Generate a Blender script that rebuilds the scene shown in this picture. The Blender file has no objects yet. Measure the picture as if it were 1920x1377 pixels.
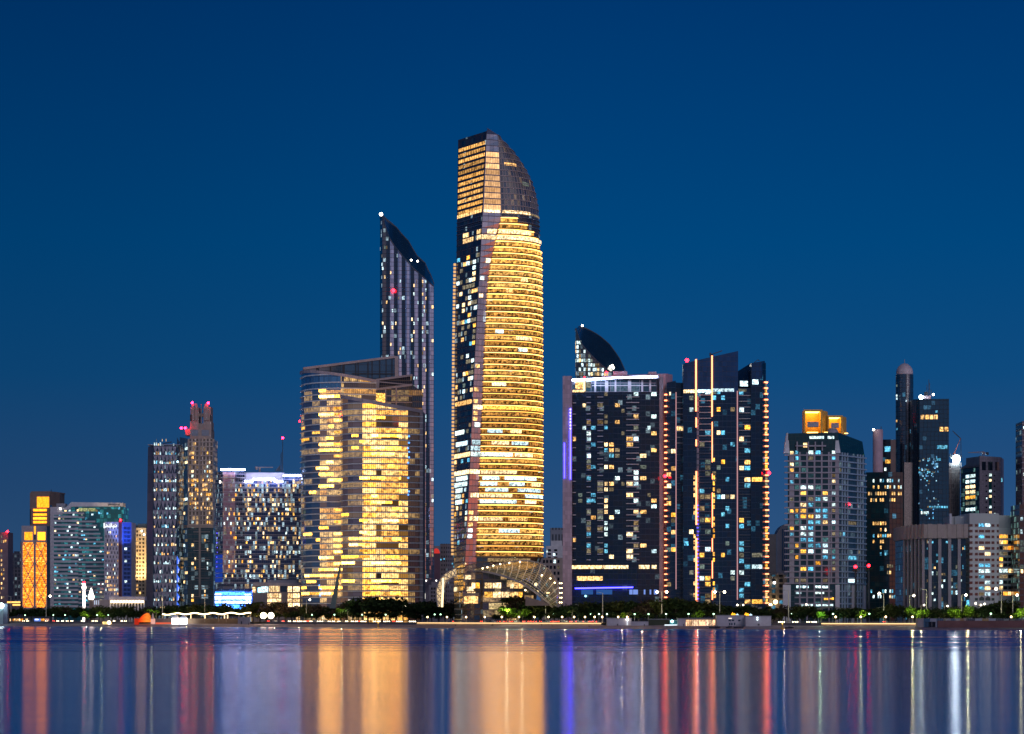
import bpy, math, random
from mathutils import Vector
random.seed(11)
R = random.random
scene = bpy.context.scene
COL = scene.collection
F, CX, HY, H, G = 4470.0, 960.0, 1160.0, 6.3, 3.5     # focal length in photo px, centre, horizon row, eye height, land level
def s2l(c): return tuple((v/12.92 if v <= .04045 else ((v+.055)/1.055)**2.4) for v in (x/255 for x in c))
# ---------------------------------------------------------------- camera
cam = bpy.data.cameras.new('camera'); camo = bpy.data.objects.new('camera', cam); COL.objects.link(camo)
camo.location = (0, 0, H); camo.rotation_euler = (math.pi/2, 0, 0)
cam.sensor_width = 36; cam.lens = 36*F/1920; cam.shift_y = (HY-688.5)/1920; cam.clip_end = 30000; cam.clip_start = 1
scene.camera = camo
scene.view_settings.view_transform = 'Standard'; scene.view_settings.look = 'None'
scene.view_settings.exposure = 0; scene.view_settings.gamma = 1
scene.cycles.use_denoising = True
scene.cycles.max_bounces = 5; scene.cycles.diffuse_bounces = 2; scene.cycles.glossy_bounces = 3
scene.cycles.sample_clamp_indirect = 6
# ---------------------------------------------------------------- node helpers
def nd(nt, t, **kw):
    n = nt.nodes.new(t)
    for k, v in kw.items():
        if k.startswith('i_'):
            k = k[2:]; k = int(k) if k.isdigit() else k.replace('_', ' ')
            if hasattr(v, 'is_linked'): nt.links.new(v, n.inputs[k])
            else: n.inputs[k].default_value = v
        else: setattr(n, k, v)
    return n
def mt(nt, op, a, b=0.0, c=0.0, clamp=False):
    n = nd(nt, 'ShaderNodeMath', operation=op, use_clamp=clamp)
    for i, v in enumerate((a, b, c)):
        if hasattr(v, 'is_linked'): nt.links.new(v, n.inputs[i])
        else: n.inputs[i].default_value = v
    return n.outputs[0]
def vm(nt, op, a, b=None, s=None):
    n = nd(nt, 'ShaderNodeVectorMath', operation=op)
    for i, v in enumerate((a, b)):
        if v is None: continue
        if hasattr(v, 'is_linked'): nt.links.new(v, n.inputs[i])
        else: n.inputs[i].default_value = v
    if s is not None:
        if hasattr(s, 'is_linked'): nt.links.new(s, n.inputs['Scale'])
        else: n.inputs['Scale'].default_value = s
    return n.outputs['Value'] if op in ('DOT_PRODUCT', 'LENGTH') else n.outputs[0]
def mixc(nt, f, a, b, mode='MIX'):
    n = nd(nt, 'ShaderNodeMix', data_type='RGBA', blend_type=mode)
    for i, v in ((0, f), (6, a), (7, b)):
        if hasattr(v, 'is_linked'): nt.links.new(v, n.inputs[i])
        else: n.inputs[i].default_value = (*v, 1) if isinstance(v, tuple) and len(v) == 3 else v
    return n.outputs[2]
def ramp(nt, f, stops, interp='LINEAR'):
    n = nd(nt, 'ShaderNodeValToRGB', i_0=f); cr = n.color_ramp; cr.interpolation = interp
    while len(cr.elements) < len(stops): cr.elements.new(.5)
    for e, (p, c) in zip(cr.elements, stops): e.position = p; e.color = (*c, 1) if len(c) == 3 else c
    return n.outputs[0]
# ---------------------------------------------------------------- sky after sunset: blue ahead, a red afterglow low behind the camera
world = bpy.data.worlds.new('World'); scene.world = world; world.use_nodes = True
nt = world.node_tree; nt.nodes.clear()
dirv = vm(nt, 'NORMALIZE', nd(nt, 'ShaderNodeTexCoord').outputs['Generated'])
sx = nd(nt, 'ShaderNodeSeparateXYZ', i_0=dirv)
el = mt(nt, 'MULTIPLY', mt(nt, 'MAXIMUM', sx.outputs[2], 0.0), 2.0)
front = ramp(nt, el, [(0.0, s2l((62, 86, 130))), (.05, s2l((46, 82, 124))), (.11, s2l((36, 76, 122))), (.2, s2l((14, 73, 124))), (.31, s2l((0, 69, 123))),
                      (.40, s2l((0, 62, 117))), (.50, s2l((0, 54, 109))), (1, s2l((0, 40, 84)))])
back = ramp(nt, el, [(0.0, (.95, .20, .10)), (.05, (.80, .26, .17)), (.13, (.52, .33, .36)), (.25, (.40, .36, .50)), (.45, (.20, .26, .44)), (1, (.03, .09, .22))])
GL = Vector((.58, -.815, 0)).normalized()
side = nd(nt, 'ShaderNodeMapRange', interpolation_type='SMOOTHSTEP', i_0=sx.outputs[0], i_1=-.24, i_2=.06, i_3=.80, i_4=1.03).outputs[0]
front = vm(nt, 'SCALE', front, s=side)
az = vm(nt, 'DOT_PRODUCT', dirv, tuple(GL))
gf = nd(nt, 'ShaderNodeMapRange', interpolation_type='SMOOTHERSTEP', i_0=az, i_1=.88, i_2=1.0).outputs[0]
bk = nd(nt, 'ShaderNodeMapRange', interpolation_type='SMOOTHSTEP', i_0=mt(nt, 'MULTIPLY', sx.outputs[1], -1.0), i_1=-.1, i_2=.8).outputs[0]
soft = mixc(nt, bk, front, mixc(nt, .55, front, (.16, .22, .38)))
colw = mixc(nt, gf, soft, back)
bg = nd(nt, 'ShaderNodeBackground', i_0=colw, i_1=1.0)
nt.links.new(bg.outputs[0], nd(nt, 'ShaderNodeOutputWorld').inputs[0])
# added soft fill lamp, high behind the camera, that brightens the walls
sun = bpy.data.lights.new('sun', 'SUN'); sun.energy = .52; sun.angle = math.radians(24); sun.color = (.94, .86, 1)
dusk_fill_ob = bpy.data.objects.new('sun', sun); COL.objects.link(dusk_fill_ob)
dusk_fill_ob.rotation_euler = (-(Vector((.25, -.95, .55)).normalized())).to_track_quat('-Z', 'Y').to_euler()
# ---------------------------------------------------------------- mapping, meshes, things
def X(px, Y): return (px-CX)/F*Y
def Zp(py, Y): return H+(HY-py)/F*Y
def P(px, py, Y): return Vector((X(px, Y), Y, Zp(py, Y)))
WLOC = {}
class MB:
    def __init__(s): s.v = []; s.f = []; s.uv = []; s.m = []
    def face(s, pts, uv=None, m=0):
        i = len(s.v); s.v += [Vector(p) for p in pts]; s.f.append(tuple(range(i, i+len(pts))))
        s.uv.append(uv or [(p[0], p[2]) for p in pts]); s.m.append(m); return s
    def box(s, x0, x1, y0, y1, z0, z1, m=0, bottom=False):
        c = [Vector((x, y, z)) for z in (z0, z1) for y in (y0, y1) for x in (x0, x1)]
        for q in ((0, 1, 5, 4), (1, 3, 7, 5), (3, 2, 6, 7), (2, 0, 4, 6), (4, 5, 7, 6)) + (((0, 2, 3, 1),) if bottom else ()):
            pts = [c[k] for k in q]
            s.face(pts, [((p.x if q in ((0, 1, 5, 4), (3, 2, 6, 7), (4, 5, 7, 6)) else p.y), p.z) for p in pts], m)
        return s
    def bar(s, a, b, w, h=None, m=0):
        a = Vector(a); b = Vector(b); d = (b-a).normalized(); h = h or w
        up = Vector((0, 0, 1)) if abs(d.z) < .95 else Vector((0, 1, 0))
        r = d.cross(up).normalized(); u = r.cross(d)
        o = [r*(-w/2)-u*(h/2), r*(w/2)-u*(h/2), r*(w/2)+u*(h/2), r*(-w/2)+u*(h/2)]
        A = [a+k for k in o]; B = [b+k for k in o]
        for i in range(4): s.face([A[i], A[(i+1) % 4], B[(i+1) % 4], B[i]], None, m)
        s.face(A[::-1], None, m); s.face(B, None, m); return s
    def lathe(s, c, prof, n=12, m=0, axis='z', a0=0, a1=2*math.pi):
        # prof: (radius, height) pairs
        def q(r, h, a):
            if axis == 'z': return Vector((c[0]+r*math.cos(a), c[1]+r*math.sin(a), c[2]+h))
            return Vector((c[0]+h, c[1]+r*math.cos(a), c[2]+r*math.sin(a)))
        for (r0, h0), (r1, h1) in zip(prof, prof[1:]):
            for k in range(n):
                b0 = a0+(a1-a0)*k/n; b1 = a0+(a1-a0)*(k+1)/n
                pts = [q(r0, h0, b0), q(r0, h0, b1), q(r1, h1, b1), q(r1, h1, b0)]
                rr = max(r0, r1)
                s.face(pts, [(b0*rr, c[2]+h0), (b1*rr, c[2]+h0), (b1*rr, c[2]+h1), (b0*rr, c[2]+h1)], m)
        return s
    def sphere(s, c, r, n=8, k=5, m=0):
        return s.lathe(c, [(max(r*math.sin(math.pi*i/k), .001), -r*math.cos(math.pi*i/k)) for i in range(k+1)], n, m)
    def prism(s, pts, z0, z1, m=0, cap=True):
        n = len(pts); zt = z1 if isinstance(z1, (list, tuple)) else [z1]*n; u = 0
        for i in range(n):
            a, b = pts[i], pts[(i+1) % n]; L = math.hypot(b[0]-a[0], b[1]-a[1])
            s.face([(a[0], a[1], z0), (b[0], b[1], z0), (b[0], b[1], zt[(i+1) % n]), (a[0], a[1], zt[i])],
                   [(u, z0), (u+L, z0), (u+L, zt[(i+1) % n]), (u, zt[i])], m); u += L
        if cap: s.face([(p[0], p[1], z) for p, z in zip(pts, zt)], None, m)
        return s
    def build(s, name, mats, parent=None, smooth=False, origin=None):
        if not isinstance(mats, (list, tuple)): mats = [mats]
        xs = [p.x for p in s.v]; ys = [p.y for p in s.v]; zs = [p.z for p in s.v]
        o = Vector(origin) if origin is not None else Vector(((min(xs)+max(xs))/2, (min(ys)+max(ys))/2, min(zs)))
        me = bpy.data.meshes.new(name); me.from_pydata([p-o for p in s.v], [], s.f)
        for m in mats: me.materials.append(m)
        if len(mats) > 1: me.polygons.foreach_set('material_index', s.m)
        ul = me.uv_layers.new(name='UVMap'); ul.data.foreach_set('uv', [c for f in s.uv for t in f for c in t])
        if smooth: me.polygons.foreach_set('use_smooth', [True]*len(s.f))
        me.update()
        ob = bpy.data.objects.new(name, me); COL.objects.link(ob); WLOC[ob] = o
        if parent is not None: ob.parent = parent; ob.location = o-WLOC[parent]
        else: ob.location = o
        return ob
def tag(o, label, cat, group=None):
    if not 4 <= len(label.split()) <= 16 and label != 'x': print('LABEL', len(label.split()), label)
    o['label'] = label; o['category'] = cat
    if group: o['group'] = group
    return o
def thing(name, label, cat, loc, group=None):
    o = bpy.data.objects.new(name, None); COL.objects.link(o); o.location = loc; o.empty_display_size = 2
    WLOC[o] = Vector(loc); return tag(o, label, cat, group)
def struct(o, kind='structure'): o['kind'] = kind; return o
def copy_tree(o, loc=None, parent=None, rot=None, scale=None):
    c = o.copy(); COL.objects.link(c)
    if parent is not None: c.parent = parent
    if loc is not None: c.location = loc; WLOC[c] = Vector(loc)
    if rot is not None: c.rotation_euler = rot
    if scale is not None: c.scale = scale
    for ch in o.children: copy_tree(ch, parent=c)
    return c
def polyx(px, tab):
    if px <= tab[0][0]: return tab[0][1]
    for (a, va), (b, vb) in zip(tab, tab[1:]):
        if px <= b: return va+(vb-va)*(px-a)/(b-a)
    return tab[-1][1]
# a vertical surface: fun(u, z) -> plan position; strips of it are built at an offset along its outward normal
class Surf:
    def __init__(s, fun, L, br=(), z0=G, z1=0): s.fun = fun; s.L = L; s.br = sorted(br); s.z0 = z0; s.z1 = z1
    def pt(s, u, z, o=0.0):
        p = s.fun(u, z)
        if o:
            e = s.L*1e-3; a = s.fun(u-e, z); b = s.fun(u+e, z); dx, dy = b[0]-a[0], b[1]-a[1]; l = math.hypot(dx, dy) or 1
            return Vector((p[0]+dy/l*o, p[1]-dx/l*o, z))
        return Vector((p[0], p[1], z))
    def strip(s, mb, u0, u1, z0, z1, o0=0.0, o1=None, m=0, ztop=None):
        us = [u0]+[b for b in s.br if u0+1e-6 < b < u1-1e-6]+[u1]
        for a, b in zip(us, us[1:]):
            za, zb = (z1, z1) if ztop is None else (ztop(a), ztop(b))
            if o1 is None:
                mb.face([s.pt(a, z0, o0), s.pt(b, z0, o0), s.pt(b, zb, o0), s.pt(a, za, o0)], [(a, z0), (b, z0), (b, zb), (a, za)], m)
            else:
                A = [s.pt(a, z0, o0), s.pt(a, z0, o1), s.pt(a, za, o1), s.pt(a, za, o0)]
                B = [s.pt(b, z0, o0), s.pt(b, z0, o1), s.pt(b, zb, o1), s.pt(b, zb, o0)]
                mb.face([A[1], B[1], B[2], A[2]], [(a, z0), (b, z0), (b, zb), (a, za)], m)
                mb.face([A[2], B[2], B[3], A[3]], None, m); mb.face([A[0], B[0], B[1], A[1]], None, m)
                if a == u0: mb.face([A[0], A[1], A[2], A[3]], None, m)
                if b == u1: mb.face([B[1], B[0], B[3], B[2]], None, m)
        return mb
def wall(pts, z1=0):
    """pts: (px, Y) from left to right -> straight-segment surface, u in metres"""
    q = [(X(p, y), y) for p, y in pts]; cum = [0]
    for a, b in zip(q, q[1:]): cum.append(cum[-1]+math.hypot(b[0]-a[0], b[1]-a[1]))
    def fun(u, z):
        for i in range(len(q)-1):
            if u <= cum[i+1] or i == len(q)-2:
                t = (u-cum[i])/(cum[i+1]-cum[i]); return (q[i][0]+(q[i+1][0]-q[i][0])*t, q[i][1]+(q[i+1][1]-q[i][1])*t)
    S = Surf(fun, cum[-1], cum[1:-1], G, z1); S.q = q; S.cum = cum
    def upx(px):
        for i in range(len(q)-1):
            a, b = pts[i][0], pts[i+1][0]
            if px <= b or i == len(q)-2:
                # intersection of the sight line with the segment
                k = (px-CX)/F; x0, y0 = q[i]; dx, dy = q[i+1][0]-x0, q[i+1][1]-y0
                t = (k*y0-x0)/(dx-k*dy); return cum[i]+t*(cum[i+1]-cum[i])
    S.upx = upx; return S
# ---------------------------------------------------------------- materials
def newmat(name):
    m = bpy.data.materials.new(name); m.use_nodes = True; m.node_tree.nodes.clear(); return m, m.node_tree
def out(nt, sh): nt.links.new(sh, nd(nt, 'ShaderNodeOutputMaterial').inputs[0])
def plain(name, c, rough=.7, metal=0.0, var=.25, scale=.15, spec=.5):
    m, nt = newmat(name)
    tc = nd(nt, 'ShaderNodeTexCoord').outputs['Object']
    nz = nd(nt, 'ShaderNodeTexNoise', i_Vector=tc, i_Scale=scale, i_Detail=6.0, i_Roughness=.65).outputs[0]
    a = tuple(x*(1-var) for x in c); b = tuple(min(x*(1+var), 1) for x in c)
    cc = ramp(nt, nz, [(.25, a), (.75, b)])
    b_ = nd(nt, 'ShaderNodeBsdfPrincipled', i_Base_Color=cc, i_Roughness=rough, i_Metallic=metal); b_.inputs['Specular IOR Level'].default_value = spec
    out(nt, b_.outputs[0]); return m
def emit(name, c, s, auto=False):
    m, nt = newmat(name); e = nd(nt, 'ShaderNodeEmission', i_0=(*c, 1), i_1=s); out(nt, e.outputs[0])
    m.cycles.emission_sampling = 'AUTO' if auto else 'NONE'; return m
def lit(name, c, s, clutter=.6, c2=None, stripe=0.0, sc=.8):
    """a lit window: the room behind the pane, with its furniture, curtains and ceiling lamps as an uneven glow"""
    m, nt = newmat(name)
    tc = nd(nt, 'ShaderNodeTexCoord').outputs['Object']; ri = nd(nt, 'ShaderNodeObjectInfo').outputs['Random']
    pv = nd(nt, 'ShaderNodeVectorMath', operation='ADD', i_0=tc, i_1=nd(nt, 'ShaderNodeCombineXYZ', i_0=mt(nt, 'MULTIPLY', ri, 90.0), i_1=mt(nt, 'MULTIPLY', ri, 37.0)).outputs[0]).outputs[0]
    nz = nd(nt, 'ShaderNodeTexNoise', i_Vector=pv, i_Scale=sc, i_Detail=3.0, i_Roughness=.6).outputs[0]
    k = nd(nt, 'ShaderNodeMapRange', i_0=nz, i_1=.38, i_2=.62, i_3=1-clutter, i_4=1.0+clutter*.5).outputs[0]
    if stripe:
        sxx = nd(nt, 'ShaderNodeSeparateXYZ', i_0=pv).outputs[0]
        w = mt(nt, 'GREATER_THAN', mt(nt, 'FRACT', mt(nt, 'MULTIPLY', sxx, .62)), .25)
        k = mt(nt, 'MULTIPLY', k, mt(nt, 'ADD', mt(nt, 'MULTIPLY', w, stripe), 1-stripe))
    rb = nd(nt, 'ShaderNodeMapRange', i_0=ri, i_3=.55, i_4=1.3).outputs[0]
    cc = mixc(nt, mt(nt, 'FRACT', mt(nt, 'MULTIPLY', ri, 7.31)), c, c2 or c)
    e = nd(nt, 'ShaderNodeEmission', i_0=cc, i_1=mt(nt, 'MULTIPLY', mt(nt, 'MULTIPLY', k, rb), s)); out(nt, e.outputs[0])
    m.cycles.emission_sampling = 'NONE'; return m
def curtain(name, glass, bw, fh, frame=(.2, .2, .2), mu=.06, sl=.15, litp=.1, warm=(1, .66, .28), cool=(.6, .95, 1), coolp=.3, es=.5,
            rough=.1, ior=1.8, rowvar=.5, tilt=.012, seed=0.0, z0=G, sc=.6, frough=.6, dim=0.0, gmetal=0.0, cm=1, flat=0.0):
    """curtain wall: panes and frames on a bay/storey grid taken from the wall's own UVs (metres)"""
    m, nt = newmat(name)
    uv = nd(nt, 'ShaderNodeTexCoord').outputs['UV']; sp = nd(nt, 'ShaderNodeSeparateXYZ', i_0=uv)
    uu = mt(nt, 'DIVIDE', sp.outputs[0], bw); vv = mt(nt, 'DIVIDE', mt(nt, 'SUBTRACT', sp.outputs[1], z0), fh)
    fu, fv = mt(nt, 'FLOOR', mt(nt, 'DIVIDE', uu, float(cm))), mt(nt, 'FLOOR', vv); cu, cv = mt(nt, 'FRACT', uu), mt(nt, 'FRACT', vv)
    wn = nd(nt, 'ShaderNodeTexWhiteNoise', noise_dimensions='3D', i_Vector=nd(nt, 'ShaderNodeCombineXYZ', i_0=fu, i_1=fv, i_2=seed+.5).outputs[0])
    wr = nd(nt, 'ShaderNodeTexWhiteNoise', noise_dimensions='2D', i_Vector=nd(nt, 'ShaderNodeCombineXYZ', i_0=fv, i_1=seed+3.3).outputs[0]).outputs[0]
    cs = nd(nt, 'ShaderNodeSeparateColor', i_0=wn.outputs[1])
    fm = mt(nt, 'MAXIMUM', mt(nt, 'LESS_THAN', cu, mu), mt(nt, 'LESS_THAN', cv, sl))
    th = mt(nt, 'MULTIPLY', mt(nt, 'ADD', mt(nt, 'MULTIPLY', wr, 2*rowvar), 1-rowvar), litp)
    on = mt(nt, 'LESS_THAN', wn.outputs[0], th)
    nz = nd(nt, 'ShaderNodeTexNoise', i_Vector=uv, i_Scale=sc, i_Detail=3.0, i_Roughness=.65).outputs[0]
    cl = nd(nt, 'ShaderNodeMapRange', i_0=nz, i_1=.36, i_2=.66, i_3=.12, i_4=1.5).outputs[0]
    ec = mixc(nt, mt(nt, 'LESS_THAN', cs.outputs[0], coolp), warm, cool)
    est = mt(nt, 'ADD', mt(nt, 'MULTIPLY', mt(nt, 'MULTIPLY', on, cl), mt(nt, 'MULTIPLY', mt(nt, 'ADD', mt(nt, 'MULTIPLY', mt(nt, 'POWER', cs.outputs[1], 2.0), 1-flat), .25+.45*flat), es)), mt(nt, 'MULTIPLY', cs.outputs[2], dim))
    nrm = vm(nt, 'NORMALIZE', vm(nt, 'ADD', nd(nt, 'ShaderNodeNewGeometry').outputs['Normal'], vm(nt, 'SCALE', vm(nt, 'SUBTRACT', wn.outputs[1], (.5, .5, .5)), s=tilt)))
    gcol = mixc(nt, mt(nt, 'MULTIPLY', cs.outputs[2], .5), glass, tuple(x*.35 for x in glass))
    g = nd(nt, 'ShaderNodeBsdfPrincipled', i_Base_Color=gcol, i_Roughness=rough, i_IOR=ior, i_Normal=nrm, i_Emission_Color=ec, i_Emission_Strength=est, i_Metallic=gmetal)
    nz2 = nd(nt, 'ShaderNodeTexNoise', i_Vector=uv, i_Scale=.08, i_Detail=5.0).outputs[0]
    fr = nd(nt, 'ShaderNodeBsdfPrincipled', i_Base_Color=mixc(nt, nz2, tuple(x*.7 for x in frame), tuple(min(1, x*1.25) for x in frame)), i_Roughness=frough)
    mx = nd(nt, 'ShaderNodeMixShader', i_0=fm, i_1=g.outputs[0], i_2=fr.outputs[0]); out(nt, mx.outputs[0])
    m.cycles.emission_sampling = 'NONE'; return m
WARM, YEL, PALE, COOL, CYAN = (1, .50, .14), (1, .42, .04), (1, .60, .24), (.62, .88, 1), (.14, .62, 1)
LW = lit('warm room light', WARM, 1.9, .8, (1, .58, .22), .45); LY = lit('yellow room light', YEL, 2.0, .75, (1, .50, .1))
LP = lit('pale room light', PALE, 2.6, .75, (1, .74, .42), .35); LC = lit('cool white room light', COOL, 1.9, .8, (.75, .95, .9))
LB = lit('cyan room light', CYAN, 1.2, .85, (.16, .55, .75)); LD = lit('dim room light', (.8, .5, .22), .4, .7, (.4, .55, .5))
LO = lit('orange room light', (1, .26, .015), 1.9, .45, (1, .42, .05))
MIXW = [LW]*4+[LP]*4+[LY]*2+[LC]*3+[LB]*2+[LD]*5; MIXC = [LC]*4+[LB]*5+[LP]*2+[LY]+[LD]*3; MIXG = [LP]*5+[LW]*4+[LY]*2+[LD]*3
CONC = plain('pinkish concrete', (.42, .36, .36)); BEIGE = plain('beige stone cladding', (.40, .33, .27)); GREY = plain('grey panel cladding', (.30, .29, .31))
WHITE = plain('off white cladding', (.62, .60, .60)); DARK = plain('dark metal', (.03, .035, .045), .4); STEEL = plain('grey steel', (.25, .26, .28), .4, .6)
SLABW = plain('pale painted slab edge', (.55, .50, .48), .5); NAVY = plain('navy metal cladding', (.02, .04, .09), .25); BROWN = plain('brown stone cladding', (.20, .14, .12))
PINK = plain('rose tiled cladding', (.55, .38, .42), .45); BLACKG = plain('black glass', (.012, .02, .035), .08, 0, .2, .15, .9)
RED = emit('red aviation lamp', (1, .006, .012), 34, True); RED2 = emit('rosy aviation lamp', (1, .006, .03), 50, True); WLAMP = emit('white lamp', (1, .93, .8), 9, True); BLUELED = emit('blue light strip', (.035, .03, 1), 16)
ORLED = emit('orange light strip', (1, .24, .10), 5); WLED = emit('white light strip', (.50, .60, 1), 30); CWLAMP = emit('cold floodlight', (.65, .88, 1), 45, True)
WARMLAMP = emit('warm lamp globe', (1, .72, .36), 9, True); PINKLED = emit('pink light strip', (1, .45, .5), .5); GREENLAMP = emit('greenish lamp', (.55, 1, .6), 6, True)
# ---------------------------------------------------------------- parts shared by the towers
def lamp(T, p, r=.9, m=None, name='aviation_light'): return MB().sphere(p, r, 8, 6).build(name, m or RED, T, True)
class WinBag:
    """collects lit windows of one tower: the 100 largest become window parts, the rest one part"""
    def __init__(s): s.w = []
    def add(s, S, u0, u1, z0, z1, m, o=.12, area=None): s.w.append(((area or abs((u1-u0)*(z1-z0))), S, u0, u1, z0, z1, m, o))
    def grid(s, S, us, zs, prob, pal, fh, hb=.18, ht=.08, gap=.1, o=.12, span=(1, 1)):
        for z in zs:
            i = 0
            while i < len(us)-1:
                n = random.randint(*span); j = min(i+n, len(us)-1)
                pr = prob(us[i], z) if callable(prob) else prob
                if R() < pr:
                    m = random.choice(pal) if isinstance(pal, list) else pal(us[i], z)
                    s.add(S, us[i]+gap, us[j]-gap, z+fh*hb, z+fh*(1-ht), m, o)
                i = j
    def done(s, T, name='window', lim=100):
        s.w.sort(key=lambda a: -a[0]); rest = {}
        for k, (ar, S, u0, u1, z0, z1, m, o) in enumerate(s.w):
            if k < lim: S.strip(MB(), u0, u1, z0, z1, o-.1, o).build(name, m, T)
            else: rest.setdefault(m, MB()); S.strip(rest[m], u0, u1, z0, z1, o-.1, o)
        if rest:
            mb = MB(); ms = list(rest)
            for i, m in enumerate(ms):
                b = rest[m]; off = len(mb.v); mb.v += b.v; mb.f += [tuple(q+off for q in f) for f in b.f]; mb.uv += b.uv; mb.m += [i]*len(b.f)
            mb.build('smaller_windows', ms, T)['kind'] = 'stuff'
def body(T, pts, D, ztop, m, name='facade', z0=G-1, cap=True):
    """closed prism: visible front polyline (px, Y) plus a back wall D metres behind"""
    q = [(X(p, y), y) for p, y in pts]; zt = ztop if isinstance(ztop, list) else [ztop]*len(q)
    yb = max(y for _, y in q)+D
    full = q+[(q[-1][0], yb), (q[0][0], yb)]; zz = zt+[zt[-1], zt[0]]
    return MB().prism(full, z0, zz, 0, cap).build(name, m, T)
def slabs(T, S, zs, h, d, m, u0=0, u1=None, name='floor_slab', o0=-.2):
    for z in zs: S.strip(MB(), u0, S.L if u1 is None else u1, z, z+h, o0, d).build(name, m, T)
def rng(a, b, s):
    r = []
    while a < b-1e-6: r.append(a); a += s
    return r
def fins(T, S, us, w, d, z0, z1, m, name='fin', o0=-.2):
    for u in us: S.strip(MB(), u-w/2, u+w/2, z0, z1, o0, d).build(name, m, T)
def linspace(a, b, n): return [a+(b-a)*i/n for i in range(n+1)]
ORD = ['first', 'second', 'third', 'fourth', 'fifth', 'sixth', 'seventh', 'eighth', 'ninth', 'tenth', 'eleventh', 'twelfth', 'thirteenth', 'fourteenth', 'fifteenth', 'sixteenth', 'seventeenth', 'eighteenth', 'nineteenth', 'twentieth']
ANCH = [(-200, 86, 'orange lattice tower'), (86, 198, 'teal banded office block'), (198, 274, 'white arcade hall'), (274, 337, 'diamond panelled tower'), (337, 402, 'beige crowned tower'),
        (402, 563, 'blue lit hotel'), (563, 797, 'gold lit curved offices'), (797, 850, 'left glowing canopy'), (850, 1052, 'tallest gold tower'), (1052, 1250, 'dark apartment slab'),
        (1250, 1446, 'tower with orange light strips'), (1446, 1628, 'grey balcony tower'), (1628, 1694, 'green glass block'), (1694, 1812, 'block with stone fins'), (1812, 2200, 'white windowed hotel')]
CNT = {}
def place_words(kind, px):
    """names which one of a row it is: the building it stands in front of and its number from that building's left"""
    for a, b, t in ANCH:
        if a <= px < b: break
    k = CNT.get((kind, t), 0); CNT[(kind, t)] = k+1
    return '%s from left before the %s' % (ORD[k] if k < 20 else 'last', t)
# ================================================================ GROUND AND WATER
SHORE = [(-900, 2650), (-300, 2150), (0, 1950), (500, 1730), (720, 1630), (940, 1490), (1200, 1420), (1450, 1375), (1750, 1300), (2100, 1260), (2900, 1200)]
def shoreY(px): return polyx(px, SHORE)
def water_material():
    m, nt = newmat('sea water')
    pos = nd(nt, 'ShaderNodeNewGeometry').outputs['Position']; sp = nd(nt, 'ShaderNodeSeparateXYZ', i_0=pos)
    def noise(sx_, sy_, det, rough=.6):
        mp = nd(nt, 'ShaderNodeMapping', i_Vector=pos); mp.inputs['Scale'].default_value = (sx_, sy_, 1)
        return nd(nt, 'ShaderNodeTexNoise', i_Vector=mp.outputs[0], i_Scale=1.0, i_Detail=det, i_Roughness=rough).outputs[0]
    big, streak, fine, rip = noise(.0030, .010, 5.0), noise(.004, .055, 5.0, .65), noise(.012, .16, 4.0), noise(.06, .7, 3.0)
    # wind: glassy water near the camera, a ruffled belt beyond about 400 m with calmer slicks in it
    d = mt(nt, 'ADD', sp.outputs[1], mt(nt, 'MULTIPLY', mt(nt, 'SUBTRACT', big, .5), 330.0))
    ruf0 = nd(nt, 'ShaderNodeMapRange', interpolation_type='SMOOTHSTEP', i_0=d, i_1=360.0, i_2=640.0).outputs[0]
    slick = nd(nt, 'ShaderNodeMapRange', interpolation_type='SMOOTHSTEP', i_0=streak, i_1=.40, i_2=.62, i_3=1.0, i_4=.2).outputs[0]
    ruf = mt(nt, 'MULTIPLY', ruf0, slick)
    calm_r = mt(nt, 'ADD', mt(nt, 'MULTIPLY', fine, .05), WATER_R)
    bp = nd(nt, 'ShaderNodeBump', i_Height=rip, i_Strength=.05, i_Distance=.2).outputs[0]; tg = nd(nt, 'ShaderNodeCombineXYZ', i_0=1.0).outputs[0]
    g1 = nd(nt, 'ShaderNodeBsdfAnisotropic', distribution='BECKMANN', i_Color=(1.0, .90, .97, 1), i_Roughness=calm_r, i_Anisotropy=WATER_A, i_Tangent=tg, i_Normal=bp)
    g2 = nd(nt, 'ShaderNodeBsdfAnisotropic', distribution='BECKMANN', i_Color=(.07, .46, .95, 1), i_Roughness=.55, i_Anisotropy=.3, i_Tangent=tg, i_Normal=bp)  # reflection of the higher sky put into the ruffled belt's blue colour
    df = nd(nt, 'ShaderNodeBsdfDiffuse', i_0=(.0, .085, .44, 1))
    m1 = nd(nt, 'ShaderNodeMixShader', i_0=.85, i_1=df.outputs[0], i_2=g1.outputs[0]); m2 = nd(nt, 'ShaderNodeMixShader', i_0=.52, i_1=df.outputs[0], i_2=g2.outputs[0])
    mx = nd(nt, 'ShaderNodeMixShader', i_0=mt(nt, 'MULTIPLY', ruf, .90), i_1=m1.outputs[0], i_2=m2.outputs[0]); out(nt, mx.outputs[0]); return m
WATER_R, WATER_A = .136, .46
mb = MB(); mb.face([(-6000, -400, 0), (6000, -400, 0), (6000, 3600, 0), (-6000, 3600, 0)])
struct(mb.build('sea', water_material()))
SAND = plain('wet sand', (.24, .18, .20), .8, 0, .3, .05); LANDM = plain('city ground', (.10, .095, .09), .9, 0, .4, .02)
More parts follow.
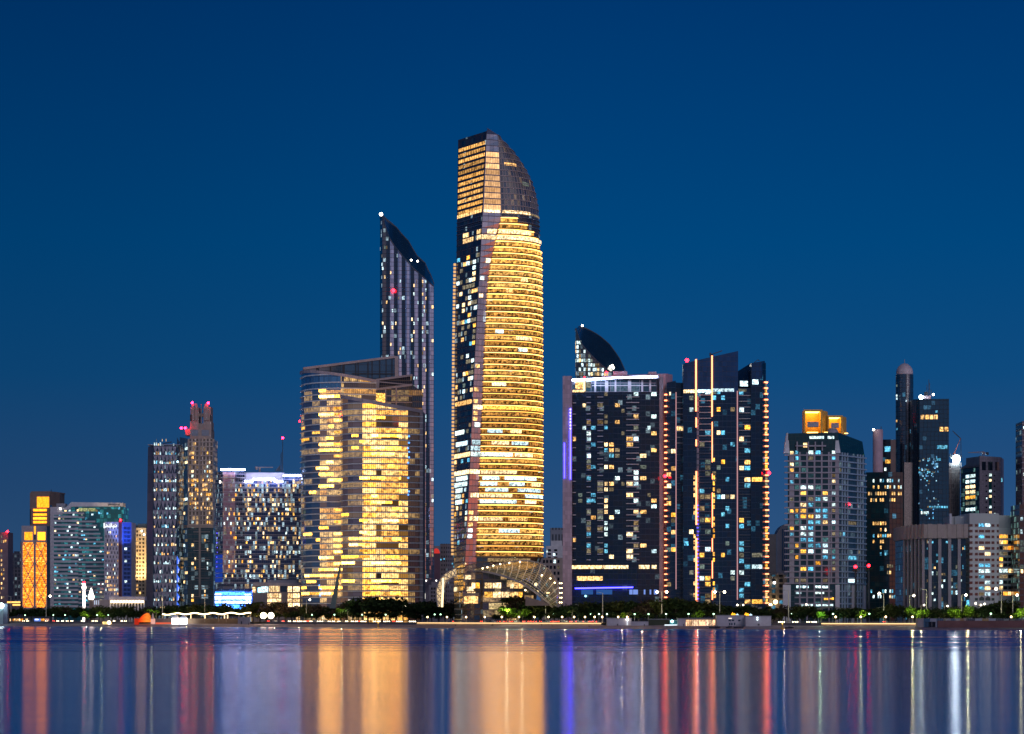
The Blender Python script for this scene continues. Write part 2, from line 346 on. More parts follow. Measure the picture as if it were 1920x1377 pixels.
# beach: a slope from just under the water line to the foot of the promenade wall, then the flat city ground to the horizon
pxs = [-900, -300]+list(range(0, 1921, 60))+[2100, 2900]
mb = MB(); ml = MB()
for a, b in zip(pxs, pxs[1:]):
    row = []
    for p in (a, b):
        y = shoreY(p); wv = 3*math.sin(p*.031)+2*math.sin(p*.083)
        row.append([Vector((X(p, y-14), y-14+wv, -.4)), Vector((X(p, y+8), y+8+wv, .35)), Vector((X(p, y+58), y+58, 2.2))])
    for k in range(2): mb.face([row[0][k], row[1][k], row[1][k+1], row[0][k+1]])
    ya, yb = shoreY(a)+58.6, shoreY(b)+58.6
    ml.face([(X(a, ya), ya, G), (X(b, yb), yb, G), (X(b, 14000), 14000, G), (X(a, 14000), 14000, G)])
struct(mb.build('beach', SAND)); struct(ml.build('ground', LANDM))
ROADM = plain('asphalt', (.05, .05, .052), .8, 0, .3, .05)
mb = MB()
for a, b in zip(pxs, pxs[1:]):
    ya, yb = shoreY(a), shoreY(b)
    mb.face([(X(a, ya+74), ya+74, G+.006), (X(b, yb+74), yb+74, G+.006), (X(b, yb+100), yb+100, G+.006), (X(a, ya+100), ya+100, G+.006)])
struct(mb.build('road', ROADM))

# ================================================================ THE TALLEST TOWER
def landmark():
    Y0 = 1600.0
    T = thing('curved_tower', 'tallest tower with gold lit curved balcony screens and sliced curved glass top', 'skyscraper', (X(932, Y0), Y0, G))
    pz = lambda z: HY-(z-H)/Y0*F
    zz = lambda py: Zp(py, Y0)
    L_ = [(246, 859), (400, 857), (640, 853), (1000, 851), (1145, 852)]
    R_ = [(238, 913), (400, 905), (494, 900), (640, 892), (760, 886), (880, 881), (1000, 875), (1050, 872), (1145, 866)]
    G_ = [(238, 913.4), (252, 934), (409, 940), (449, 930), (482, 923), (519, 917), (555, 914), (640, 910), (760, 905), (880, 900), (1000, 895.6), (1050, 893), (1145, 888)]
    E_ = [(238, 914), (255, 946), (275, 967), (301, 985), (327, 998), (351, 1005), (372, 1009), (403, 1011), (479, 1014), (640, 1015.5), (800, 1016), (1048, 1016), (1056, 1012), (1145, 1004)]
    t_ = lambda tab, z: polyx(pz(z), tab)
    xy = lambda px, Y: (X(px, Y), Y)
    DL = 30
    def f1(u, z):
        a = xy(t_(L_, z), Y0+DL); b = xy(t_(R_, z), Y0); return (a[0]+(b[0]-a[0])*u, a[1]+(b[1]-a[1])*u)
    def f2(u, z):
        a = xy(t_(R_, z), Y0); b = xy(t_(G_, z), Y0+3.2); return (a[0]+(b[0]-a[0])*u, a[1]+(b[1]-a[1])*u)
    def f3(u, z):
        g, e = t_(G_, z), max(t_(E_, z), t_(G_, z)+.1); th = u*math.pi/2; Y = Y0+3.2+26*(1-math.cos(th))
        return xy(g+(e-g)*math.sin(th), Y)
    NB = 14; br3 = [i/NB for i in range(1, NB)]
    S1, S2, S3 = Surf(f1, 1.0), Surf(f2, 1.0), Surf(f3, 1.0, br3)
    FH = 3.94; zb = G-1; zs = rng(zz(1143), zz(246), FH)
    # skins, storey by storey in one loft; UVs in metres
    def skin(S, w, z0, z1, name, m, topf=None):
        mb = MB(); lv = [z0]+[z for z in zs if z0 < z < z1]+[z1]
        for a, b in zip(lv, lv[1:]):
            us = [0]+list(S.br)+[1]
            for p, q in zip(us, us[1:]):
                mb.face([S.pt(p, a), S.pt(q, a), S.pt(q, b), S.pt(p, b)], [(p*w, a), (q*w, a), (q*w, b), (p*w, b)])
        return mb.build(name, m, T, len(S.br) > 0)
    dark = curtain('dark blue curtain wall', (.008, .022, .045), 2.3, FH, (.04, .05, .07), .06, .22, .06, WARM, COOL, .4, .7, z0=zs[0], dim=.01)
    strip = curtain('mirror glass corner', (.55, .52, .56), 4.4, FH, (.13, .10, .11), .05, .12, .02, WARM, COOL, .3, .8, rough=.06, ior=2.2, z0=zs[0], tilt=.02, gmetal=.8)
    crownm = curtain('ribbed crown glass', (.05, .06, .08), 2.6, FH, (.36, .29, .25), .24, .12, .15, (1, .68, .40), PALE, .2, .16, ior=2.2, z0=zs[0], dim=.05)
    zc, zm = zz(400), zz(428)
    skin(S1, 34, zb, zz(246), 'dark_facade', dark)
    skin(S2, 14, zb, zz(240), 'mirror_corner', strip)
    skin(S3, 46, zc, zz(238), 'crown_glass', crownm)
    skin(S3, 46, zb, zc, 'curved_facade', curtain('dark screen glass', (.02, .03, .05), 3.0, FH, (.13, .085, .045), .10, .2, .1, WARM, COOL, .3, .3, z0=zs[0], dim=.02))
    # closing back wall and roof
    mb = MB(); lv = zs+[zz(246)]
    for a, b in zip([zb]+lv, lv):
        e0, e1 = S3.pt(1, a), S3.pt(1, b); l0, l1 = S1.pt(0, a), S1.pt(0, b)
        bk = Vector((0, 30, 0)); mb.face([e0, l0+bk, l1+bk, e1]); mb.face([l0+bk, l0, l1, l1+bk])
    mb.face([S1.pt(0, zz(246)), S1.pt(1, zz(246)), S3.pt(1, zz(246)), S1.pt(0, zz(246))+Vector((0, 30, 0))]); mb.build('back_wall', NAVY, T)
    # crown: lit rooms row by row on the flat side and the mirror corner
    cm = lit('crown lamp light', (1, .46, .10), 1.15, .7, (1, .52, .16), .55, .5); cm2 = lit('crown corner light', (1, .56, .26), 1.3, .3, (1, .52, .22), .35, .4)
    for i, z in enumerate([z for z in zs if zc < z < zz(252)]):
        k = (z-zc)/(zz(246)-zc)
        if k < .86: S1.strip(MB(), .03, .97, z+FH*.30, z+FH*.86, .05, .15).build('lit_storey', cm, T)
        if k < .74: S2.strip(MB(), .05, .99, z+FH*.16, z+FH*.96, .05, .15).build('lit_corner_storey', cm2, T)
    for py, u0, u1, m in ((394, .02, .97, LW), ): S1.strip(MB(), u0, u1, zz(397), zz(391), .2, .3).build('lit_storey', m, T)
    S3.strip(MB(), .02, .55, zz(398), zz(393), .2, .3).build('lit_storey', LP, T); S3.strip(MB(), .55, 1, zz(398), zz(394), .2, .3).build('lit_storey', LD, T)
    S2.strip(MB(), .05, .95, zz(398), zz(393), .2, .3).build('lit_storey', LP, T)
    S3.strip(MB(), .12, .42, zz(308), zz(303), .2, .3).build('lit_storey', LW, T); S3.strip(MB(), .45, .62, zz(343), zz(336), .2, .3).build('lit_storey', LD, T)
    for z in zs:
        if zc < z < zz(250): S3.strip(MB(), 0, 1, z-.22, z+.22, -.1, .4).build('crown_band', plain_once('crown band', (.40, .32, .28), .5), T)
    # dark plant room bands under the crown
    for py in (404, 412, 420, 428):
        S1.strip(MB(), 0, 1, zz(py)-.5, zz(py), -.2, .5).build('louvre_band', STEEL, T); S3.strip(MB(), 0, 1, zz(py)-.5, zz(py), -.2, .5).build('louvre_band', STEEL, T)
    # floor edges on the dark side and the corner
    for z in zs:
        if z < zc: S1.strip(MB(), 0, 1, z-.25, z+.25, -.1, .35).build('slab_edge', plain_once('slate slab edge', (.10, .11, .14), .5), T)
    # gold balcony screens: each storey a slab, a screen with the glow put in as emission and a light line under the slab
    TOPG = [(940, 409), (952, 408.5), (964, 412), (976, 418), (988.5, 427), (1004, 441), (1011, 461), (1020, 470)]
    gold = lit('painted gold screen glow', (1, .42, .07), .80, .95, (1, .46, .10), .45, .5); goldb = lit('bright painted gold screen glow', (1, .46, .085), 1.3, .85, (1, .52, .13), .3, .5)
    goldd = lit('dim painted screen glow', (1, .38, .06), .62, .9, (1, .42, .09), .5, .5)  # dimmer copy of the same painted glow for lower storeys
    line = emit('gold light line', (1, .48, .10), 6.5); line2 = emit('soft gold light line', (1, .44, .08), 3.4)
    bronze = plain('bronze slab', (.20, .12, .05), .4, .4)
    blank = {}
    for z in zs:
        py = pz(z)
        if py > 1048 or py < 412: continue
        u1 = 1.0
        if py < 470:     # the flame shaped top of the screens
            u1 = 0
            for i in range(1, 41):
                p = S3.pt(i/40, z); px = CX+p.x/p.y*F
                if polyx(px, TOPG) < py-1: u1 = i/40
            if u1 < .1: continue
        br = .55+.45*math.sin(py*.9)*math.cos(py*.37)
        S3.strip(MB(), 0, u1, z-.45, z+.45, -.2, 1.5).build('balcony_slab', bronze, T)
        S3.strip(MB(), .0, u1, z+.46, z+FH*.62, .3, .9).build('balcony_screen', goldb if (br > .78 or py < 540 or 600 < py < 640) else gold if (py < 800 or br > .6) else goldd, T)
        S3.strip(MB(), .0, u1, z+FH-.85, z+FH-.46, .6, 1.15).build('light_line', line if (py < 620 or br > .5) else line2, T)
    bag = WinBag()
    row = lambda py: zs[0]+FH*round((zz(py)-zs[0])/FH)
    for py, u0, u1, m in ((436, 0, .55, LP), (447, 0, .9, LP), (664, .38, .52, LC), (530, .40, .52, LP), (548, .2, .3, LW), (635, .35, .6, LP), (628, .1, .2, LC), (722, .08, .25, LP), (768, 0, 1, LY), (818, .05, .22, LC), (818, .3, .45, LP), (838, .1, .3, LP), (838, .32, .55, LC),
                          (862, 0, .34, LC), (862, .36, .62, LP), (887, 0, .40, LP), (900, .02, .2, LC), (900, .25, .7, LC), (912, 0, .18, LC), (912, .3, .5, LC), (912, .6, .8, LP), (925, .05, .3, LC), (925, .4, .8, LC), (937, 0, .35, LP), (937, .5, .9, LC),
                          (948, 0, .4, LC), (948, .5, .7, LP), (977, 0, .25, LP), (977, .3, .55, LW), (997, .2, .44, LC), (1060, .1, .6, LD)):
        z = row(py); bag.add(S3, u0+.01, u1, z+.6, z+FH-1.0, m, 1.25, 30)
    for py, u0, u1, m in ((437, .35, .9, LP), (449, 0, .95, LP), (768, .1, 1, LP), (799, .3, .8, LC), (830, .1, .9, LC), (849, .0, .9, LC), (862, 0, 1, LC), (888, 0, 1, LP), (937, .2, 1, LP), (977, .2, .6, LP), (977, .65, 1, LP), (450, 0, 1, LP), (1085, .1, .6, LP), (1105, .3, .9, LP), (490, .5, .9, LP)):
        bag.add(S2, u0, u1, row(py)+.5, row(py)+FH-.5, m, .3, 20)
    for py, u0, u1, m in ((436, .25, .5, LP), (447, .25, .7, LP), (447, .8, 1, LP), (436, .8, 1, LP), (758, .1, .9, LW), (818, .05, .6, LC), (830, .1, .8, LC), (862, 0, 1, LP), (888, 0, 1, LP), (900, .15, .9, LC), (911, .0, .9, LC), (922, .1, .6, LC), (937, .1, .5, LC), (948, .1, .6, LC), (1113, .0, .35, LP)):
        bag.add(S1, u0+.02, u1-.02, row(py)+.5, row(py)+FH-.5, m, .3, 20)
    us = linspace(0.03, .97, 7)
    for z in [z for z in zs if 480 < pz(z) < 1040]:
        for i in range(7):
            pr = .42 if pz(z) < 760 else .12
            if R() < pr: bag.add(S1, us[i]+.01, us[i+1]-.01, z+.7, z+FH-.7, random.choice([LD, LD, LW, LP, LB, LC, LY, LD]), .2, 4)
        if R() < .25: bag.add(S2, .1, .5, z+.7, z+FH-.8, random.choice([LC, LW, LP]), .2, 3)
    bag.done(T)
    # small lamps up the left edge
    for k, py in enumerate(range(486, 1046, 7)):
        p = S1.pt(0, zz(py)); MB().box(p.x-1.9, p.x-.25, p.y-.2, p.y+1, p.z, p.z+1.5, bottom=True).build('edge_lamp', emit_once('gold edge lamp', (1, .55, .2), 1.0), T)
    # base: podium glazing with lit rooms and entrance canopy
    W = wall([(872, 1592), (905, 1590), (1000, 1594)], zz(1090)); W.z1 = zz(1088)
    body(T, [(905, 1590), (1000, 1594)], 18, zz(1072), curtain('podium glazing', (.03, .045, .06), 4, 5, (.12, .10, .09), .05, .16, .5, (1, .72, .30), PALE, .4, .8, z0=zz(1145)), 'podium')
    bg_ = WinBag()
    for py in (1105, 1122):
        bg_.grid(W, linspace(W.upx(876), W.upx(980), 13), [zz(py)], .72, [LP, LW, LP, LY], 4.6, .1, .1, .2, .4, (1, 2))
    bg_.done(T)
    MB().box(X(868, 1586), X(898, 1586), 1578, 1600, zz(1118), zz(1113), bottom=True).build('entrance_canopy', BROWN, T)
    MB().box(X(870, 1588), X(896, 1588), 1586, 1589, zz(1132), zz(1119)).build('lit_entrance', LW, T)
ONCE = {}
def plain_once(n, *a): 
    if n not in ONCE: ONCE[n] = plain(n, *a)
    return ONCE[n]
def emit_once(n, *a):
    if n not in ONCE: ONCE[n] = emit(n, *a)
    return ONCE[n]
landmark()

# ================================================================ GLASS SHELL CANOPIES AT ITS FOOT
def canopies():
    Y = 1560.0
    gl = newmat('canopy glass lattice'); m, nt = gl
    uv = nd(nt, 'ShaderNodeTexCoord').outputs['UV']; sp = nd(nt, 'ShaderNodeSeparateXYZ', i_0=uv)
    a = mt(nt, 'FRACT', mt(nt, 'MULTIPLY', sp.outputs[0], 16.0)); b = mt(nt, 'FRACT', mt(nt, 'MULTIPLY', sp.outputs[1], 13.0))
    grid = mt(nt, 'MAXIMUM', mt(nt, 'LESS_THAN', a, .14), mt(nt, 'LESS_THAN', b, .14))
    nz = nd(nt, 'ShaderNodeTexNoise', i_Vector=uv, i_Scale=5.0, i_Detail=4.0).outputs[0]
    tr = nd(nt, 'ShaderNodeBsdfTransparent', i_0=(.62, .62, .55, 1))
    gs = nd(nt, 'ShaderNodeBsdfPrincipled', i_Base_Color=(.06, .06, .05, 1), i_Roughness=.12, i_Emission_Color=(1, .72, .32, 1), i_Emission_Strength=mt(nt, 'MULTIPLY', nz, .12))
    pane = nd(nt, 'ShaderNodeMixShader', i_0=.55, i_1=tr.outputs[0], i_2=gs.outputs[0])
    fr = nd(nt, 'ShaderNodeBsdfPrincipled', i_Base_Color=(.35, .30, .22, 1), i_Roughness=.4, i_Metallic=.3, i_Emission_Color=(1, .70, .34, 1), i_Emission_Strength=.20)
    mx = nd(nt, 'ShaderNodeMixShader', i_0=grid, i_1=pane.outputs[0], i_2=fr.outputs[0]); out(nt, mx.outputs[0]); m.cycles.emission_sampling = 'NONE'
    T = thing('glass_canopy', 'swooping glass lattice shell canopy right of the tallest gold tower', 'canopy', (X(1010, Y), Y, G))
    # upper rim (back, arching) and lower rim (front, sweeping down to the ground)
    up = [(888, 1070, 15), (905, 1066, 18), (925, 1061, 22), (948, 1056, 28), (970, 1052, 34), (992, 1052, 38), (1010, 1056, 40), (1026, 1066, 38), (1039, 1082, 34), (1047, 1102, 26), (1048, 1120, 16), (1043, 1136, 8)]
    lo = [(888, 1070, 15), (908, 1071, 12), (928, 1076, 8), (946, 1081, 4), (963, 1087, 0), (978, 1094, -3), (990, 1101, -5), (1001, 1109, -6), (1011, 1117, -6), (1020, 1125, -4), (1029, 1132, 0), (1036, 1138, 4)]
    mb = MB(); K = 8
    def pt(i, k):
        (a, b, c), (d, e, f) = up[i], lo[i]; t = k/K; bulge = math.sin(t*math.pi)
        return P(a+(d-a)*t+bulge*4, b+(e-b)*t-bulge*3, Y+c+(f-c)*t-bulge*7)
    for i in range(11):
        for k in range(K): mb.face([pt(i, k+1), pt(i+1, k+1), pt(i+1, k), pt(i, k)], [(i/11, (k+1)/K), ((i+1)/11, (k+1)/K), ((i+1)/11, k/K), (i/11, k/K)])
    mb.build('shell', m, T, True)
    rim = MB()
    for row, w in ((up, 1.0), (lo, 1.2)):
        for p, q in zip(row, row[1:]): rim.bar(P(p[0], p[1], Y+p[2]), P(q[0], q[1], Y+q[2]), w)
    rim.build('rim_tube', BEIGE, T)
    mb = MB()
    for p, q in zip(lo[2:], lo[3:]): mb.bar(P(p[0]+6, p[1]-4, Y+p[2]+2), P(q[0]+6, q[1]-4, Y+q[2]+2), .8)
    mb.build('inner_rib', DARK, T)
    for k, (px, py, d) in enumerate(((905, 1066, 14), (914, 1064, 18), (925, 1061, 20), (938, 1058, 24), (955, 1056, 20), (975, 1054, 30), (1005, 1096, 10), (1009, 1108, 16), (1032, 1085, 20), (1040, 1093, 24), (1029, 1112, 10), (985, 1107, -6), (1016, 1079, 20), (1026, 1112, 26))):
        MB().sphere(P(px, py, Y+d-9), .55 if k != 6 else 1.1, 6, 4).build('spot_lamp', WARMLAMP, T)
    mb = MB().prism([(X(985, Y-4), Y-4), (X(1029, Y-8), Y-8), (X(1032, Y+12), Y+12), (X(985, Y+12), Y+12)], Zp(1136, Y), [Zp(1118, Y), Zp(1133, Y), Zp(1133, Y), Zp(1118, Y)])
    mb.build('sloping_plinth', BROWN, T)
    T2 = thing('glass_canopy', 'glowing gold lattice arch canopy left of the tallest gold tower', 'canopy', (X(835, Y), Y, G))
    o_ = [(856, 1066, 30), (848, 1069, 30), (840, 1073, 28), (832, 1079, 26), (825, 1088, 22), (820, 1100, 18), (818, 1112, 14), (819, 1124, 10), (821, 1138, 8)]
    i_ = [(856, 1080, 20), (850, 1082, 20), (844, 1085, 20), (839, 1089, 18), (835, 1095, 16), (832, 1103, 12), (829, 1112, 10), (828, 1124, 8), (828, 1138, 8)]
    m2 = lit('gold lattice light', (1, .66, .30), .95, .8, (1, .72, .4), .35, 1.2)
    mb = MB(); rim = MB()
    for j in range(8):
        mb.face([P(*o_[j][:2], Y+o_[j][2]), P(*o_[j+1][:2], Y+o_[j+1][2]), P(*i_[j+1][:2], Y+i_[j+1][2]), P(*i_[j][:2], Y+i_[j][2])])
        for r in (o_, i_): rim.bar(P(*r[j][:2], Y+r[j][2]), P(*r[j+1][:2], Y+r[j+1][2]), .7)
        rim.bar(P(*o_[j][:2], Y+o_[j][2]-.5), P(*i_[j+1][:2], Y+i_[j+1][2]-.5), .4); rim.bar(P(*i_[j][:2], Y+i_[j][2]-.5), P(*o_[j+1][:2], Y+o_[j+1][2]-.5), .4)
    mb.build('shell', m2, T2); rim.build('rim_tube', BEIGE, T2)
    MB().bar(P(829, 1138, Y+4), P(831, 1085, Y+12), 1.2).build('light_strip', emit_once('warm strip', (1, .75, .4), 2.2), T2)
canopies()

# ================================================================ CURVED OFFICES (two glass leaves)
def offices():
    Y = 1830.0; FH = 4.57
    SLABO = plain('rose white slab edge', (.95, .84, .72), .5)
    T = thing('curved_office', 'gold lit office block of curved glass leaves with sloping open roof rims', 'office building', (X(680, Y), Y, G))
    zz = lambda py: Zp(py, Y); z0 = zz(1143)
    gl = lambda n, lp, es, seed, dim=.03, g=(.05, .055, .07), wm=(1, .46, .09), ior=1.9, gm=0.0: curtain(n, g, 1.5, FH, (.17, .11, .07), .18, .17, lp, wm, (1, .60, .20), .4, es, .08, ior, .5, .006, seed, z0, .35, .5, dim, gm, 9, .92)
    back_gl = curtain('roof lattice glass', (.06, .12, .18), 11, 5.2, (.03, .03, .04), .08, .07, 0, ior=2.0)
    # left leaf
    fl = [(565, Y+26), (567.5, Y+17), (573, Y+9), (584, Y+2), (600, Y-3), (620, Y-6), (640, Y-7), (672, Y-5), (705, Y)]
    tops = [zz(691+(p-565)*22/140) for p, _ in fl]
    S = wall(fl)
    mb = MB()
    def front(S, fl, tops, name, mats, T, mi):
        mb = MB(); S_t = lambda u: polyx(u, list(zip(S.cum, tops)))
        for i in range(len(fl)-1):
            a, b = S.cum[i], S.cum[i+1]
            mb.face([S.pt(a, G-1), S.pt(b, G-1), S.pt(b, tops[i+1]), S.pt(a, tops[i])], [(a, G-1), (b, G-1), (b, tops[i+1]), (a, tops[i])], mi[i])
        mb.build(name, mats, T, True); return S_t
    mA, mB_, mC = gl('blue leaf glass', .26, .6, 1, .02, (.16, .34, .46), gm=.6), gl('pale leaf glass', .80, 1.5, 2, .2, (.20, .24, .32), gm=.5), gl('yellow leaf glass', .9, 1.1, 3, .05)
    St = front(S, fl, tops, 'left_leaf', [mA, mB_, mC], T, [0, 0, 0, 0, 1, 1, 2, 2])
    S.strip(MB(), 0, S.upx(639.4), zz(733), 0, .04, .10, 0, lambda u: St(u)-.5).build('top_glazing', curtain('blue top glazing', (.22, .46, .62), 1.5, FH, (.10, .12, .15), .14, .06, 0, rough=.06, ior=2.0, tilt=.004, z0=z0, gmetal=.75), T)
    rim = plain_once('rose rim cladding', (.50, .38, .34), .5)
    for z in [z for z in rng(z0, zz(715), FH)]+[zz(704)]:
        u1 = S.L if z < zz(713) else S.upx(600)
        S.strip(MB(), 0, u1 if z < zz(715) else S.upx(640), z-.36, z+.36, -.1, 1.3).build('floor_slab', SLABO, T)
    mb = MB()
    for i in range(len(fl)-1): mb.bar(S.pt(S.cum[i], tops[i]-1, .6), S.pt(S.cum[i+1], tops[i+1]-1, .6), 1.4, 2.2)
    mb.build('roof_rim', rim, T)
    # back wall of the left leaf rising to the right, seen from inside over the front rim
    bl = [(568, Y+40), (600, Y+46), (640, Y+50), (690, Y+52), (741, Y+54)]; B = wall(bl)
    bt = [Zp(691.5-(p-568)*22/173, y) for p, y in bl]; mb = MB(); mf = MB()
    for i in range(4):
        a, b = B.cum[i], B.cum[i+1]
        mb.face([B.pt(a, G-1), B.pt(b, G-1), B.pt(b, bt[i+1]), B.pt(a, bt[i])], [(a, G-1), (b, G-1), (b, bt[i+1]), (a, bt[i])])
        mf.bar(B.pt(a, bt[i], .4), B.pt(b, bt[i+1], .4), 1.2, 1.8)
    mb.build('rear_leaf', back_gl, T); mf.build('rear_roof_rim', rim, T)
    e = B.pt(B.L, 0); MB().box(e.x-.2, e.x+2.6, e.y-1, e.y+4, G-1, bt[-1]+.5).build('end_pier', rim, T)
    ms = MB()
    for px in (597, 620, 643, 667, 690, 712, 735):
        u = B.upx(px); t = polyx(u, list(zip(B.cum, bt))); ms.bar(B.pt(u, zz(735), .5), B.pt(u, t, .5), .9)
    for py in (688, 700): ms.bar(B.pt(B.upx(620 if py > 690 else 660), zz(py), .5), B.pt(B.L-.5, zz(py), .5), .8)
    ms.build('roof_lattice', DARK, T)
    # middle block behind the right leaf
    Ym = Y+24
    mm = gl('middle block glass', .15, .3, 5, .0)
    M = wall([(704.5, Ym), (773, Ym+6)])
    q = [(X(704.5, Ym), Ym), (X(773, Ym+6), Ym+6), (X(773, Ym+26), Ym+26), (X(704.5, Ym+26), Ym+26)]
    MB().prism(q, G-1, [Zp(713.5, Ym), Zp(703, Ym), Zp(703, Ym), Zp(713.5, Ym)]).build('middle_block', mm, T)
    mr = MB(); mr.bar(M.pt(0, Zp(713, Ym), .5), M.pt(M.L, Zp(702.5, Ym), .5), 1.2, 1.6)
    mr.bar(M.pt(0, Zp(734, Ym), .5), M.pt(M.L, Zp(724, Ym), .5), 1.2, 2.2); mr.bar(M.pt(0, Zp(716, Ym), .6), M.pt(M.L, Zp(721, Ym), .6), .6, .9)
    mr.bar(M.pt(1, Zp(736, Ym), .6), M.pt(1.6, Zp(713, Ym), .6), 2.4); mr.build('roof_rim', rim, T)
    MB().prism([(X(686, Ym-8), Ym-8), (X(704, Ym-8), Ym-8), (X(704, Ym), Ym), (X(686, Ym), Ym)], zz(740), [zz(715), zz(714), zz(714), zz(715)]).build('plant_box', GREY, T)
    # right leaf
    Yr = Y-30
    fr = [(639.5, Yr+14), (642, Yr+8), (650, Yr+3), (662, Yr-1), (680, Yr-3), (705, Yr-2), (735, Yr+1), (765, Yr+6), (792, Yr+12)]
    rt = [Zp(741+(p-639.5)*29/152.5, y) for p, y in fr]; S = wall(fr)
    mD, mE, mF, mG = gl('lavender leaf glass', .35, .5, 7, .16, (.20, .22, .30), gm=.4), gl('gold column glass', .97, 3.6, 8, .6, (.05, .05, .05), (1, .46, .05)), gl('gold office glass', .92, 2.5, 9, .45, (.06, .05, .045)), gl('brown end glass', .30, .5, 10, .05, (.045, .035, .04))
    front(S, fr, rt, 'right_leaf', [mD, mE, mF, mG], T, [0, 0, 0, 0, 1, 2, 2, 3])
    zsr = rng(z0, zz(768), FH)
    for z in rng(z0, zz(745), FH):
        u1 = S.L
        if z > zz(772): u1 = polyx(z, sorted([(t, u) for u, t in zip(S.cum, rt)]))
        S.strip(MB(), 0, u1, z-.36, z+.36, -.1, 1.3).build('floor_slab', SLABO, T)
    mb = MB()
    for i in range(len(fr)-1): mb.bar(S.pt(S.cum[i], rt[i]-1, .7), S.pt(S.cum[i+1], rt[i+1]-1, .7), 1.4, 2.6)
    mb.build('roof_rim', rim, T)
    S.strip(MB(), S.L-2.6, S.L+.0, G-1, rt[-1], -.2, 1.0).build('end_pier', rim, T)
    br = [(641, Yr+24), (690, Yr+36), (773, Yr+40), (792, Yr+40)]; B = wall(br); bt = [Zp(740, br[0][1]), Zp(732.5, br[1][1]), Zp(722, br[2][1]), Zp(735, br[3][1])]
    mb = MB(); mf = MB()
    for i in range(3):
        a, b = B.cum[i], B.cum[i+1]; mb.face([B.pt(a, G-1), B.pt(b, G-1), B.pt(b, bt[i+1]), B.pt(a, bt[i])], [(a, G-1), (b, G-1), (b, bt[i+1]), (a, bt[i])])
        if i < 2: mf.bar(B.pt(a, bt[i], .4), B.pt(b, bt[i+1], .4), 1.2, 1.6)
    for px in (662, 682, 703, 723, 743):
        u = B.upx(px); mf.bar(B.pt(u, zz(770), .5), B.pt(u, polyx(u, list(zip(B.cum, bt))), .5), .9)
    mf.bar(B.pt(B.upx(723), zz(741), .5), B.pt(B.upx(773), zz(741), .5), .7); mf.bar(B.pt(B.upx(723), zz(753), .5), B.pt(B.upx(773), zz(753), .5), .7)
    mb.build('rear_leaf', gl('rear leaf glass', .5, .4, 12, .0), T); mf.build('roof_lattice', rim, T)
    e = WinBag(); e.add(B, B.upx(686), B.upx(702), zz(764), zz(738), LW, .2); e.add(B, B.upx(705), B.upx(722), zz(766), zz(736), LY, .2); e.done(T, 'lit_roof_room')
    mb = MB(); q0 = S.pt(S.L, 0); mb.face([(q0.x, q0.y, G-1), (q0.x+1, q0.y+30, G-1), (q0.x+1, q0.y+30, rt[-1]), (q0.x, q0.y, rt[-1])]); mb.build('end_wall', BROWN, T)
    # brightest rooms as window parts
    bag = WinBag(); S2 = wall(fl)
    OF1 = lit('office ribbon light', (1, .42, .03), 9.0, .7, (1, .48, .07), .45); OF2 = lit('office bright ribbon light', (1, .46, .04), 12.0, .65, (1, .56, .12), .35)
    def rooms(S, pa, pb, prob, z_a, z_b, pal, sp=(2, 5), n=None):
        us = linspace(S.upx(pa), S.upx(pb), n or int((pb-pa)/4.2)); bag.grid(S, us, [z for z in rng(z0, zz(z_a), FH) if z > zz(z_b)-FH], prob*.85, pal, FH, .46, .12, .12, .25, sp)
    rooms(S2, 566, 600, .16, 735, 1120, [OF1, OF2, LY], (2, 5)); rooms(S2, 598, 626, .55, 735, 1120, [OF1, OF2, OF2], (3, 7)); rooms(S2, 626, 639, .75, 735, 1100, [LY, OF2, OF1], (3, 3), 3)
    rooms(S, 674, 694, .5, 775, 1135, [OF2, OF1, LY], (2, 5)); rooms(S, 696, 752, .36, 790, 1130, [OF1, OF1, OF2], (3, 10)); rooms(S, 641, 672, .24, 790, 1130, [OF1, OF2], (3, 7))
    bag.done(T)
    for py in (823, 835, 845, 852, 862, 872, 900, 925, 931): MB().sphere(S.pt(S.upx(765+random.uniform(-1, 1)), zz(py), 1), .75, 6, 4).build('blue_lamp', emit_once('blue window lamp', (.1, .35, 1), 2.2), T)
    lamp(T, S2.pt(.3, zz(785), 1.2), .8); lamp(T, S.pt(.5, zz(783), 1.2), .6)
    mb = MB().prism([(X(618, Yr-16), Yr-16), (X(629, Yr-16), Yr-16), (X(640, Yr), Yr), (X(634, Yr), Yr)], G-1, G+.5)
    v = [P(618, 1141, Yr-16), P(629, 1141, Yr-16), P(639, 1058, Yr-1), P(637, 1058, Yr-1)]; mb = MB(); mb.face(v); bk = Vector((0, 6, 0))
    for i in range(4): mb.face([v[i], v[(i+1) % 4], v[(i+1) % 4]+bk, v[i]+bk])
    mb.build('slanting_entrance_fin', plain_once('sage glass', (.12, .15, .13), .2), T)
    for k, (px, py) in enumerate(((602, 1105), (600, 1098), (601, 1117))): MB().sphere(S2.pt(S2.upx(px), zz(py), 1), .7, 6, 4).build('blue_lamp', emit_once('blue window lamp'), T)
offices()

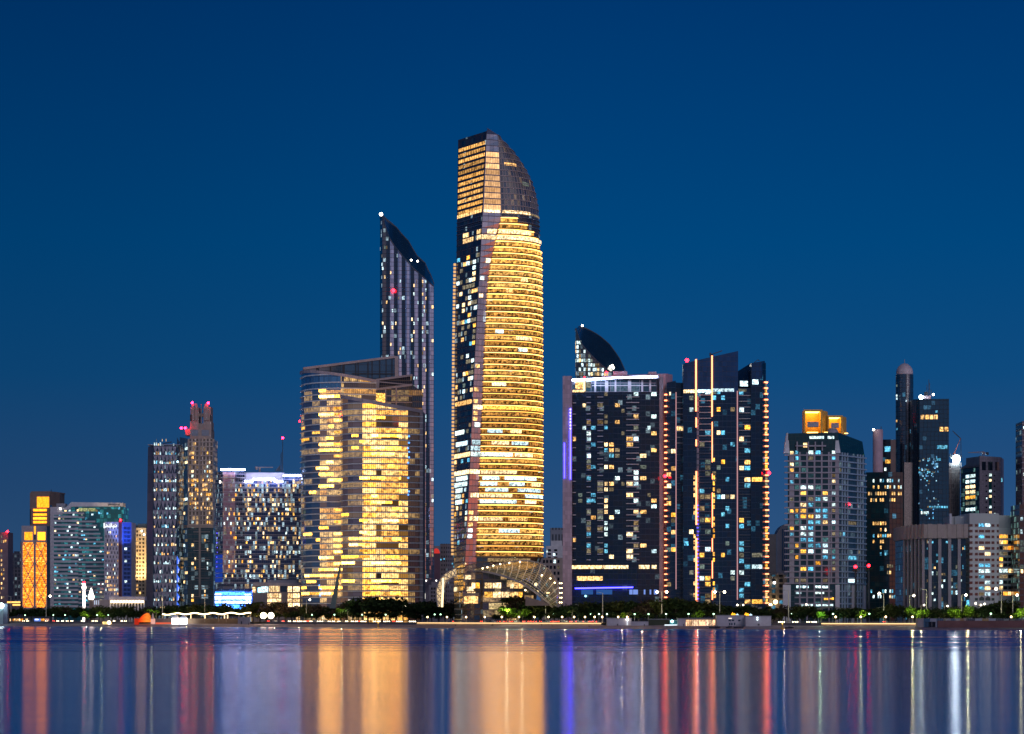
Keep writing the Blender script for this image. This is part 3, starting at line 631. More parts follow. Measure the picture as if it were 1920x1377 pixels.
# ================================================================ FLUTED TOWERS WITH SLICED ROOFS
def sliced(name, label, Y, left, base_w, front_rim, back_rim, D, mats, FH, bag_f, depth_f):
    T = thing(name, label, 'skyscraper', (X(left, Y), Y, G))
    n = 40; a, b = front_rim[0][0], front_rim[-1][0]
    pts = [(left, Y+14)]+[(a+(b-a)*i/n, Y+depth_f(i/n)) for i in range(n+1)]
    ztf = [Zp(polyx(p, front_rim), y) for p, y in pts]; ztf[0] = Zp(back_rim[0][1]+4, Y)
    S = wall(pts); mb = MB()
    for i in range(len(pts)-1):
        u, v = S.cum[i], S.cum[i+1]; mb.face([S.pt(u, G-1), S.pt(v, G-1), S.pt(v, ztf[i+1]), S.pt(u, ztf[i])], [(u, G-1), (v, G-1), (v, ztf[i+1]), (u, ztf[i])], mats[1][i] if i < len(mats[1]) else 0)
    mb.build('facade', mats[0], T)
    # roof: from the front rim back to the higher rear rim
    bp = []
    for i, (p, y) in enumerate(pts):
        t = i/(len(pts)-1); px = back_rim[0][0]+(back_rim[-1][0]-back_rim[0][0])*t; bp.append(P(px, polyx(px, back_rim), Y+D))
    fp = [Vector((S.pt(u, 0).x, S.pt(u, 0).y, z)) for u, z in zip(S.cum, ztf)]
    mb = MB(); mr = MB()
    for i in range(len(pts)-1):
        mb.face([fp[i], fp[i+1], bp[i+1], bp[i]], [(i, 0), (i+1, 0), (i+1, 8), (i, 8)]); mr.bar(fp[i], fp[i+1], .9); mr.bar(bp[i], bp[i+1], .8)
    mb.build('sloping_roof', plain_once('dark roof glass', (.012, .03, .045), .12), T, True); mr.build('roof_rim', plain_once('dark rim', (.05, .07, .10), .3), T)
    mb = MB()
    for i in range(len(pts)-1): mb.face([Vector((bp[i+1].x, bp[i+1].y, G-1)), Vector((bp[i].x, bp[i].y, G-1)), bp[i], bp[i+1]])
    mb.face([Vector((fp[-1].x, fp[-1].y, G-1)), Vector((bp[-1].x, bp[-1].y, G-1)), bp[-1], fp[-1]]); mb.face([Vector((bp[0].x, bp[0].y, G-1)), Vector((fp[0].x, fp[0].y, G-1)), fp[0], bp[0]])
    mb.build('rear_wall', NAVY, T)
    bag_f(T, S, ztf); return T, S
def flute(t):
    ph = (t*6.5) % 1; return 2+4*t*t+1.9*min(ph, 1-ph)
FHW = 4.0
def wtc_bag(T, S, ztf):
    Y = 2260; zz = lambda py: Zp(py, Y); bag = WinBag(); zs = rng(zz(1140), zz(420), FHW)
    top = lambda u: polyx(u, list(zip(S.cum, ztf)))
    for pa, pb, n, pr in ((716, 727, 4, .22), (731, 744, 4, .14), (746, 752, 2, .22), (771, 778, 2, .42), (780, 785, 2, .3), (791, 800, 3, .45), (809, 813, 1, .2)):
        us = linspace(S.upx(pa), S.upx(pb), n)
        for z in zs:
            if z+FHW > top(us[0])-3: continue
            k = .35+.65*abs(math.sin(z*.11+pa))
            for i in range(n):
                if R() < pr*k*.65: bag.add(S, us[i]+.3, us[i+1]-.3, z+.6, z+FHW-.5, random.choice([LP, LP, LD, LC, LD, LC]), .25)
    bag.done(T)
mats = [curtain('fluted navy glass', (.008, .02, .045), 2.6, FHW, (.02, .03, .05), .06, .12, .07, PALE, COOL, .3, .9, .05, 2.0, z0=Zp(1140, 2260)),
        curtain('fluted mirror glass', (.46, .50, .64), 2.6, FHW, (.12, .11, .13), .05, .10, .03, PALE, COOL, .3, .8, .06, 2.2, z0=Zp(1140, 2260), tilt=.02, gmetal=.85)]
# flutes: each turned so that its right flank mirrors the afterglow
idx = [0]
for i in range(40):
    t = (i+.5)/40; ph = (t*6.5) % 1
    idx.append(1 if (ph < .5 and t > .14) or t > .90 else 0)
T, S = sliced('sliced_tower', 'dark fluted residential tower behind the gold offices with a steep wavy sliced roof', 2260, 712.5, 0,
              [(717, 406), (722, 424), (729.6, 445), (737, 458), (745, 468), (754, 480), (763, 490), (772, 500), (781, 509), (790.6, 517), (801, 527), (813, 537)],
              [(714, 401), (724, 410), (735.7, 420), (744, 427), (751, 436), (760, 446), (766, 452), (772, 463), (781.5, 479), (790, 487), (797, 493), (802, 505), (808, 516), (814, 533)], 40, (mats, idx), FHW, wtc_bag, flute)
lamp(T, P(714.5, 402, 2262), 1.7, WLAMP, 'roof_beacon'); lamp(T, S.pt(S.upx(737), Zp(545, 2260), 2), 1.6)
for px, py in ((771, 492), (783, 494)): MB().sphere(P(px, py-4, 2262), 1.0, 6, 4).build('roof_lamp', WLAMP, T)
def burj_bag(T, S, ztf):
    Y = 2240; zz = lambda py: Zp(py, Y); bag = WinBag(); top = lambda u: polyx(u, list(zip(S.cum, ztf)))
    for z in rng(zz(705), zz(640), 4.2):
        us = linspace(S.upx(1079.5), S.upx(1140), 16)
        for i in range(16):
            if z+4.5 < top(us[i])-1 and R() < (.75 if i > 4 else .5): bag.add(S, us[i]+.2, us[i+1]-.2, z+.6, z+3.6, random.choice([LC, LP, LC, LD, LD]), .25)
    bag.done(T)
mats2 = [curtain('office tower glass', (.03, .05, .06), 2.6, 4.2, (.05, .05, .06), .1, .14, .3, PALE, COOL, .5, .4, z0=Zp(705, 2240))]
T, S = sliced('sliced_tower', 'dark tower with curved sliced roof rising behind the dark apartment slab', 2240, 1078.5, 0,
              [(1080, 616), (1084, 630), (1087.6, 641), (1095, 651), (1103, 661), (1112, 670), (1120, 678), (1132, 688), (1143, 697), (1158, 706), (1171, 712)],
              [(1085, 612), (1097, 615), (1109, 621), (1118, 626), (1127, 632), (1135, 639), (1143, 646), (1154, 661), (1162, 673), (1169, 688), (1174, 700)], 45, (mats2, []), 4.2, burj_bag, lambda t: 2+14*t*t)
lamp(T, P(1092, 611, 2242), 1.0, WLAMP, 'roof_beacon')
for px, py in ((1145, 688), (1150, 690), (1148, 686)): MB().sphere(P(px, py, 2255), 1.2, 6, 4).build('roof_lamp', WLAMP, T)
# ================================================================ DARK APARTMENT SLAB
def slab_block():
    Y = 1600.0; FH = 3.76; zz = lambda py: Zp(py, Y)
    T = thing('apartment_tower', 'dark apartment slab with rose pier, white roof light line and blue light strips', 'apartment tower', (X(1150, Y), Y, G))
    pts = [(1072, Y), (1110, Y-2), (1150, Y-3), (1196, Y-3), (1236, Y-2)]; S = wall(pts); z0 = zz(1140)
    gl = curtain('dark apartment glass', (.006, .016, .035), 3.1, FH, (.012, .025, .05), .05, .14, .06, (1, .62, .26), COOL, .5, .28, .09, 1.55, .5, .01, 4, z0, .8, .3, .004)
    body(T, pts, 30, zz(736), gl)
    # set back crown storey with glazed frames and the white light line
    cp = [(1072, Y+3), (1110, Y+1), (1150, Y), (1196, Y+0), (1231, Y+1)]; C = wall(cp)
    CR = body(T, cp, 24, zz(712), curtain('crown glass', (.02, .07, .09), 6.5, 6, (.3, .28, .32), .04, .1, .25, (.3, .7, .8), COOL, .6, .12, z0=zz(736)), 'crown', zz(737))
    for px in (1116, 1136, 1154, 1179, 1204, 1219): u = C.upx(px); C.strip(MB(), u-.6, u+.6 if px not in (1136, 1179) else u+1.6, zz(735), zz(713), -.1, .5).build('crown_post', WHITE, CR)
    C.strip(MB(), C.upx(1110), C.L, zz(724), zz(722.5), -.1, .45).build('crown_rail', WHITE, CR)
    w = WinBag(); w.add(C, C.upx(1079), C.upx(1094), zz(729), zz(716), LW, .3); w.add(C, C.upx(1097), C.upx(1108), zz(727), zz(716), LD, .3); w.add(C, C.upx(1074), C.upx(1095), zz(735), zz(731), LP, .3); w.done(T, 'lit_crown_room')
    MB().box(C.pt(C.upx(1095), 0).x-.5, C.pt(C.upx(1095), 0).x+.7, Y-1, Y+2, zz(734), zz(713)).build('lit_post', emit_once('warm strip', (1, .75, .4), 2.2), T)
    li = MB()
    for a, b, pa, pb in zip([1068, 1110, 1150, 1196], [1110, 1150, 1196, 1232], [713.5, 711.2, 709, 707.3], [711.2, 709, 707.3, 706.3]): li.bar(P(a, pa, Y-4), P(b, pb, Y-4), .9, 1.0)
    li.build('roof_light_line', WLED, T)
    MB().prism([(X(1064, Y), Y-3.4), (X(1236, Y), Y-3.4), (X(1238, Y), Y+26), (X(1064, Y), Y+26)], zz(711), [zz(712.5), zz(705.5), zz(705.5), zz(712.5)]).build('roof_slab', GREY, T)
    MB().prism([(X(1130, Y), Y+8), (X(1250, Y), Y+6), (X(1262, Y+8), Y+14), (X(1262, Y+8), Y+30), (X(1130, Y), Y+30)], G-1, [zz(703), zz(699), zz(699), zz(699), zz(703)]).build('rear_wing', PINK, T)
    MB().box(X(1150, Y+12), X(1176, Y+12), Y+12, Y+20, zz(704), zz(693), bottom=True).build('plant_room', PINK, T); MB().box(X(1216, Y+12), X(1231, Y+12), Y+12, Y+20, zz(703), zz(694), bottom=True).build('plant_room', PINK, T)
    MB().prism([(X(1055, Y-6), Y-6), (X(1072.5, Y-6), Y-6), (X(1072.5, Y+24), Y+24), (X(1055, Y+24), Y+24)], G-1, zz(707)).build('rose_pier', curtain('afterglow pink tiles', (.52, .36, .40), 1.6, 3.0, (.36, .25, .28), .06, .06, 0, rough=.5, ior=1.4, tilt=0), T)  # pink of the afterglow put into the pier's tile colour
    MB().prism([(X(1236, Y), Y-2), (X(1243.5, Y), Y-2), (X(1244, Y+24), Y+24), (X(1237, Y+24), Y+24)], G-1, zz(708)).build('end_pier', GREY, T)
    for a, b, pa, pb in ((1068.2, 1070.6, 768, 900), (1057.4, 1058.6, 832, 898)): MB().box(X(a, Y-6), X(b, Y-6), Y-6.5, Y-6, zz(pb), zz(pa), bottom=True).build('blue_light_strip', BLUELED, T)
    for py in range(768, 810, 6): MB().sphere(P(1069.5, py, Y-6.8), .5, 6, 4).build('strip_lamp', emit_once('violet lamp', (.7, .6, 1), 3), T)
    MB().bar(P(1078, 1103.5, Y-4), P(1187, 1101.5, Y-4), .8).build('blue_light_strip', BLUELED, T)
    zs = rng(zz(1050), zz(738), FH)
    for a, b in ((1074, 1080), (1100, 1108), (1120, 1131), (1174, 1198)):
        for i, z in enumerate(zs):
            if a == 1074 and i % 2: continue
            S.strip(MB(), S.upx(a), S.upx(b), z-.28, z+.22, 0, 1.1).build('balcony_slab', SLABW, T)
    bag = WinBag()
    cols = [(1074, 1080, .10), (1084, 1092, .1), (1092, 1099, .12), (1100, 1108, .30), (1108, 1117, .30), (1120, 1131, .36), (1133, 1139.5, .42), (1142, 1151, .22), (1153, 1162, .16), (1165, 1171, .1), (1174.5, 1187, .42), (1188, 1197, .4), (1200, 1212, .22), (1214, 1220, .1), (1221, 1231, .24)]
    for a, b, pr in cols:
        run = None
        for z in zs:
            py = HY-(z-H)/Y*F
            pk = pr*(1.25 if 930 < py < 1050 else .75 if py > 800 else .6)
            if R() < pk:
                m = run if (run and R() < .5) else random.choice([LW, LP, LW, LP, LC, LB, LD, LD, LD, LC]); run = m
                bag.add(S, S.upx(a)+.1, S.upx(b)-.1, z+.75, z+FH-.55, m, .2)
    bag.add(S, S.upx(1072), S.upx(1130), zz(1067), zz(1060.5), LP, .4); bag.add(S, S.upx(1131), S.upx(1178), zz(1067), zz(1060.5), LP, .4); bag.add(S, S.upx(1198), S.upx(1218), zz(1067), zz(1060), LP, .4); bag.add(S, S.upx(1222), S.upx(1231), zz(1067), zz(1060), LP, .4)
    bag.add(S, S.upx(1082), S.upx(1130), zz(1089), zz(1081), LW, .3)
    for a, b in ((1180, 1186), (1187, 1196), (1207, 1210), (1218, 1221), (1226, 1232), (1090, 1112), (1118, 1148)): bag.add(S, S.upx(a), S.upx(b), zz(1115), zz(1106), emit_once('blue hall light', (.25, .4, 1), .8) if a > 1150 else emit_once('dim blue hall light', (.05, .18, .6), .5), .3)
    bag.done(T)
    lamp(T, P(1137, 699, Y+8), .9); lamp(T, P(1096, 708, Y-2), .6); lamp(T, P(1098, 1118, Y-7), .7, emit_once('blue sign lamp', (.3, .75, 1), 4), 'sign_lamp')
slab_block()

# ================================================================ TOWER WITH ORANGE LIGHT STRIPS
def strip_tower():
    Y = 1585.0; FH = 3.86; zz = lambda py: Zp(py, Y); z0 = zz(1140)
    T = thing('apartment_tower', 'navy glass tower with slanted crowns and orange vertical light strips', 'apartment tower', (X(1345, Y), Y, G))
    def gm(n, seed, lp=.05): return curtain(n, (.004, .018, .05), 2.9, FH, (.015, .04, .08), .05, .12, lp, (1, .60, .22), CYAN, .5, .25, .08, 1.6, .5, .012, seed, z0, .8, .3, .003)
    crown = curtain('blue crown glass', (.015, .06, .16), 2.6, 3.4, (.01, .02, .05), .06, .08, 0, rough=.1, ior=2.0, z0=z0, gmetal=.4)
    wings = {}
    def wing(n, pts, D, pa, pb, m, z_b=None, nm='wing'):
        S = wall(pts); q = [(X(p, y), y) for p, y in pts]; yb = max(y for _, y in q)+D; k = len(q)
        cum = S.cum; zt = [zz(pa)+(zz(pb)-zz(pa))*c/S.L for c in cum]
        MB().prism(q+[(q[-1][0], yb), (q[0][0], yb)], G-1 if z_b is None else z_b, zt+[zt[-1], zt[0]]).build(nm, m, T); return S
    A = wing('left', [(1250, Y+6), (1267, Y+4)], 22, 716, 713, gm('left wing glass', 1, .10))
    B = wing('recess', [(1267, Y+9), (1282, Y+9)], 20, 715, 716, gm('recess glass', 2, .06))
    Cc = wing('main', [(1281, Y-2), (1305, Y-4), (1335, Y-5), (1384, Y-5)], 24, 738, 738, gm('main glass', 3, .06))
    wing('main crown', [(1281, Y-2), (1305, Y-4), (1335, Y-5), (1384, Y-5)], 8, 683, 660, crown, zz(738), 'crown')
    D = wing('right', [(1384, Y-1), (1408, Y-1)], 24, 728, 728, gm('right recess glass', 5, .05))
    E = wing('right end', [(1408, Y-3), (1428, Y-4), (1436, Y)], 24, 692, 680, gm('right glass', 6, .06))
    # black sloped roof between the crowns
    v = [P(1384, 724, Y), P(1408, 724, Y), P(1408, 681, Y+22), P(1384, 696, Y+22)]
    mb = MB(); mb.face(v); mb.face([v[3], v[2], Vector((v[2].x, v[2].y, G)), Vector((v[3].x, v[3].y, G))]); mb.build('sloping_roof', BLACKG, T)
    wing('right crown', [(1409, Y-3.4), (1428, Y-4.4), (1434, Y)], 10, 682, 677, crown, zz(712), 'crown')
    # bands of white light under the crowns
    bag = WinBag(); bag.add(Cc, .3, Cc.upx(1306), zz(738), zz(732), LP, .6); bag.add(Cc, Cc.upx(1307), Cc.upx(1334), zz(738), zz(732), LC, .6); bag.add(Cc, Cc.upx(1336), Cc.upx(1376), zz(736), zz(730.5), LC, .6); bag.add(D, .2, D.L-3, zz(735), zz(730), LD, .4)
    bag.add(D, D.L*.15, D.L*.75, zz(725), zz(715), LC, .5); bag.add(E, 1, E.upx(1422), zz(722), zz(713), LC, .5); bag.add(A, 2, A.upx(1258), zz(740), zz(734), LP, .5)
    zs = rng(zz(1134), zz(742), FH)
    for z in zs:
        py = HY-(z-H)/Y*F
        for S, a, b, h in ((B, .3, B.L-.3, .35), (Cc, Cc.upx(1311), Cc.upx(1334), .35), (D, .4, D.L, .3)): S.strip(MB(), a, b, z-h/2-.1, z+h/2, -.1, .9).build('balcony_slab', plain_once('slate slab edge', (.10, .11, .14), .5) if py > 840 else SLABW, T)
        cells = [(A, 0, .5, .18), (A, .5, 1, .16), (B, .1, .9, .16)] + [(Cc, a, b, p) for a, b, p in ((.02, .10, .1), (.11, .19, .1), (.30, .39, .3), (.40, .50, .3), (.53, .60, .30), (.61, .68, .16), (.69, .76, .22), (.77, .84, .2), (.86, .94, .1))] + [(D, .08, .45, .24), (D, .5, .95, .32), (E, .05, .62, .36)]
        for S, a, b, pr in cells:
            if S is Cc and 860 < py < 990 and a > .25: pr *= 1.8
            if R() < pr*.75: bag.add(S, S.L*a+.1, S.L*b-.1, z+.6, z+FH-.5, random.choice([LW, LY, LD, LP, LC, LB, LD, LD, LB] if S is not E else [LY, LY, LW, LC, LD]), .22)
    bag.done(T)
    # light strips, with the gaps the photo shows
    def vs(px, a, b, m, w=.9, yy=Y-6.2): MB().box(X(px, yy)-w/2, X(px, yy)+w/2, yy-.6, yy, zz(b), zz(a), bottom=True).build('light_strip', m, T)
    pinky = emit_once('rose light strip', (1, .50, .55), .55)
    vs(1305, 676, 773, ORLED, 1.0); vs(1305.3, 785, 803, ORLED); vs(1305.3, 826, 838, ORLED); vs(1305.5, 885, 985, ORLED, 1.0); vs(1305.5, 1010, 1128, ORLED, 1.1)
    vs(1335, 669, 783, ORLED); vs(1335.3, 793, 868, ORLED, .6); vs(1335.6, 890, 900, ORLED, .5); vs(1335.6, 925, 990, ORLED, .6); vs(1335.6, 1010, 1035, ORLED, .6); vs(1335.6, 1052, 1085, ORLED, .6); vs(1335.6, 1108, 1125, ORLED, .7)
    vs(1382.5, 735, 1125, pinky, .7, Y-5.6); vs(1267.5, 735, 1105, pinky, .6, Y+3)
    Cc.strip(MB(), Cc.upx(1306.4), Cc.upx(1310.6), zz(1130), zz(745), -.1, .5).build('tiled_pier', curtain('grey tiles', (.30, .26, .30), 9, FH, (.05, .05, .06), 0, .18, 0, rough=.5, ior=1.4), T)
    for px in (1307.5, 1309.5):
        for py in range(948, 1128, 7): MB().sphere(P(px+random.uniform(-.6, .6), py, Y-5.6), .42, 5, 4).build('blue_lamp', emit_once('deep blue lamp', (.12, .1, 1), 2.0), T)
    for py in range(856, 1125, 11):
        if R() < .65: MB().box(X(1336.8, Y-5), X(1340, Y-5), Y-5.6, Y-5, zz(py), zz(py-7), bottom=True).build('stair_window', LY, T)
        if R() < .4 and py > 880: MB().box(X(1300.5, Y-5), X(1304, Y-5), Y-5.6, Y-5, zz(py), zz(py-7), bottom=True).build('stair_window', LW, T)
    k = 0
    for z in rng(zz(1131), zz(714), FH):
        px = 1435.5+min(1, (zz(690)-z)/60*.5+.3)*3.2
        MB().box(X(px-4.2, Y), X(px+2.6, Y), Y-1.6, Y+2, z-.42, z+.42, bottom=True).build('edge_light_bar', ORLED, T)
        if R() < .55: MB().box(X(px-3.4, Y), X(px+.6, Y), Y-.8, Y+1, z+.8, z+FH-.9, bottom=True).build('edge_window', random.choice([LY, LW, LD]), T)
        if z < zz(735) and R() < .92: MB().box(X(1246.5, Y), X(1251.5, Y), Y+3, Y+6, z-.35, z+.35, bottom=True).build('edge_light_bar', ORLED, T)
    MB().prism([(X(1433, Y), Y-.5), (X(1441, Y), Y+.5), (X(1441, Y), Y+20), (X(1433, Y), Y+20)], G-1, [zz(700), zz(760), zz(760), zz(700)]).build('balcony_edge', NAVY, T)
    lamp(T, P(1288, 676, Y+2), 1.2); lamp(T, P(1441.5, 887, Y-3), 1.2); lamp(T, P(1247, 893, Y), 1.1)
    mb = MB(); mb.bar(P(1331, 666, Y+4), P(1354, 658, Y+4), .5); mb.bar(P(1332, 668, Y+4), P(1332, 662, Y+4), 1.2); mb.bar(P(1331, 667.5, Y+4), P(1337, 666, Y+4), 1.6); mb.build('roof_crane', DARK, T)
    mb = MB(); mb.bar(P(1413, 681, Y+4), P(1421, 675, Y+4), .4); mb.bar(P(1421, 675, Y+4), P(1424, 677, Y+4), .5); mb.build('roof_crane', DARK, T)
strip_tower()

# ================================================================ GREY BALCONY TOWER WITH GOLD ROOF LANTERNS
def grid_tower():
    Y = 1540.0; FH = 3.76; zz = lambda py: Zp(py, Y); z0 = zz(1139.5)
    T = thing('balcony_tower', 'grey balcony tower with two golden roof lanterns and a dark green crown', 'apartment tower', (X(1545, Y), Y, G))
    fp = [(1477, Y), (1573, Y)]; sp_ = [(1573, Y), (1621, Y+30)]; S, E = wall(fp), wall(sp_)
    g1 = curtain('grid tower glass', (.008, .04, .045), 4.4, FH, (.02, .05, .06), .05, .1, .10, (.8, .7, .4), (.3, .8, .8), .6, .2, .1, 1.6, .5, .012, 21, z0, .8, .3, .004)
    g2 = curtain('grid side glass', (.02, .05, .08), 3.2, FH, (.03, .06, .08), .06, .1, .14, (.5, .7, .8), COOL, .6, .22, .1, 1.7, .5, .012, 22, z0, .8, .3, .01)
    q = [(X(p, y), y) for p, y in ((1477, Y), (1573, Y), (1621, Y+30), (1525, Y+32))]
    MB().prism(q, G-1, zz(848)).build('facade', g1, T)
    E.strip(MB(), 0, E.L, G-1, zz(848), .06, .1).build('side_facade', g2, T)
    q2 = [(X(p, y), y) for p, y in ((1478, Y+.3), (1571.5, Y+.3), (1617, Y+30), (1525, Y+32))]
    mb = MB(); b = [Vector((x, y, zz(849))) for x, y in q]; t = [Vector((x, y, z)) for (x, y), z in zip(q2, (zz(813), zz(811), zz(822), zz(813)))]
    for i in range(4): mb.face([b[i], b[(i+1) % 4], t[(i+1) % 4], t[i]], [(0, b[i].z), (30, b[i].z), (30, t[i].z), (0, t[i].z)])
    mb.face(t); mb.build('crown', curtain('green crown glass', (.008, .045, .045), 2.2, 2.4, (.005, .02, .02), .06, .06, 0, rough=.15, ior=1.6), T)
    for a0, a1, b0, b1 in ((1470, 1480.5, 1475.5, 1478), (1565.5, 1576, 1567.5, 1570.5)):
        v = [P(a0, 850, Y-1.2), P(a1, 850, Y-1.2), P(b1, 812, Y+1), P(b0, 812, Y+1)]; bk = Vector((0, 5, 0)); mb = MB(); mb.face(v)
        for i in range(4): mb.face([v[i], v[(i+1) % 4], v[(i+1) % 4]+bk, v[i]+bk])
        mb.build('corner_fin', WHITE, T)
    # front grid
    gw = plain_once('grey white grid', (.34, .30, .33), .6); bw = plain_once('side grid', (.36, .48, .58), .6)
    zs = rng(zz(1094), zz(850), FH)
    for i, z in enumerate(zs):
        S.strip(MB(), -2.2, S.L+.3, z-.42, z+.42, -.2, 1.0).build('balcony_slab', gw, T); E.strip(MB(), .35, E.L+1.2, z-.40, z+.40, -.2, 1.1).build('balcony_slab', bw, T)
    for px in (1499.5, 1513, 1527, 1540.5, 1554): S.strip(MB(), S.upx(px)-.5, S.upx(px)+.5, G-1, zz(848), -.1, .7).build('grid_post', gw, T)
    S.strip(MB(), S.upx(1480), S.upx(1489), zz(1094), zz(851), -.1, .35).build('wall_strip', gw, T); S.strip(MB(), S.upx(1557), S.upx(1560), zz(1094), zz(851), -.1, .35).build('wall_strip', gw, T); S.strip(MB(), S.upx(1566), S.L, zz(1094), zz(851), -.1, .35).build('wall_strip', gw, T)
    for px, w in ((1578, .5), (1583, .4), (1588, .4), (1607, .5), (1612, .4), (1617, .5)): E.strip(MB(), E.upx(px)-w/2, E.upx(px)+w/2, G-1, zz(848), 0, .9).build('grid_post', bw, T)
    for px, w in ((1475, 5.0), (1570, 2.8), (1599, 3.8), (1619, 2.6)):
        SS = S if px < 1573 else E; u = SS.upx(px); SS.strip(MB(), u-w/2, u+w/2, G-1, zz(1097), -.1, 1.3).build('base_pier', WHITE, T)
    for z in rng(zz(1132), zz(1098), 4.0): S.strip(MB(), S.upx(1490), S.upx(1560), z-.5, z+.4, -.1, .6).build('base_band', gw, T); E.strip(MB(), 1, E.L, z-.5, z+.4, -.1, .6).build('base_band', bw, T)
    S.strip(MB(), S.upx(1491), S.upx(1548), zz(838), zz(835.5), 1.2, 2.6).build('crown_balcony', gw, T)
    for px in (1494, 1515, 1528, 1541): S.strip(MB(), S.upx(px)-.4, S.upx(px)+.4, zz(846), zz(829), 1.4, 2.2).build('crown_post', gw, T)
    bag = WinBag(); us = [S.upx(p) for p in (1489, 1499, 1513.5, 1527, 1540.5, 1554)]
    for z in zs:
        for i in range(5):
            pr = .33
            if R() < pr:
                m = random.choice([LC, LB, LB, LP, LD, LD, LB, LY, LC]); n = 2 if (i < 4 and R() < .3) else 1
                for j in range(n): bag.add(S, us[i+j]+.8, us[i+j+1]-.8, z+.7, z+FH-.8, m, .2)
        if R() < .4: bag.add(S, S.upx(1560), S.upx(1566), z+.9, z+FH-.9, random.choice([LB, LP, LC, LD]), .3, 5)
        if R() < .35: bag.add(S, S.upx(1481.5), S.upx(1487.5), z+.6, z+FH-1.2, random.choice([LP, LY, LB, LD]), .5, 5)
        for a, b in ((1574, 1577), (1579, 1583), (1590, 1605), (1607.5, 1611.5)):
            if R() < .16: bag.add(E, E.upx(a)+.1, E.upx(b)-.1, z+.7, z+FH-.8, random.choice([LB, LC, LD, LD]), .25, 4)
    for a, b, py in ((1518, 1530, 823), (1531, 1545, 823), (1552, 1564, 823)): bag.add(S, S.upx(a), S.upx(b), zz(py), zz(py-5), LC, -.2)
    bag.add(S, S.upx(1506), S.upx(1513), zz(839), zz(831), LP, .9)
    for a, b, py, m in ((1493, 1502, 1103, LC), (1505, 1516, 1103, LC), (1528, 1552, 1103, LC), (1492, 1502, 1114, LC), (1528, 1545, 1114, LC), (1545, 1563, 1125, LY), (1502, 1524, 1137, LC), (1530, 1562, 1137, LC)): bag.add(S, S.upx(a), S.upx(b), zz(py), zz(py-4.5), m, .35)
    bag.done(T)
    # the two lanterns: open fronted gold boxes lit by lamps inside
    goldm = plain_once('gold painted lantern', (.80, .42, .05), .5); lampm = emit('lantern lamp', (1, .60, .12), 7, True)
    for a, c, b, t, base, yo in ((1508, 1540, 1552, 769, 812, 2), (1552.5, 1578, 1587, 778, 812, 10)):
        y = Y+yo; y2 = y+11; x0, x1, x2 = X(a, y), X(c, y), X(b, y2); z0_, z1_ = zz(base), zz(t); mb = MB()
        mb.face([(x0, y2, z0_), (x1, y2, z0_), (x1, y2, z1_), (x0, y2, z1_)]); mb.face([(x0, y, z0_), (x0, y2, z0_), (x0, y2, z1_), (x0, y, z1_)]); mb.face([(x1, y2, z0_), (x1, y, z0_), (x1, y, z1_), (x1, y2, z1_)])
        mb.face([(x0, y, z1_), (x1, y, z1_), (x2, y2, z1_), (x0, y2, z1_)])
        mb.box(x0-.3, x0+.7, y-.4, y+.6, z0_, z1_+.4); mb.box(x1-.5, x1+.6, y-.4, y+.6, z0_, z1_+.4); mb.box(x0+.7, x1-.5, y-.4, y+.6, z1_-.9, z1_+.4, bottom=True)
        mb.face([(x1+.7, y+.6, z0_), (x2, y2, z0_), (x2, y2, z1_), (x1+.7, y+.6, z1_)]); LN = mb.build('gold_lantern', goldm, T)
        MB().box(x0+1.2, x1-1.0, y+2, y2-1, z1_-1.0, z1_-.5, bottom=True).build('lantern_lamp', lampm, LN); MB().box(x0+2, x1-2, y+1, y+2.5, z0_+.3, z0_+.8).build('lantern_lamp', lampm, LN)
        MB().box(x1+2.0, x2-.5, y+.2, y+.9, z0_+.3, z0_+.7).build('lantern_lamp', lampm, LN)
        MB().prism([(x0+2.2, y+1.4), (x1-1.6, y+1.4), (x1-2.4, y+5), (x0+3, y+5)], z0_+4.2, z0_+7.4).build('roof_plant', STEEL, T)
    MB().lathe((X(1561, Y+4), Y+4, zz(812)), [(4.0, 0), (3.6, 1.6), (2.4, 3), (.1, 3.8)], 12).build('roof_dome', GREY, T, True)
    lamp(T, E.pt(E.upx(1589), zz(945), 1.5), .6)
grid_tower()
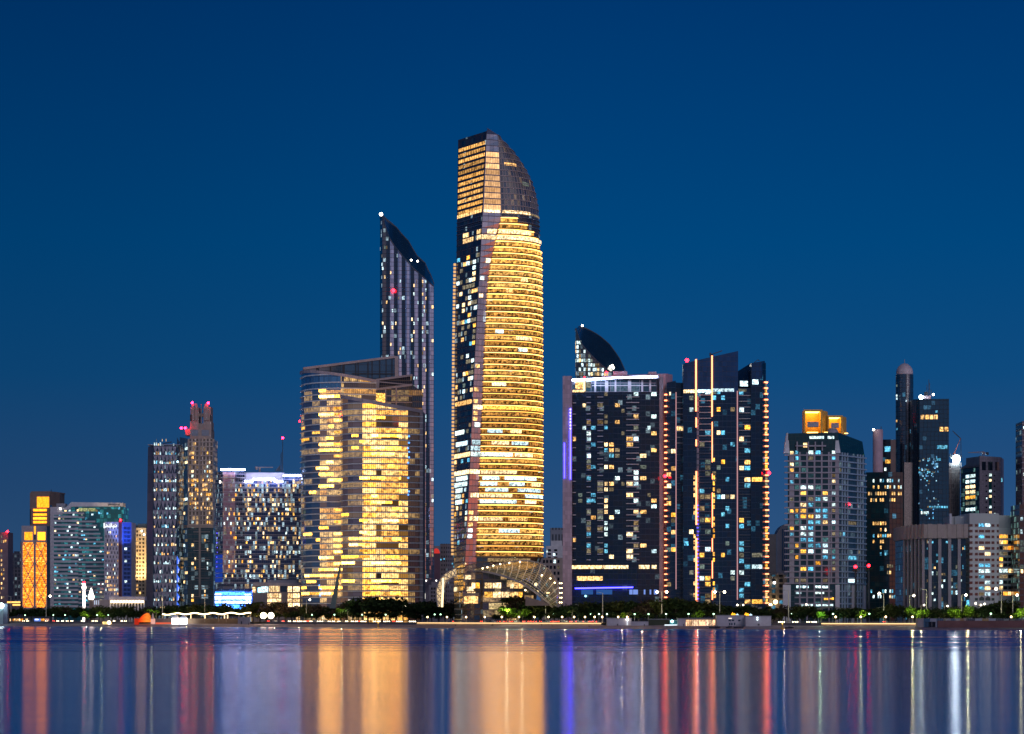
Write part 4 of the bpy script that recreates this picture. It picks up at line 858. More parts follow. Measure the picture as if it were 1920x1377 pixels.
# ================================================================ RIGHT CLUSTER
def simple(name, label, cat, pts, D, ptop, m, Y=None):
    """a plain prismatic building: front polyline (px, Y), roof at photo row ptop -> thing, surface, row->z"""
    Y = Y or pts[0][1]; pm = (pts[0][0]+pts[-1][0])/2
    T = thing(name, label, cat, (X(pm, Y), Y, G)); zz = lambda py: Zp(py, Y); S = wall(pts); body(T, pts, D, zz(ptop), m); return T, S, zz
def right_cluster():
    # green glass block
    Y = 1640.0
    T, S, zz = simple('glass_office', 'dark green glass office block with square pane grid right of grey balcony tower', 'office building', [(1624, Y+4), (1668, Y), (1693, Y+3)], 26, 886,
        curtain('green pane glass', (.008, .035, .045), 3.0, 3.6, (.004, .012, .02), .10, .10, .05, (1, .62, .3), CYAN, .5, .3, .1, 1.6, .6, .015, 31, Zp(1140, Y), .9, .3, .004))
    bag = WinBag(); us = linspace(S.upx(1627), S.upx(1691), 15)
    for py, a, b, pr, pal in ((905, 0, 15, .5, [LC, LB, LW]), (917, 0, 15, .5, [LD, LC, LW]), (929, 0, 15, .6, [LW, LW, LD]), (941, 1, 7, .7, [LD, LW]), (941, 9, 12, .8, [LD, LW]), (985, 2, 8, .9, [LW]), (997, 2, 8, .8, [LW, LP]), (1008, 2, 15, .5, [LW, LB]), (1019, 2, 7, .8, [LW, LP]), (1030, 4, 6, .8, [LW]), (1042, 5, 9, .7, [LB]), (1053, 6, 11, .3, [LD]), (1065, 8, 11, .8, [LD]), (1077, 8, 11, .8, [LD, LW]), (1112, 1, 15, .7, [LB, LC]), (1122, 2, 15, .7, [LB, LC, LP])):
        for i in range(a, b):
            if R() < pr: bag.add(S, us[i]+.3, us[i+1]-.3, zz(py), zz(py-6), random.choice(pal), .2)
    bag.done(T)
    # pale cylinder with the dark block beside it
    Y = 1760.0; zz = lambda py: Zp(py, Y)
    T = thing('lift_tower_block', 'pale round stair tower with dark office block behind green glass block', 'office building', (X(1658, Y), Y, G))
    r = 9.5/F*Y; MB().lathe((X(1646, Y), Y, G-1), [(r, 0), (r, zz(806)-G+1), (r-.8, zz(806)-G+1.01), (.1, zz(806)-G+1.02)], 18).build('stair_tower', PINK, T, True)
    bp = [(1654, Y+8), (1672, Y+6), (1682, Y+10)]; body(T, bp, 20, zz(823), curtain('black office glass', (.006, .015, .03), 3, 3.6, (.01, .015, .02), .08, .14, .08, WARM, CYAN, .5, .4, .1, 1.6, .5, .012, 33, Zp(1140, Y)))
    S = wall(bp); b = WinBag(); b.add(S, S.upx(1659), S.upx(1671), zz(846), zz(836), LB); b.add(S, S.upx(1660), S.upx(1670), zz(868), zz(861), LY); b.add(S, S.upx(1658), S.upx(1662), zz(882), zz(876), LC); b.done(T)
    MB().box(X(1672, Y), X(1681.5, Y), Y+5, Y+6, G, zz(824)).build('side_pier', BROWN, T); lamp(T, P(1638, 806, Y-7), .9, WLAMP, 'roof_lamp')
    mb = MB().bar(P(1652, 806, Y), P(1652, 800, Y), .5); mb.build('mast', DARK, T)
    # round tower with the dome
    Y = 1800.0; zz = lambda py: Zp(py, Y); c = (X(1696, Y), Y); r = 16.5/F*Y
    T = thing('domed_tower', 'slim round dark tower topped by a white dome and spire', 'skyscraper', (c[0], c[1], G))
    MB().lathe((c[0], c[1], G-1), [(r, 0), (r, zz(703)-G+1), (.1, zz(703)-G+1.01)], 28).build('shaft', curtain('round tower glass', (.015, .04, .075), 2.2, 3.6, (.008, .015, .03), .08, .08, .02, WARM, CYAN, .5, .4, .1, 2.0, .5, .02, 35, 0), T, True)
    MB().lathe((c[0], c[1], zz(703)), [(r*.93, 0), (r*.95, r*.35), (r*.88, r*.62), (r*.68, r*.95), (r*.4, r*1.18), (r*.15, r*1.28), (.05, r*1.3)], 28).build('dome', plain_once('dome shell', (.55, .44, .44), .5), T, True)
    MB().bar((c[0], c[1], zz(684)), (c[0], c[1], zz(674)), .4).build('spire', STEEL, T)
    MB().box(c[0]+X(1697, Y)-X(1696, Y), c[0]+X(1700.5, Y)-X(1696, Y), Y-r-.4, Y-r+.8, zz(872), zz(703.5)).build('tiled_strip', curtain('pale tile strip', (.42, .36, .34), 1.4, 1.6, (.1, .1, .12), .08, .1, 0, rough=.5, ior=1.4), T)
    S = wall([(1680.5, Y-4), (1688, Y-r+1)]); b = WinBag()
    for py, m in ((745, LC), (751, LC), (793, LW), (808, LB), (727, LD)): b.add(S, S.upx(1681.4), S.upx(1684), zz(py), zz(py-4), m, 1.4)
    b.done(T)
    # patterned pier and dark flank that links the domed tower to the square glass tower
    MB().box(X(1694.5, Y-20), X(1714, Y-20), Y-22, Y-14, G-1, zz(871)).build('patterned_pier', plain('patterned stone screen', (.45, .36, .30), .7, 0, .6, 1.2), T)
    MB().box(X(1700, Y+8), X(1714, Y+8), Y+8, Y+20, G-1, zz(751)).build('dark_link', BLACKG, T)
    MB().box(X(1703, Y+7), X(1711, Y+7), Y+6, Y+7.9, zz(808), zz(781)).build('lit_link_window', lit('amber link light', (1, .38, .05), .55, .7), T)
    # square dark glass tower
    Y = 1770.0
    m = curtain('square tower glass', (.01, .05, .085), 2.9, 3.3, (.004, .012, .02), .09, .09, .03, (1, .62, .3), (.2, .6, 1), .8, .4, .09, 1.9, .7, .02, 36, Zp(985, Y), .9, .3, .005)
    zz = lambda py: Zp(py, Y); T = thing('glass_tower', 'square dark glass tower with antenna cluster on roof and notched right side', 'skyscraper', (X(1745, Y), Y, G))
    pts = [(1712, Y+6), (1723, Y+4), (1724, Y+2), (1779, Y)]; body(T, pts, 28, zz(812), m); body(T, [(1712, Y+6), (1723, Y+3), (1724, Y+2), (1779.5, Y)], 28, zz(748), m, 'upper_facade', zz(812))
    MB().prism([(X(1776, Y), Y+5.4), (X(1779.6, Y), Y+5.4), (X(1779.6, Y), Y+26), (X(1776, Y), Y+26)], zz(820), zz(812)).build('notch', DARK, T)
    S = wall([(1712, Y+6), (1723, Y+4), (1724, Y+2), (1779, Y)]); bag = WinBag()
    for px in (1714, 1717.5, 1721): S.strip(MB(), S.upx(px)-.5, S.upx(px)+.5, G, zz(750), -.1, .5).build('vertical_rib', BLACKG, T)
    for i in range(4): bag.add(S, S.upx(1726.5+i*8.3), S.upx(1733+i*8.3), zz(786), zz(778), LW)
    for i in range(2): bag.add(S, S.upx(1762+i*9), S.upx(1769+i*9), zz(809), zz(801), LW)
    for i in range(4): bag.add(S, S.upx(1757+i*5), S.upx(1761.5+i*5), zz(842), zz(835), LB)
    for px, py in ((1754, 774), (1713, 771), (1717, 771), (1713, 782), (1717, 783), (1713, 805), (1717, 805), (1755, 864), (1760, 864)): bag.add(S, S.upx(px), S.upx(px+4), zz(py), zz(py-4.5), LB)
    blu = lit('blue flicker light', (.15, .5, 1), 1.1, .8, (.45, .8, 1))
    for k in range(85):
        px = random.uniform(1725, 1760)-abs(random.gauss(0, 3)); py = random.uniform(858, 896) if k < 55 else random.uniform(896, 985)
        if px < 1713: continue
        bag.add(S, S.upx(px), S.upx(px+random.uniform(1.2, 3)), zz(py), zz(py-random.uniform(1.4, 3.4)), random.choice([blu, blu, LB, LD]), .2)
    for k in range(8): bag.add(S, S.upx(1742+k*4.5), S.upx(1745.6+k*4.5), zz(953), zz(949), LB)
    for k in range(5): bag.add(S, S.upx(1727+k*3), S.upx(1729+k*3), zz(964), zz(959), LC)
    bag.done(T)
    MB().lathe((X(1742, Y), Y+14, zz(748)), [(3.9, 0), (3.9, 3.2), (.1, 3.21)], 14).build('plant_drum', PINK, T, True)
    mb = MB(); 
    for px, py in ((1738, 722), (1741.5, 712), (1743, 718), (1746, 731)): mb.bar(P(px, 741, Y+14), P(px, py, Y+14), .35)
    mb.box(X(1739, Y), X(1746, Y), Y+13, Y+15, zz(741), zz(732), bottom=True); mb.build('antenna_cluster', DARK, T)
    lamp(T, P(1727, 745, Y+4), 1.5, CWLAMP, 'roof_floodlight'); lamp(T, P(1750, 740, Y+10), .9, WLAMP, 'roof_lamp')
    # tower under construction with its cranes
    Y = 1900.0; zz = lambda py: Zp(py, Y)
    T = thing('building_site', 'unfinished concrete tower frame wrapped in scaffolding with a blazing floodlight', 'construction site', (X(1791, Y), Y, G))
    MB().box(X(1783, Y), X(1800, Y), Y, Y+20, G-1, zz(868)).build('concrete_core', plain_once('raw concrete', (.16, .15, .15), .9), T)
    mb = MB()
    for px in (1778, 1781, 1785, 1789, 1793, 1797, 1802): mb.bar(P(px, 985, Y-3), P(px, 868, Y-3), .5)
    for py in range(872, 985, 7): mb.bar(P(1778, py, Y-3), P(1802, py, Y-3), .45)
    for py in range(880, 980, 14): mb.bar(P(1785, py, Y-3.4), P(1793, py-12, Y-3.4), .35)
    mb.build('scaffolding', plain_once('scaffold steel', (.22, .18, .17), .6, .3), T)
    MB().box(X(1779, Y), X(1783, Y), Y-2, Y+10, zz(985), zz(878)).build('netting', BROWN, T)
    lamp(T, P(1793, 861, Y-6), 3.2, CWLAMP, 'floodlight')
    mb = MB()
    for i in range(5): mb.box(X(1779+i*4, Y), X(1781.5+i*4, Y), Y-4, Y-2, zz(858), zz(852+(i % 2)*2), bottom=True)
    mb.build('formwork', DARK, T)
    def crane(label, Y, base, top, tip, tail, red):
        K = thing('tower_crane', label, 'crane', tuple(P(*base, Y))); mm = plain_once('crane red steel', (.35, .08, .05), .5) if red else plain_once('crane grey steel', (.30, .22, .22), .5)
        mb = MB(); a, b = P(*base, Y), P(*top, Y)
        for dx in (-.7, .7): mb.bar(a+Vector((dx, 0, 0)), b+Vector((dx, 0, 0)), .35)
        n = max(2, int((b-a).length/2.2))
        for i in range(n): mb.bar(a.lerp(b, i/n)+Vector((-.7, 0, 0)), a.lerp(b, (i+1)/n)+Vector((.7, 0, 0)), .22)
        mb.build('mast', mm, K)
        mb = MB(); c = P(*tip, Y); o = Vector((0, 0, 1.1))
        mb.bar(b, c, .4); mb.bar(b+o, c, .3); L = (c-b).length; n = max(3, int(L/2.5))
        for i in range(n): mb.bar(b.lerp(c, i/n)+o*(1-i/n), b.lerp(c, (i+1)/n), .2)
        mb.build('jib', mm, K)
        d = P(*tail, Y); MB().bar(b, d, .6).build('counter_jib', mm, K); MB().box(d.x-1, d.x+1, d.y-.8, d.y+.8, d.z-1.6, d.z+.5, bottom=True).build('counterweight', DARK, K)
        MB().box(b.x-.9, b.x+.9, b.y-1, b.y+1, b.z-1.2, b.z+.9, bottom=True).build('cab', mm, K)
    crane('red luffing crane raised above the floodlit building site', Y, (1788, 868), (1789, 852), (1801, 822), (1784, 856), True)
    K = thing('tower_crane', 'dark luffing crane jib with hanging cable beside red crane', 'crane', tuple(P(1800, 856, Y+8)))
    mb = MB(); mb.bar(P(1801, 822, Y+8), P(1786, 808, Y+8), .45); mb.bar(P(1801, 823, Y+8), P(1788, 811, Y+8), .25); mb.build('jib', DARK, K); MB().bar(P(1801.5, 822, Y+8), P(1802, 855, Y+8), .4).build('hoist_cable', DARK, K)
    MB().box(P(1798, 0, Y).x, P(1806, 0, Y).x, Y+6, Y+9, zz(858), zz(853), bottom=True).build('platform', DARK, K)
    # grey gridded tower with lit green side
    Y = 1850.0; zz = lambda py: Zp(py, Y); T = thing('tiled_tower', 'grey tiled tower with dark roof openings and lit green glass side', 'office building', (X(1842, Y), Y, G))
    lf = [(1802, Y+30), (1837, Y)]; rf = [(1837, Y), (1877, Y+4)]; q = [(X(p, y), y) for p, y in ((1802, Y+30), (1837, Y), (1877, Y+4), (1882, Y+30))]
    MB().prism(q, G-1, [zz(873), zz(855), zz(857), zz(857)]).build('tiled_facade', curtain('grey tile grid', (.33, .28, .31), 1.5, 1.5, (.12, .10, .12), .08, .08, 0, rough=.6, ior=1.4, tilt=0), T)
    A, B = wall(lf), wall(rf); A.strip(MB(), .3, A.L-1.0, G, zz(875), .05, .12).build('green_side', curtain('green side glass', (.008, .05, .05), 3, 3.7, (.005, .02, .03), .08, .2, .25, (.7, .8, .3), (.4, .9, .8), .5, .25, .1, 1.6, .4, .01, 41, Zp(975, Y)), T)
    A.strip(MB(), A.upx(1812), A.L-.5, zz(872), zz(856), .1, .3).build('louvre', STEEL, T)
    bag = WinBag()
    for i, py in enumerate((894, 904, 914, 924, 934, 945, 957)):
        for a, b in ((1811, 1818), (1819.5, 1829)): bag.add(A, A.upx(a), A.upx(b), zz(py), zz(py-6), [LC, LC, LP, LP, LY, LD, LC][i], .25)
    for a, b in ((1841, 1848.5), (1852.5, 1861), (1866, 1873)): B.strip(MB(), B.upx(a), B.upx(b), zz(882), zz(866), 0, .1).build('roof_opening', BLACKG, T)
    B.strip(MB(), B.upx(1854), B.upx(1859.5), G, zz(888), 0, .1).build('stair_glazing', plain_once('green stair glass', (.01, .09, .08), .15), T)
    for i, py in enumerate(range(893, 975, 10)):
        if i % 3 != 2: bag.add(B, B.upx(1854.5), B.upx(1859), zz(py), zz(py-4.5), [LC, LP, LC][i % 3], .3)
        for px in (1849.5, 1864.5): B.strip(MB(), B.upx(px)-.6, B.upx(px)+.6, zz(py), zz(py-2.8), 0, .12).build('small_window', BLACKG, T)
    bag.add(B, B.upx(1849), B.upx(1851), zz(936), zz(933), LC, .3); bag.add(B, B.upx(1863.5), B.upx(1866), zz(966), zz(962), LC, .3); bag.done(T)
    MB().prism([(X(1877, Y), Y+6), (X(1881, Y), Y+12), (X(1881, Y), Y+26), (X(1877, Y), Y+26)], G-1, zz(880)).build('side_glass', plain_once('green stair glass'), T); MB().box(X(1878, Y), X(1881.5, Y), Y+4, Y+6, zz(903), zz(896), bottom=True).build('lit_corner', LB, T)
    crane('small grey crane lying level on the roof of grey tiled tower', Y+10, (1844, 858), (1844, 849.5), (1815, 849), (1851, 849.5), False)
    # white windowed hotel
    Y = 1500.0; zz = lambda py: Zp(py, Y); T = thing('white_hotel', 'white hotel with small square windows and a brightly lit left corner', 'hotel', (X(1860, Y), Y, G))
    wm = curtain('white hotel wall', (.68, .70, .66), 60, 60, (.68, .7, .66), 0, 0, 0, rough=.7, ior=1.4, tilt=0)
    pts = [(1780, Y+14), (1811, Y+12), (1811.5, Y-1), (1818, Y-2), (1873, Y), (1873.5, Y+4), (1911, Y+8)]
    fa = [(1811.5, Y+5), (1818, Y-2), (1873, Y)]; fb = [(1873, Y+4), (1911, Y+8)]; A, B = wall(fa), wall(fb)  # left strip turned to catch more of the added spot
    body(T, fa, 40, zz(963), wm); body(T, fb, 30, zz(966), wm, 'right_wing'); body(T, [(1780, Y+14), (1811.4, Y+12)], 20, zz(967), wm, 'left_wing'); body(T, [(1790, Y+12), (1811.4, Y+8)], 6, zz(967), wm, 'stair_wing')
    bag = WinBag(); dkw = BLACKG
    zs = [zz(988+i*10.75) for i in range(14)]
    for i, z in enumerate(zs):
        if i == 13: continue
        fh = 3.0*.55
        for a, b in ((1812, 1823.5), (1828, 1833.5), (1835.5, 1845), (1847, 1856.5), (1859, 1864.5), (1869, 1872.7)):
            if a == 1835.5 or a == 1847:
                if R() < .55: bag.add(A, A.upx(a), A.upx(b), z, z+2.0, random.choice([LC, LB, LP, LB, LD]), .15); continue
            A.strip(MB(), A.upx(a), A.upx(b), z, z+1.6, -.1, .12).build('dark_window', dkw, T)
        if i >= 2:
            for a, b in ((1874, 1880), (1881, 1889), (1890, 1898), (1899, 1908)):
                if R() < .6: bag.add(B, B.upx(a), B.upx(b), z+.2, z+2.4, random.choice([LY, LO, LP, LC, LD, LW, LD]), .15)
                else: B.strip(MB(), B.upx(a), B.upx(b), z+.2, z+2.4, -.1, .12).build('dark_window', dkw, T)
    for a, b in ((1828, 1833.5), (1836, 1845.5), (1847.5, 1857), (1859, 1864.5)):
        A.strip(MB(), A.upx(a), A.upx(b), zz(1126.5), zz(1121.5), -.1, .14).build('arched_window', plain_once('green stair glass'), T)
        if b-a > 8:
            mb = MB(); c = (A.upx(a)+A.upx(b))/2; p0, p1, p2 = A.pt(A.upx(a), zz(1121.5), .14), A.pt(A.upx(b), zz(1121.5), .14), A.pt(c, zz(1118), .14); mb.face([p0, p1, p2]); mb.build('arch_head', plain_once('green stair glass'), T)
    bag.add(A, A.upx(1813), A.upx(1817.5), zz(1140), zz(1126), LB, .3); bag.add(A, A.upx(1859), A.upx(1864), zz(1144), zz(1134), LB, .3); bag.done(T)
    MB().box(X(1786, Y), X(1790, Y), Y+10, Y+13, zz(985), zz(962)).build('stair_pillar', WHITE, T)
    spot = bpy.data.lights.new('corner_fill_spot', 'SPOT'); spot.energy = 420000; spot.color = (.55, .85, 1); spot.spot_size = math.radians(40); spot.shadow_soft_size = 1.0  # added spot with no fitting, aimed to brighten the left corner strip
    so = bpy.data.objects.new('corner_fill_spot', spot); COL.objects.link(so); so.location = P(1772, 1120, Y-5); so.rotation_euler = (P(1814, 1030, Y)-so.location).to_track_quat('-Z', 'Y').to_euler()
    # dark block with stone fins
    Y = 1475.0; zz = lambda py: Zp(py, Y); T = thing('finned_office', 'squat dark glass office with tall stone fins and a broad beige crown', 'office building', (X(1752, Y), Y, G))
    pts = [(1693, Y+26), (1734, Y), (1811, Y-1)]; fg = curtain('finned office glass', (.006, .02, .04), 3, 3.9, (.006, .015, .03), .06, .1, .10, (.3, .8, .8), CYAN, .6, .3, .1, 1.6, .5, .012, 45, Zp(1140, Y), .9, .3, .004)
    body(T, pts, 30, zz(1009), fg); S = wall(pts)
    cp = [(1691, Y+24), (1733, Y-2.5), (1812, Y-3.5)]; C = wall(cp); CR = body(T, cp, 34, zz(984), plain_once('beige crown stone', (.34, .27, .25), .7), 'crown', zz(1010))
    for px in list(range(1697, 1734, 7))+[1743.5, 1761.5, 1780, 1798, 1811]:
        u = C.upx(px); w = .8 if px < 1734 else 1.3; C.strip(MB(), u-w, u+w, zz(1009), zz(983), -.1, .6).build('crown_rib', plain_once('beige crown stone'), CR)
    for px, w in [(p, .45) for p in range(1698, 1734, 7)]+[(p, .95) for p in (1743.5, 1761.5, 1780, 1798)]: u = S.upx(px); S.strip(MB(), u-w, u+w, G-1, zz(1009), -.1, 1.6).build('stone_fin', plain_once('fin stone', (.30, .26, .28), .6), T)
    bag = WinBag()
    for a, b in ((1736, 1741), (1746, 1759), (1764, 1777.5), (1782.5, 1795.5), (1801, 1810)):
        us = linspace(S.upx(a), S.upx(b), 3)
        for py in range(1019, 1138, 12):
            for i in range(3):
                if R() < .24: bag.add(S, us[i]+.2, us[i+1]-.2, zz(py), zz(py-random.choice([4, 7])), random.choice([LB, LB, LC, LD, LD, LW]), .2)
    bag.done(T); MB().box(X(1731, Y), X(1812, Y), Y-4, Y+2, G-1, zz(1143)).build('base_plinth', BEIGE, T)
    # dark tower cut by the right edge and the tall sliver behind it
    Y = 1480.0; T, S, zz = simple('edge_tower', 'dark tower with green lit windows cut off at the right photo edge', 'office building', [(1911.5, Y), (1960, Y+6)], 20, 946, curtain('edge tower glass', (.01, .03, .035), 3, 3.8, (.10, .09, .10), .10, .16, .2, (.5, .7, .35), (.4, .8, .7), .6, .4, .1, 1.6, .5, .01, 47, Zp(1140, Y)))
    b = WinBag(); b.add(S, S.upx(1913.5), S.upx(1918), zz(976), zz(970), LC); b.add(S, S.upx(1913.5), S.upx(1917), zz(1001), zz(993), LC); b.add(S, S.upx(1914), S.upx(1918), zz(1075), zz(1068), LP); b.done(T)
    Y = 1800.0; T, S, zz = simple('edge_tower', 'tall slim balcony tower just inside the right photo edge', 'apartment tower', [(1917, Y), (1950, Y+4)], 20, 790, curtain('far edge tower glass', (.03, .05, .08), 3, 4.2, (.2, .17, .18), .1, .3, .1, seed=48, z0=Zp(1140, Y)))
    for z in rng(zz(910), zz(795), 4.2): S.strip(MB(), -.8, S.L, z-.3, z+.3, -.1, .9).build('balcony_slab', CONC, T)
    b = WinBag(); b.add(S, .8, 3, zz(804), zz(800), LC); b.add(S, .8, 3, zz(892), zz(887), LC); b.done(T)
    # grey curved-roof building and beige flats in the gap left of the balcony tower
    Y = 1900.0; zz = lambda py: Zp(py, Y); T = thing('curved_roof_hall', 'grey office with quarter round glass roof left of grey balcony tower', 'office building', (X(1462, Y), Y, G))
    MB().box(X(1440, Y), X(1456, Y), Y, Y+20, G-1, zz(1002)).build('grey_wing', plain_once('raw concrete'), T)
    arc = [(1456, 1002), (1459, 995), (1463, 989), (1468, 985), (1474, 982.5), (1482, 982)]; v = [(X(p, Y), zz(y)) for p, y in arc]; mb = MB(); f = [(x, Y-1, z) for x, z in v]+[(v[-1][0], Y-1, G), (v[0][0], Y-1, G)]; mb.face(f[::-1])
    for (x0, z0), (x1, z1) in zip(v, v[1:]): mb.face([(x0, Y-1, z0), (x1, Y-1, z1), (x1, Y+20, z1), (x0, Y+20, z0)])
    mb.build('curved_wing', plain_once('slate wing', (.12, .13, .17), .5), T); MB().box(X(1466, Y), X(1480, Y), Y-1.6, Y-1.1, zz(1070), zz(992)).build('blue_glazing', curtain('blue stripe glass', (.02, .06, .14), 1.6, 60, (.08, .09, .12), .35, 0, 0, rough=.15), T)
    Y = 1680.0; T, S, zz = simple('flats', 'low beige flats with bright entrance lamps left of grey balcony tower', 'apartment building', [(1440, Y), (1476, Y+3)], 16, 1078, curtain('beige flat wall', (.02, .025, .03), 5.5, 3.8, (.34, .27, .20), .5, .35, .2, WARM, CYAN, .5, .5, .3, 1.5, .4, .01, 50, Zp(1146, Y)))
    MB().box(X(1438, Y), X(1470, Y), Y-1, Y+10, zz(1078), zz(1074), bottom=True).build('roof_slab', GREY, T); lamp(T, P(1452, 1093, Y-2), .9, WLAMP, 'wall_lamp'); lamp(T, P(1454, 1129, Y-3), 1.5, WARMLAMP, 'entrance_lamp'); lamp(T, P(1446, 1134, Y-3), .7, WARMLAMP, 'entrance_lamp')
right_cluster()

# ================================================================ LEFT CLUSTER
def left_cluster():
    # brown tower cut by the left edge
    Y = 2350.0; T, S, zz = simple('edge_tower', 'brown tower with columns of small yellow windows at the left photo edge', 'apartment tower', [(-30, Y), (15, Y+3)], 24, 998, plain_once('rose brown stone', (.26, .17, .18), .7))
    b = WinBag(); b.grid(S, [S.upx(p) for p in (-9, -4, 1, 5, 9)], rng(zz(1125), zz(1008), 4.6), .62, [LY, LW, LD, LP], 4.6, .25, .25, .6, .2); b.add(S, S.upx(8), S.upx(12), zz(1017), zz(1012), LW); b.done(T); lamp(T, P(14, 997, Y), 1.2)
    Y = 2700.0
    for k, (a, b_, t, lab) in enumerate(((14, 27, 1037, 'dim distant block with flat roof right of brown edge tower'), (26, 39, 1034, 'dim distant twin block left of orange lattice tower'), )):
        T, S, zz = simple('distant_block', lab, 'office building', [(a, Y), (b_, Y+2)], 20, t, curtain('distant block wall %d' % k, (.02, .04, .07), 3, 4, (.07, .075, .10), .3, .3, .22, (.6, .7, .8), COOL, .5, .35, .3, 1.5, .4, .01, 52+k, Zp(1140, Y)))
    Y = 2500.0; T, S, zz = simple('distant_block', 'low dim grey block with few lit windows behind left light mast', 'office building', [(13, Y), (40, Y+2)], 20, 1064, curtain('distant low wall', (.03, .035, .05), 3.4, 4, (.10, .09, .11), .4, .3, .2, (.7, .75, .8), COOL, .5, .4, .3, 1.5, .4, .01, 55, Zp(1140, Y)))
    # orange tower behind and lattice tower in front
    Y = 2240.0; zz = lambda py: Zp(py, Y); T = thing('orange_tower', 'brown stone tower with big glowing orange window and orange bands', 'office building', (X(84, Y), Y, G))
    fpt = [(56, Y), (93, Y-2)]; S = wall(fpt); bst = plain_once('brown orange stone', (.25, .17, .13), .7)
    q = [(X(56, Y), Y), (X(93, Y-2), Y-2), (X(112, Y+16), Y+16), (X(112, Y+16), Y+40), (X(56, Y), Y+40)]; MB().prism(q, G-1, zz(924)).build('facade', bst, T)
    MB().prism([(X(57.5, Y), Y+2), (X(94, Y), Y), (X(109, Y+16), Y+14), (X(109, Y), Y+36), (X(57.5, Y), Y+36)], zz(924), zz(921.5)).build('parapet', bst, T)
    orm = lit('amber hall light', (1, .26, .01), 3.2, .3, (1, .36, .02)); S.strip(MB(), S.upx(69.5), S.upx(92), zz(952), zz(932), 0, .4).build('window', orm, T)
    for py, a in ((959, 62.5), (967.5, 62.5), (974.5, 62.5), (981.5, 62.5)): S.strip(MB(), S.upx(a), S.upx(87.5), zz(py), zz(py-4.2), 0, .4).build('orange_band', orm, T)
    S.strip(MB(), S.upx(56), S.upx(57.8), zz(983), zz(955), 0, .3).build('dark_slot', BLACKG, T); mb = MB().bar(P(96, 922, Y+10), P(96, 918, Y+10), .5); mb.build('mast', DARK, T)
    Y = 2180.0; zz = lambda py: Zp(py, Y); T = thing('lattice_tower', 'orange glowing lattice office with twin glass columns in pale stone frame', 'office building', (X(64, Y), Y, G))
    body(T, [(40.5, Y), (88, Y+1)], 24, zz(986), plain_once('pale frame stone', (.42, .36, .36), .6)); S = wall([(40.5, Y), (88, Y+1)])
    def glow(name, s1, s2):
        m, nt = newmat(name); uv = nd(nt, 'ShaderNodeTexCoord').outputs['UV']; sp = nd(nt, 'ShaderNodeSeparateXYZ', i_0=uv)
        g = mt(nt, 'MAXIMUM', mt(nt, 'LESS_THAN', mt(nt, 'FRACT', mt(nt, 'DIVIDE', sp.outputs[0], 1.35)), .22), mt(nt, 'LESS_THAN', mt(nt, 'FRACT', mt(nt, 'DIVIDE', sp.outputs[1], 1.9)), .25))
        nz = nd(nt, 'ShaderNodeTexNoise', i_Vector=uv, i_Scale=.45, i_Detail=4.0, i_Roughness=.75).outputs[0]; k = nd(nt, 'ShaderNodeMapRange', i_0=nz, i_1=.35, i_2=.68, i_3=s1, i_4=s2).outputs[0]
        wr = nd(nt, 'ShaderNodeTexWhiteNoise', noise_dimensions='1D', i_W=mt(nt, 'FLOOR', mt(nt, 'DIVIDE', sp.outputs[1], 1.9))).outputs[0]
        c = ramp(nt, nz, [(.3, (.9, .12, .01)), (.48, (1, .24, .015)), (.6, (1, .34, .04)), (.72, (1, .58, .25))])
        e = nd(nt, 'ShaderNodeEmission', i_0=c, i_1=mt(nt, 'MULTIPLY', mt(nt, 'MULTIPLY', k, mt(nt, 'ADD', mt(nt, 'MULTIPLY', wr, .5), .7)), mt(nt, 'SUBTRACT', 1.0, mt(nt, 'MULTIPLY', g, .55))))
        out(nt, e.outputs[0]); m.cycles.emission_sampling = 'NONE'; return m
    gl = glow('orange lattice glow', .9, 4.2)
    for a, b in ((43, 63), (67.5, 87)):
        S.strip(MB(), S.upx(a), S.upx(b), zz(1139), zz(1017), 0, .3).build('glowing_column', gl, T); S.strip(MB(), S.upx(a+3), S.upx(b-2), zz(1013), zz(998), 0, .3).build('window', orm, T)
    S.strip(MB(), S.upx(64), S.upx(66.8), zz(1002), zz(987), 0, .3).build('orange_slot', orm, T); S.strip(MB(), S.upx(64), S.upx(67), zz(1012), zz(1003), 0, .3).build('dark_slot', BLACKG, T)
    S.strip(MB(), S.upx(63.3), S.upx(64.6), G, zz(1014), 0, .8).build('frame_mullion', plain_once('pale frame stone'), T); S.strip(MB(), S.upx(66.2), S.upx(67.4), G, zz(1014), 0, .8).build('frame_mullion', plain_once('pale frame stone'), T)
    mb = MB()
    for a, b in ((43, 63), (67.5, 87)):
        for p in ((1139, 1098), (1098, 1057), (1057, 1017)): mb.bar(S.pt(S.upx(a), zz(p[0]), .7), S.pt(S.upx(b), zz(p[1]), .7), .6); mb.bar(S.pt(S.upx(b), zz(p[0]), .8), S.pt(S.upx(a), zz(p[1]), .8), .6)
    mb.build('cross_bracing', STEEL, T); MB().box(X(37.5, Y), X(40.6, Y), Y+2, Y+12, G-1, zz(1016)).build('side_wing', BROWN, T)
    # teal banded office
    Y = 2150.0; zz = lambda py: Zp(py, Y); T = thing('banded_office', 'teal glass office with white horizontal bands stepping back and slanted white parapet', 'office building', (X(160, Y), Y, G))
    pts = [(94, Y), (147, Y-1), (231, Y+4)]; S = wall(pts)
    body(T, pts, 30, zz(951), curtain('teal office glass', (.012, .10, .12), 3.2, 4.05, (.01, .05, .07), .07, .10, .40, (.25, .8, .85), (.1, .75, .8), .7, .26, .1, 1.8, .4, .015, 61, Zp(1141, Y), .7, .3, .02))
    MB().prism([(X(85.5, Y), Y+22), (X(94, Y), Y-1.5), (X(94, Y), Y+8), (X(86, Y), Y+30)], G-1, zz(947)).build('dark_flank', NAVY, T)
    wb = plain_once('white band', (.50, .47, .48), .6)
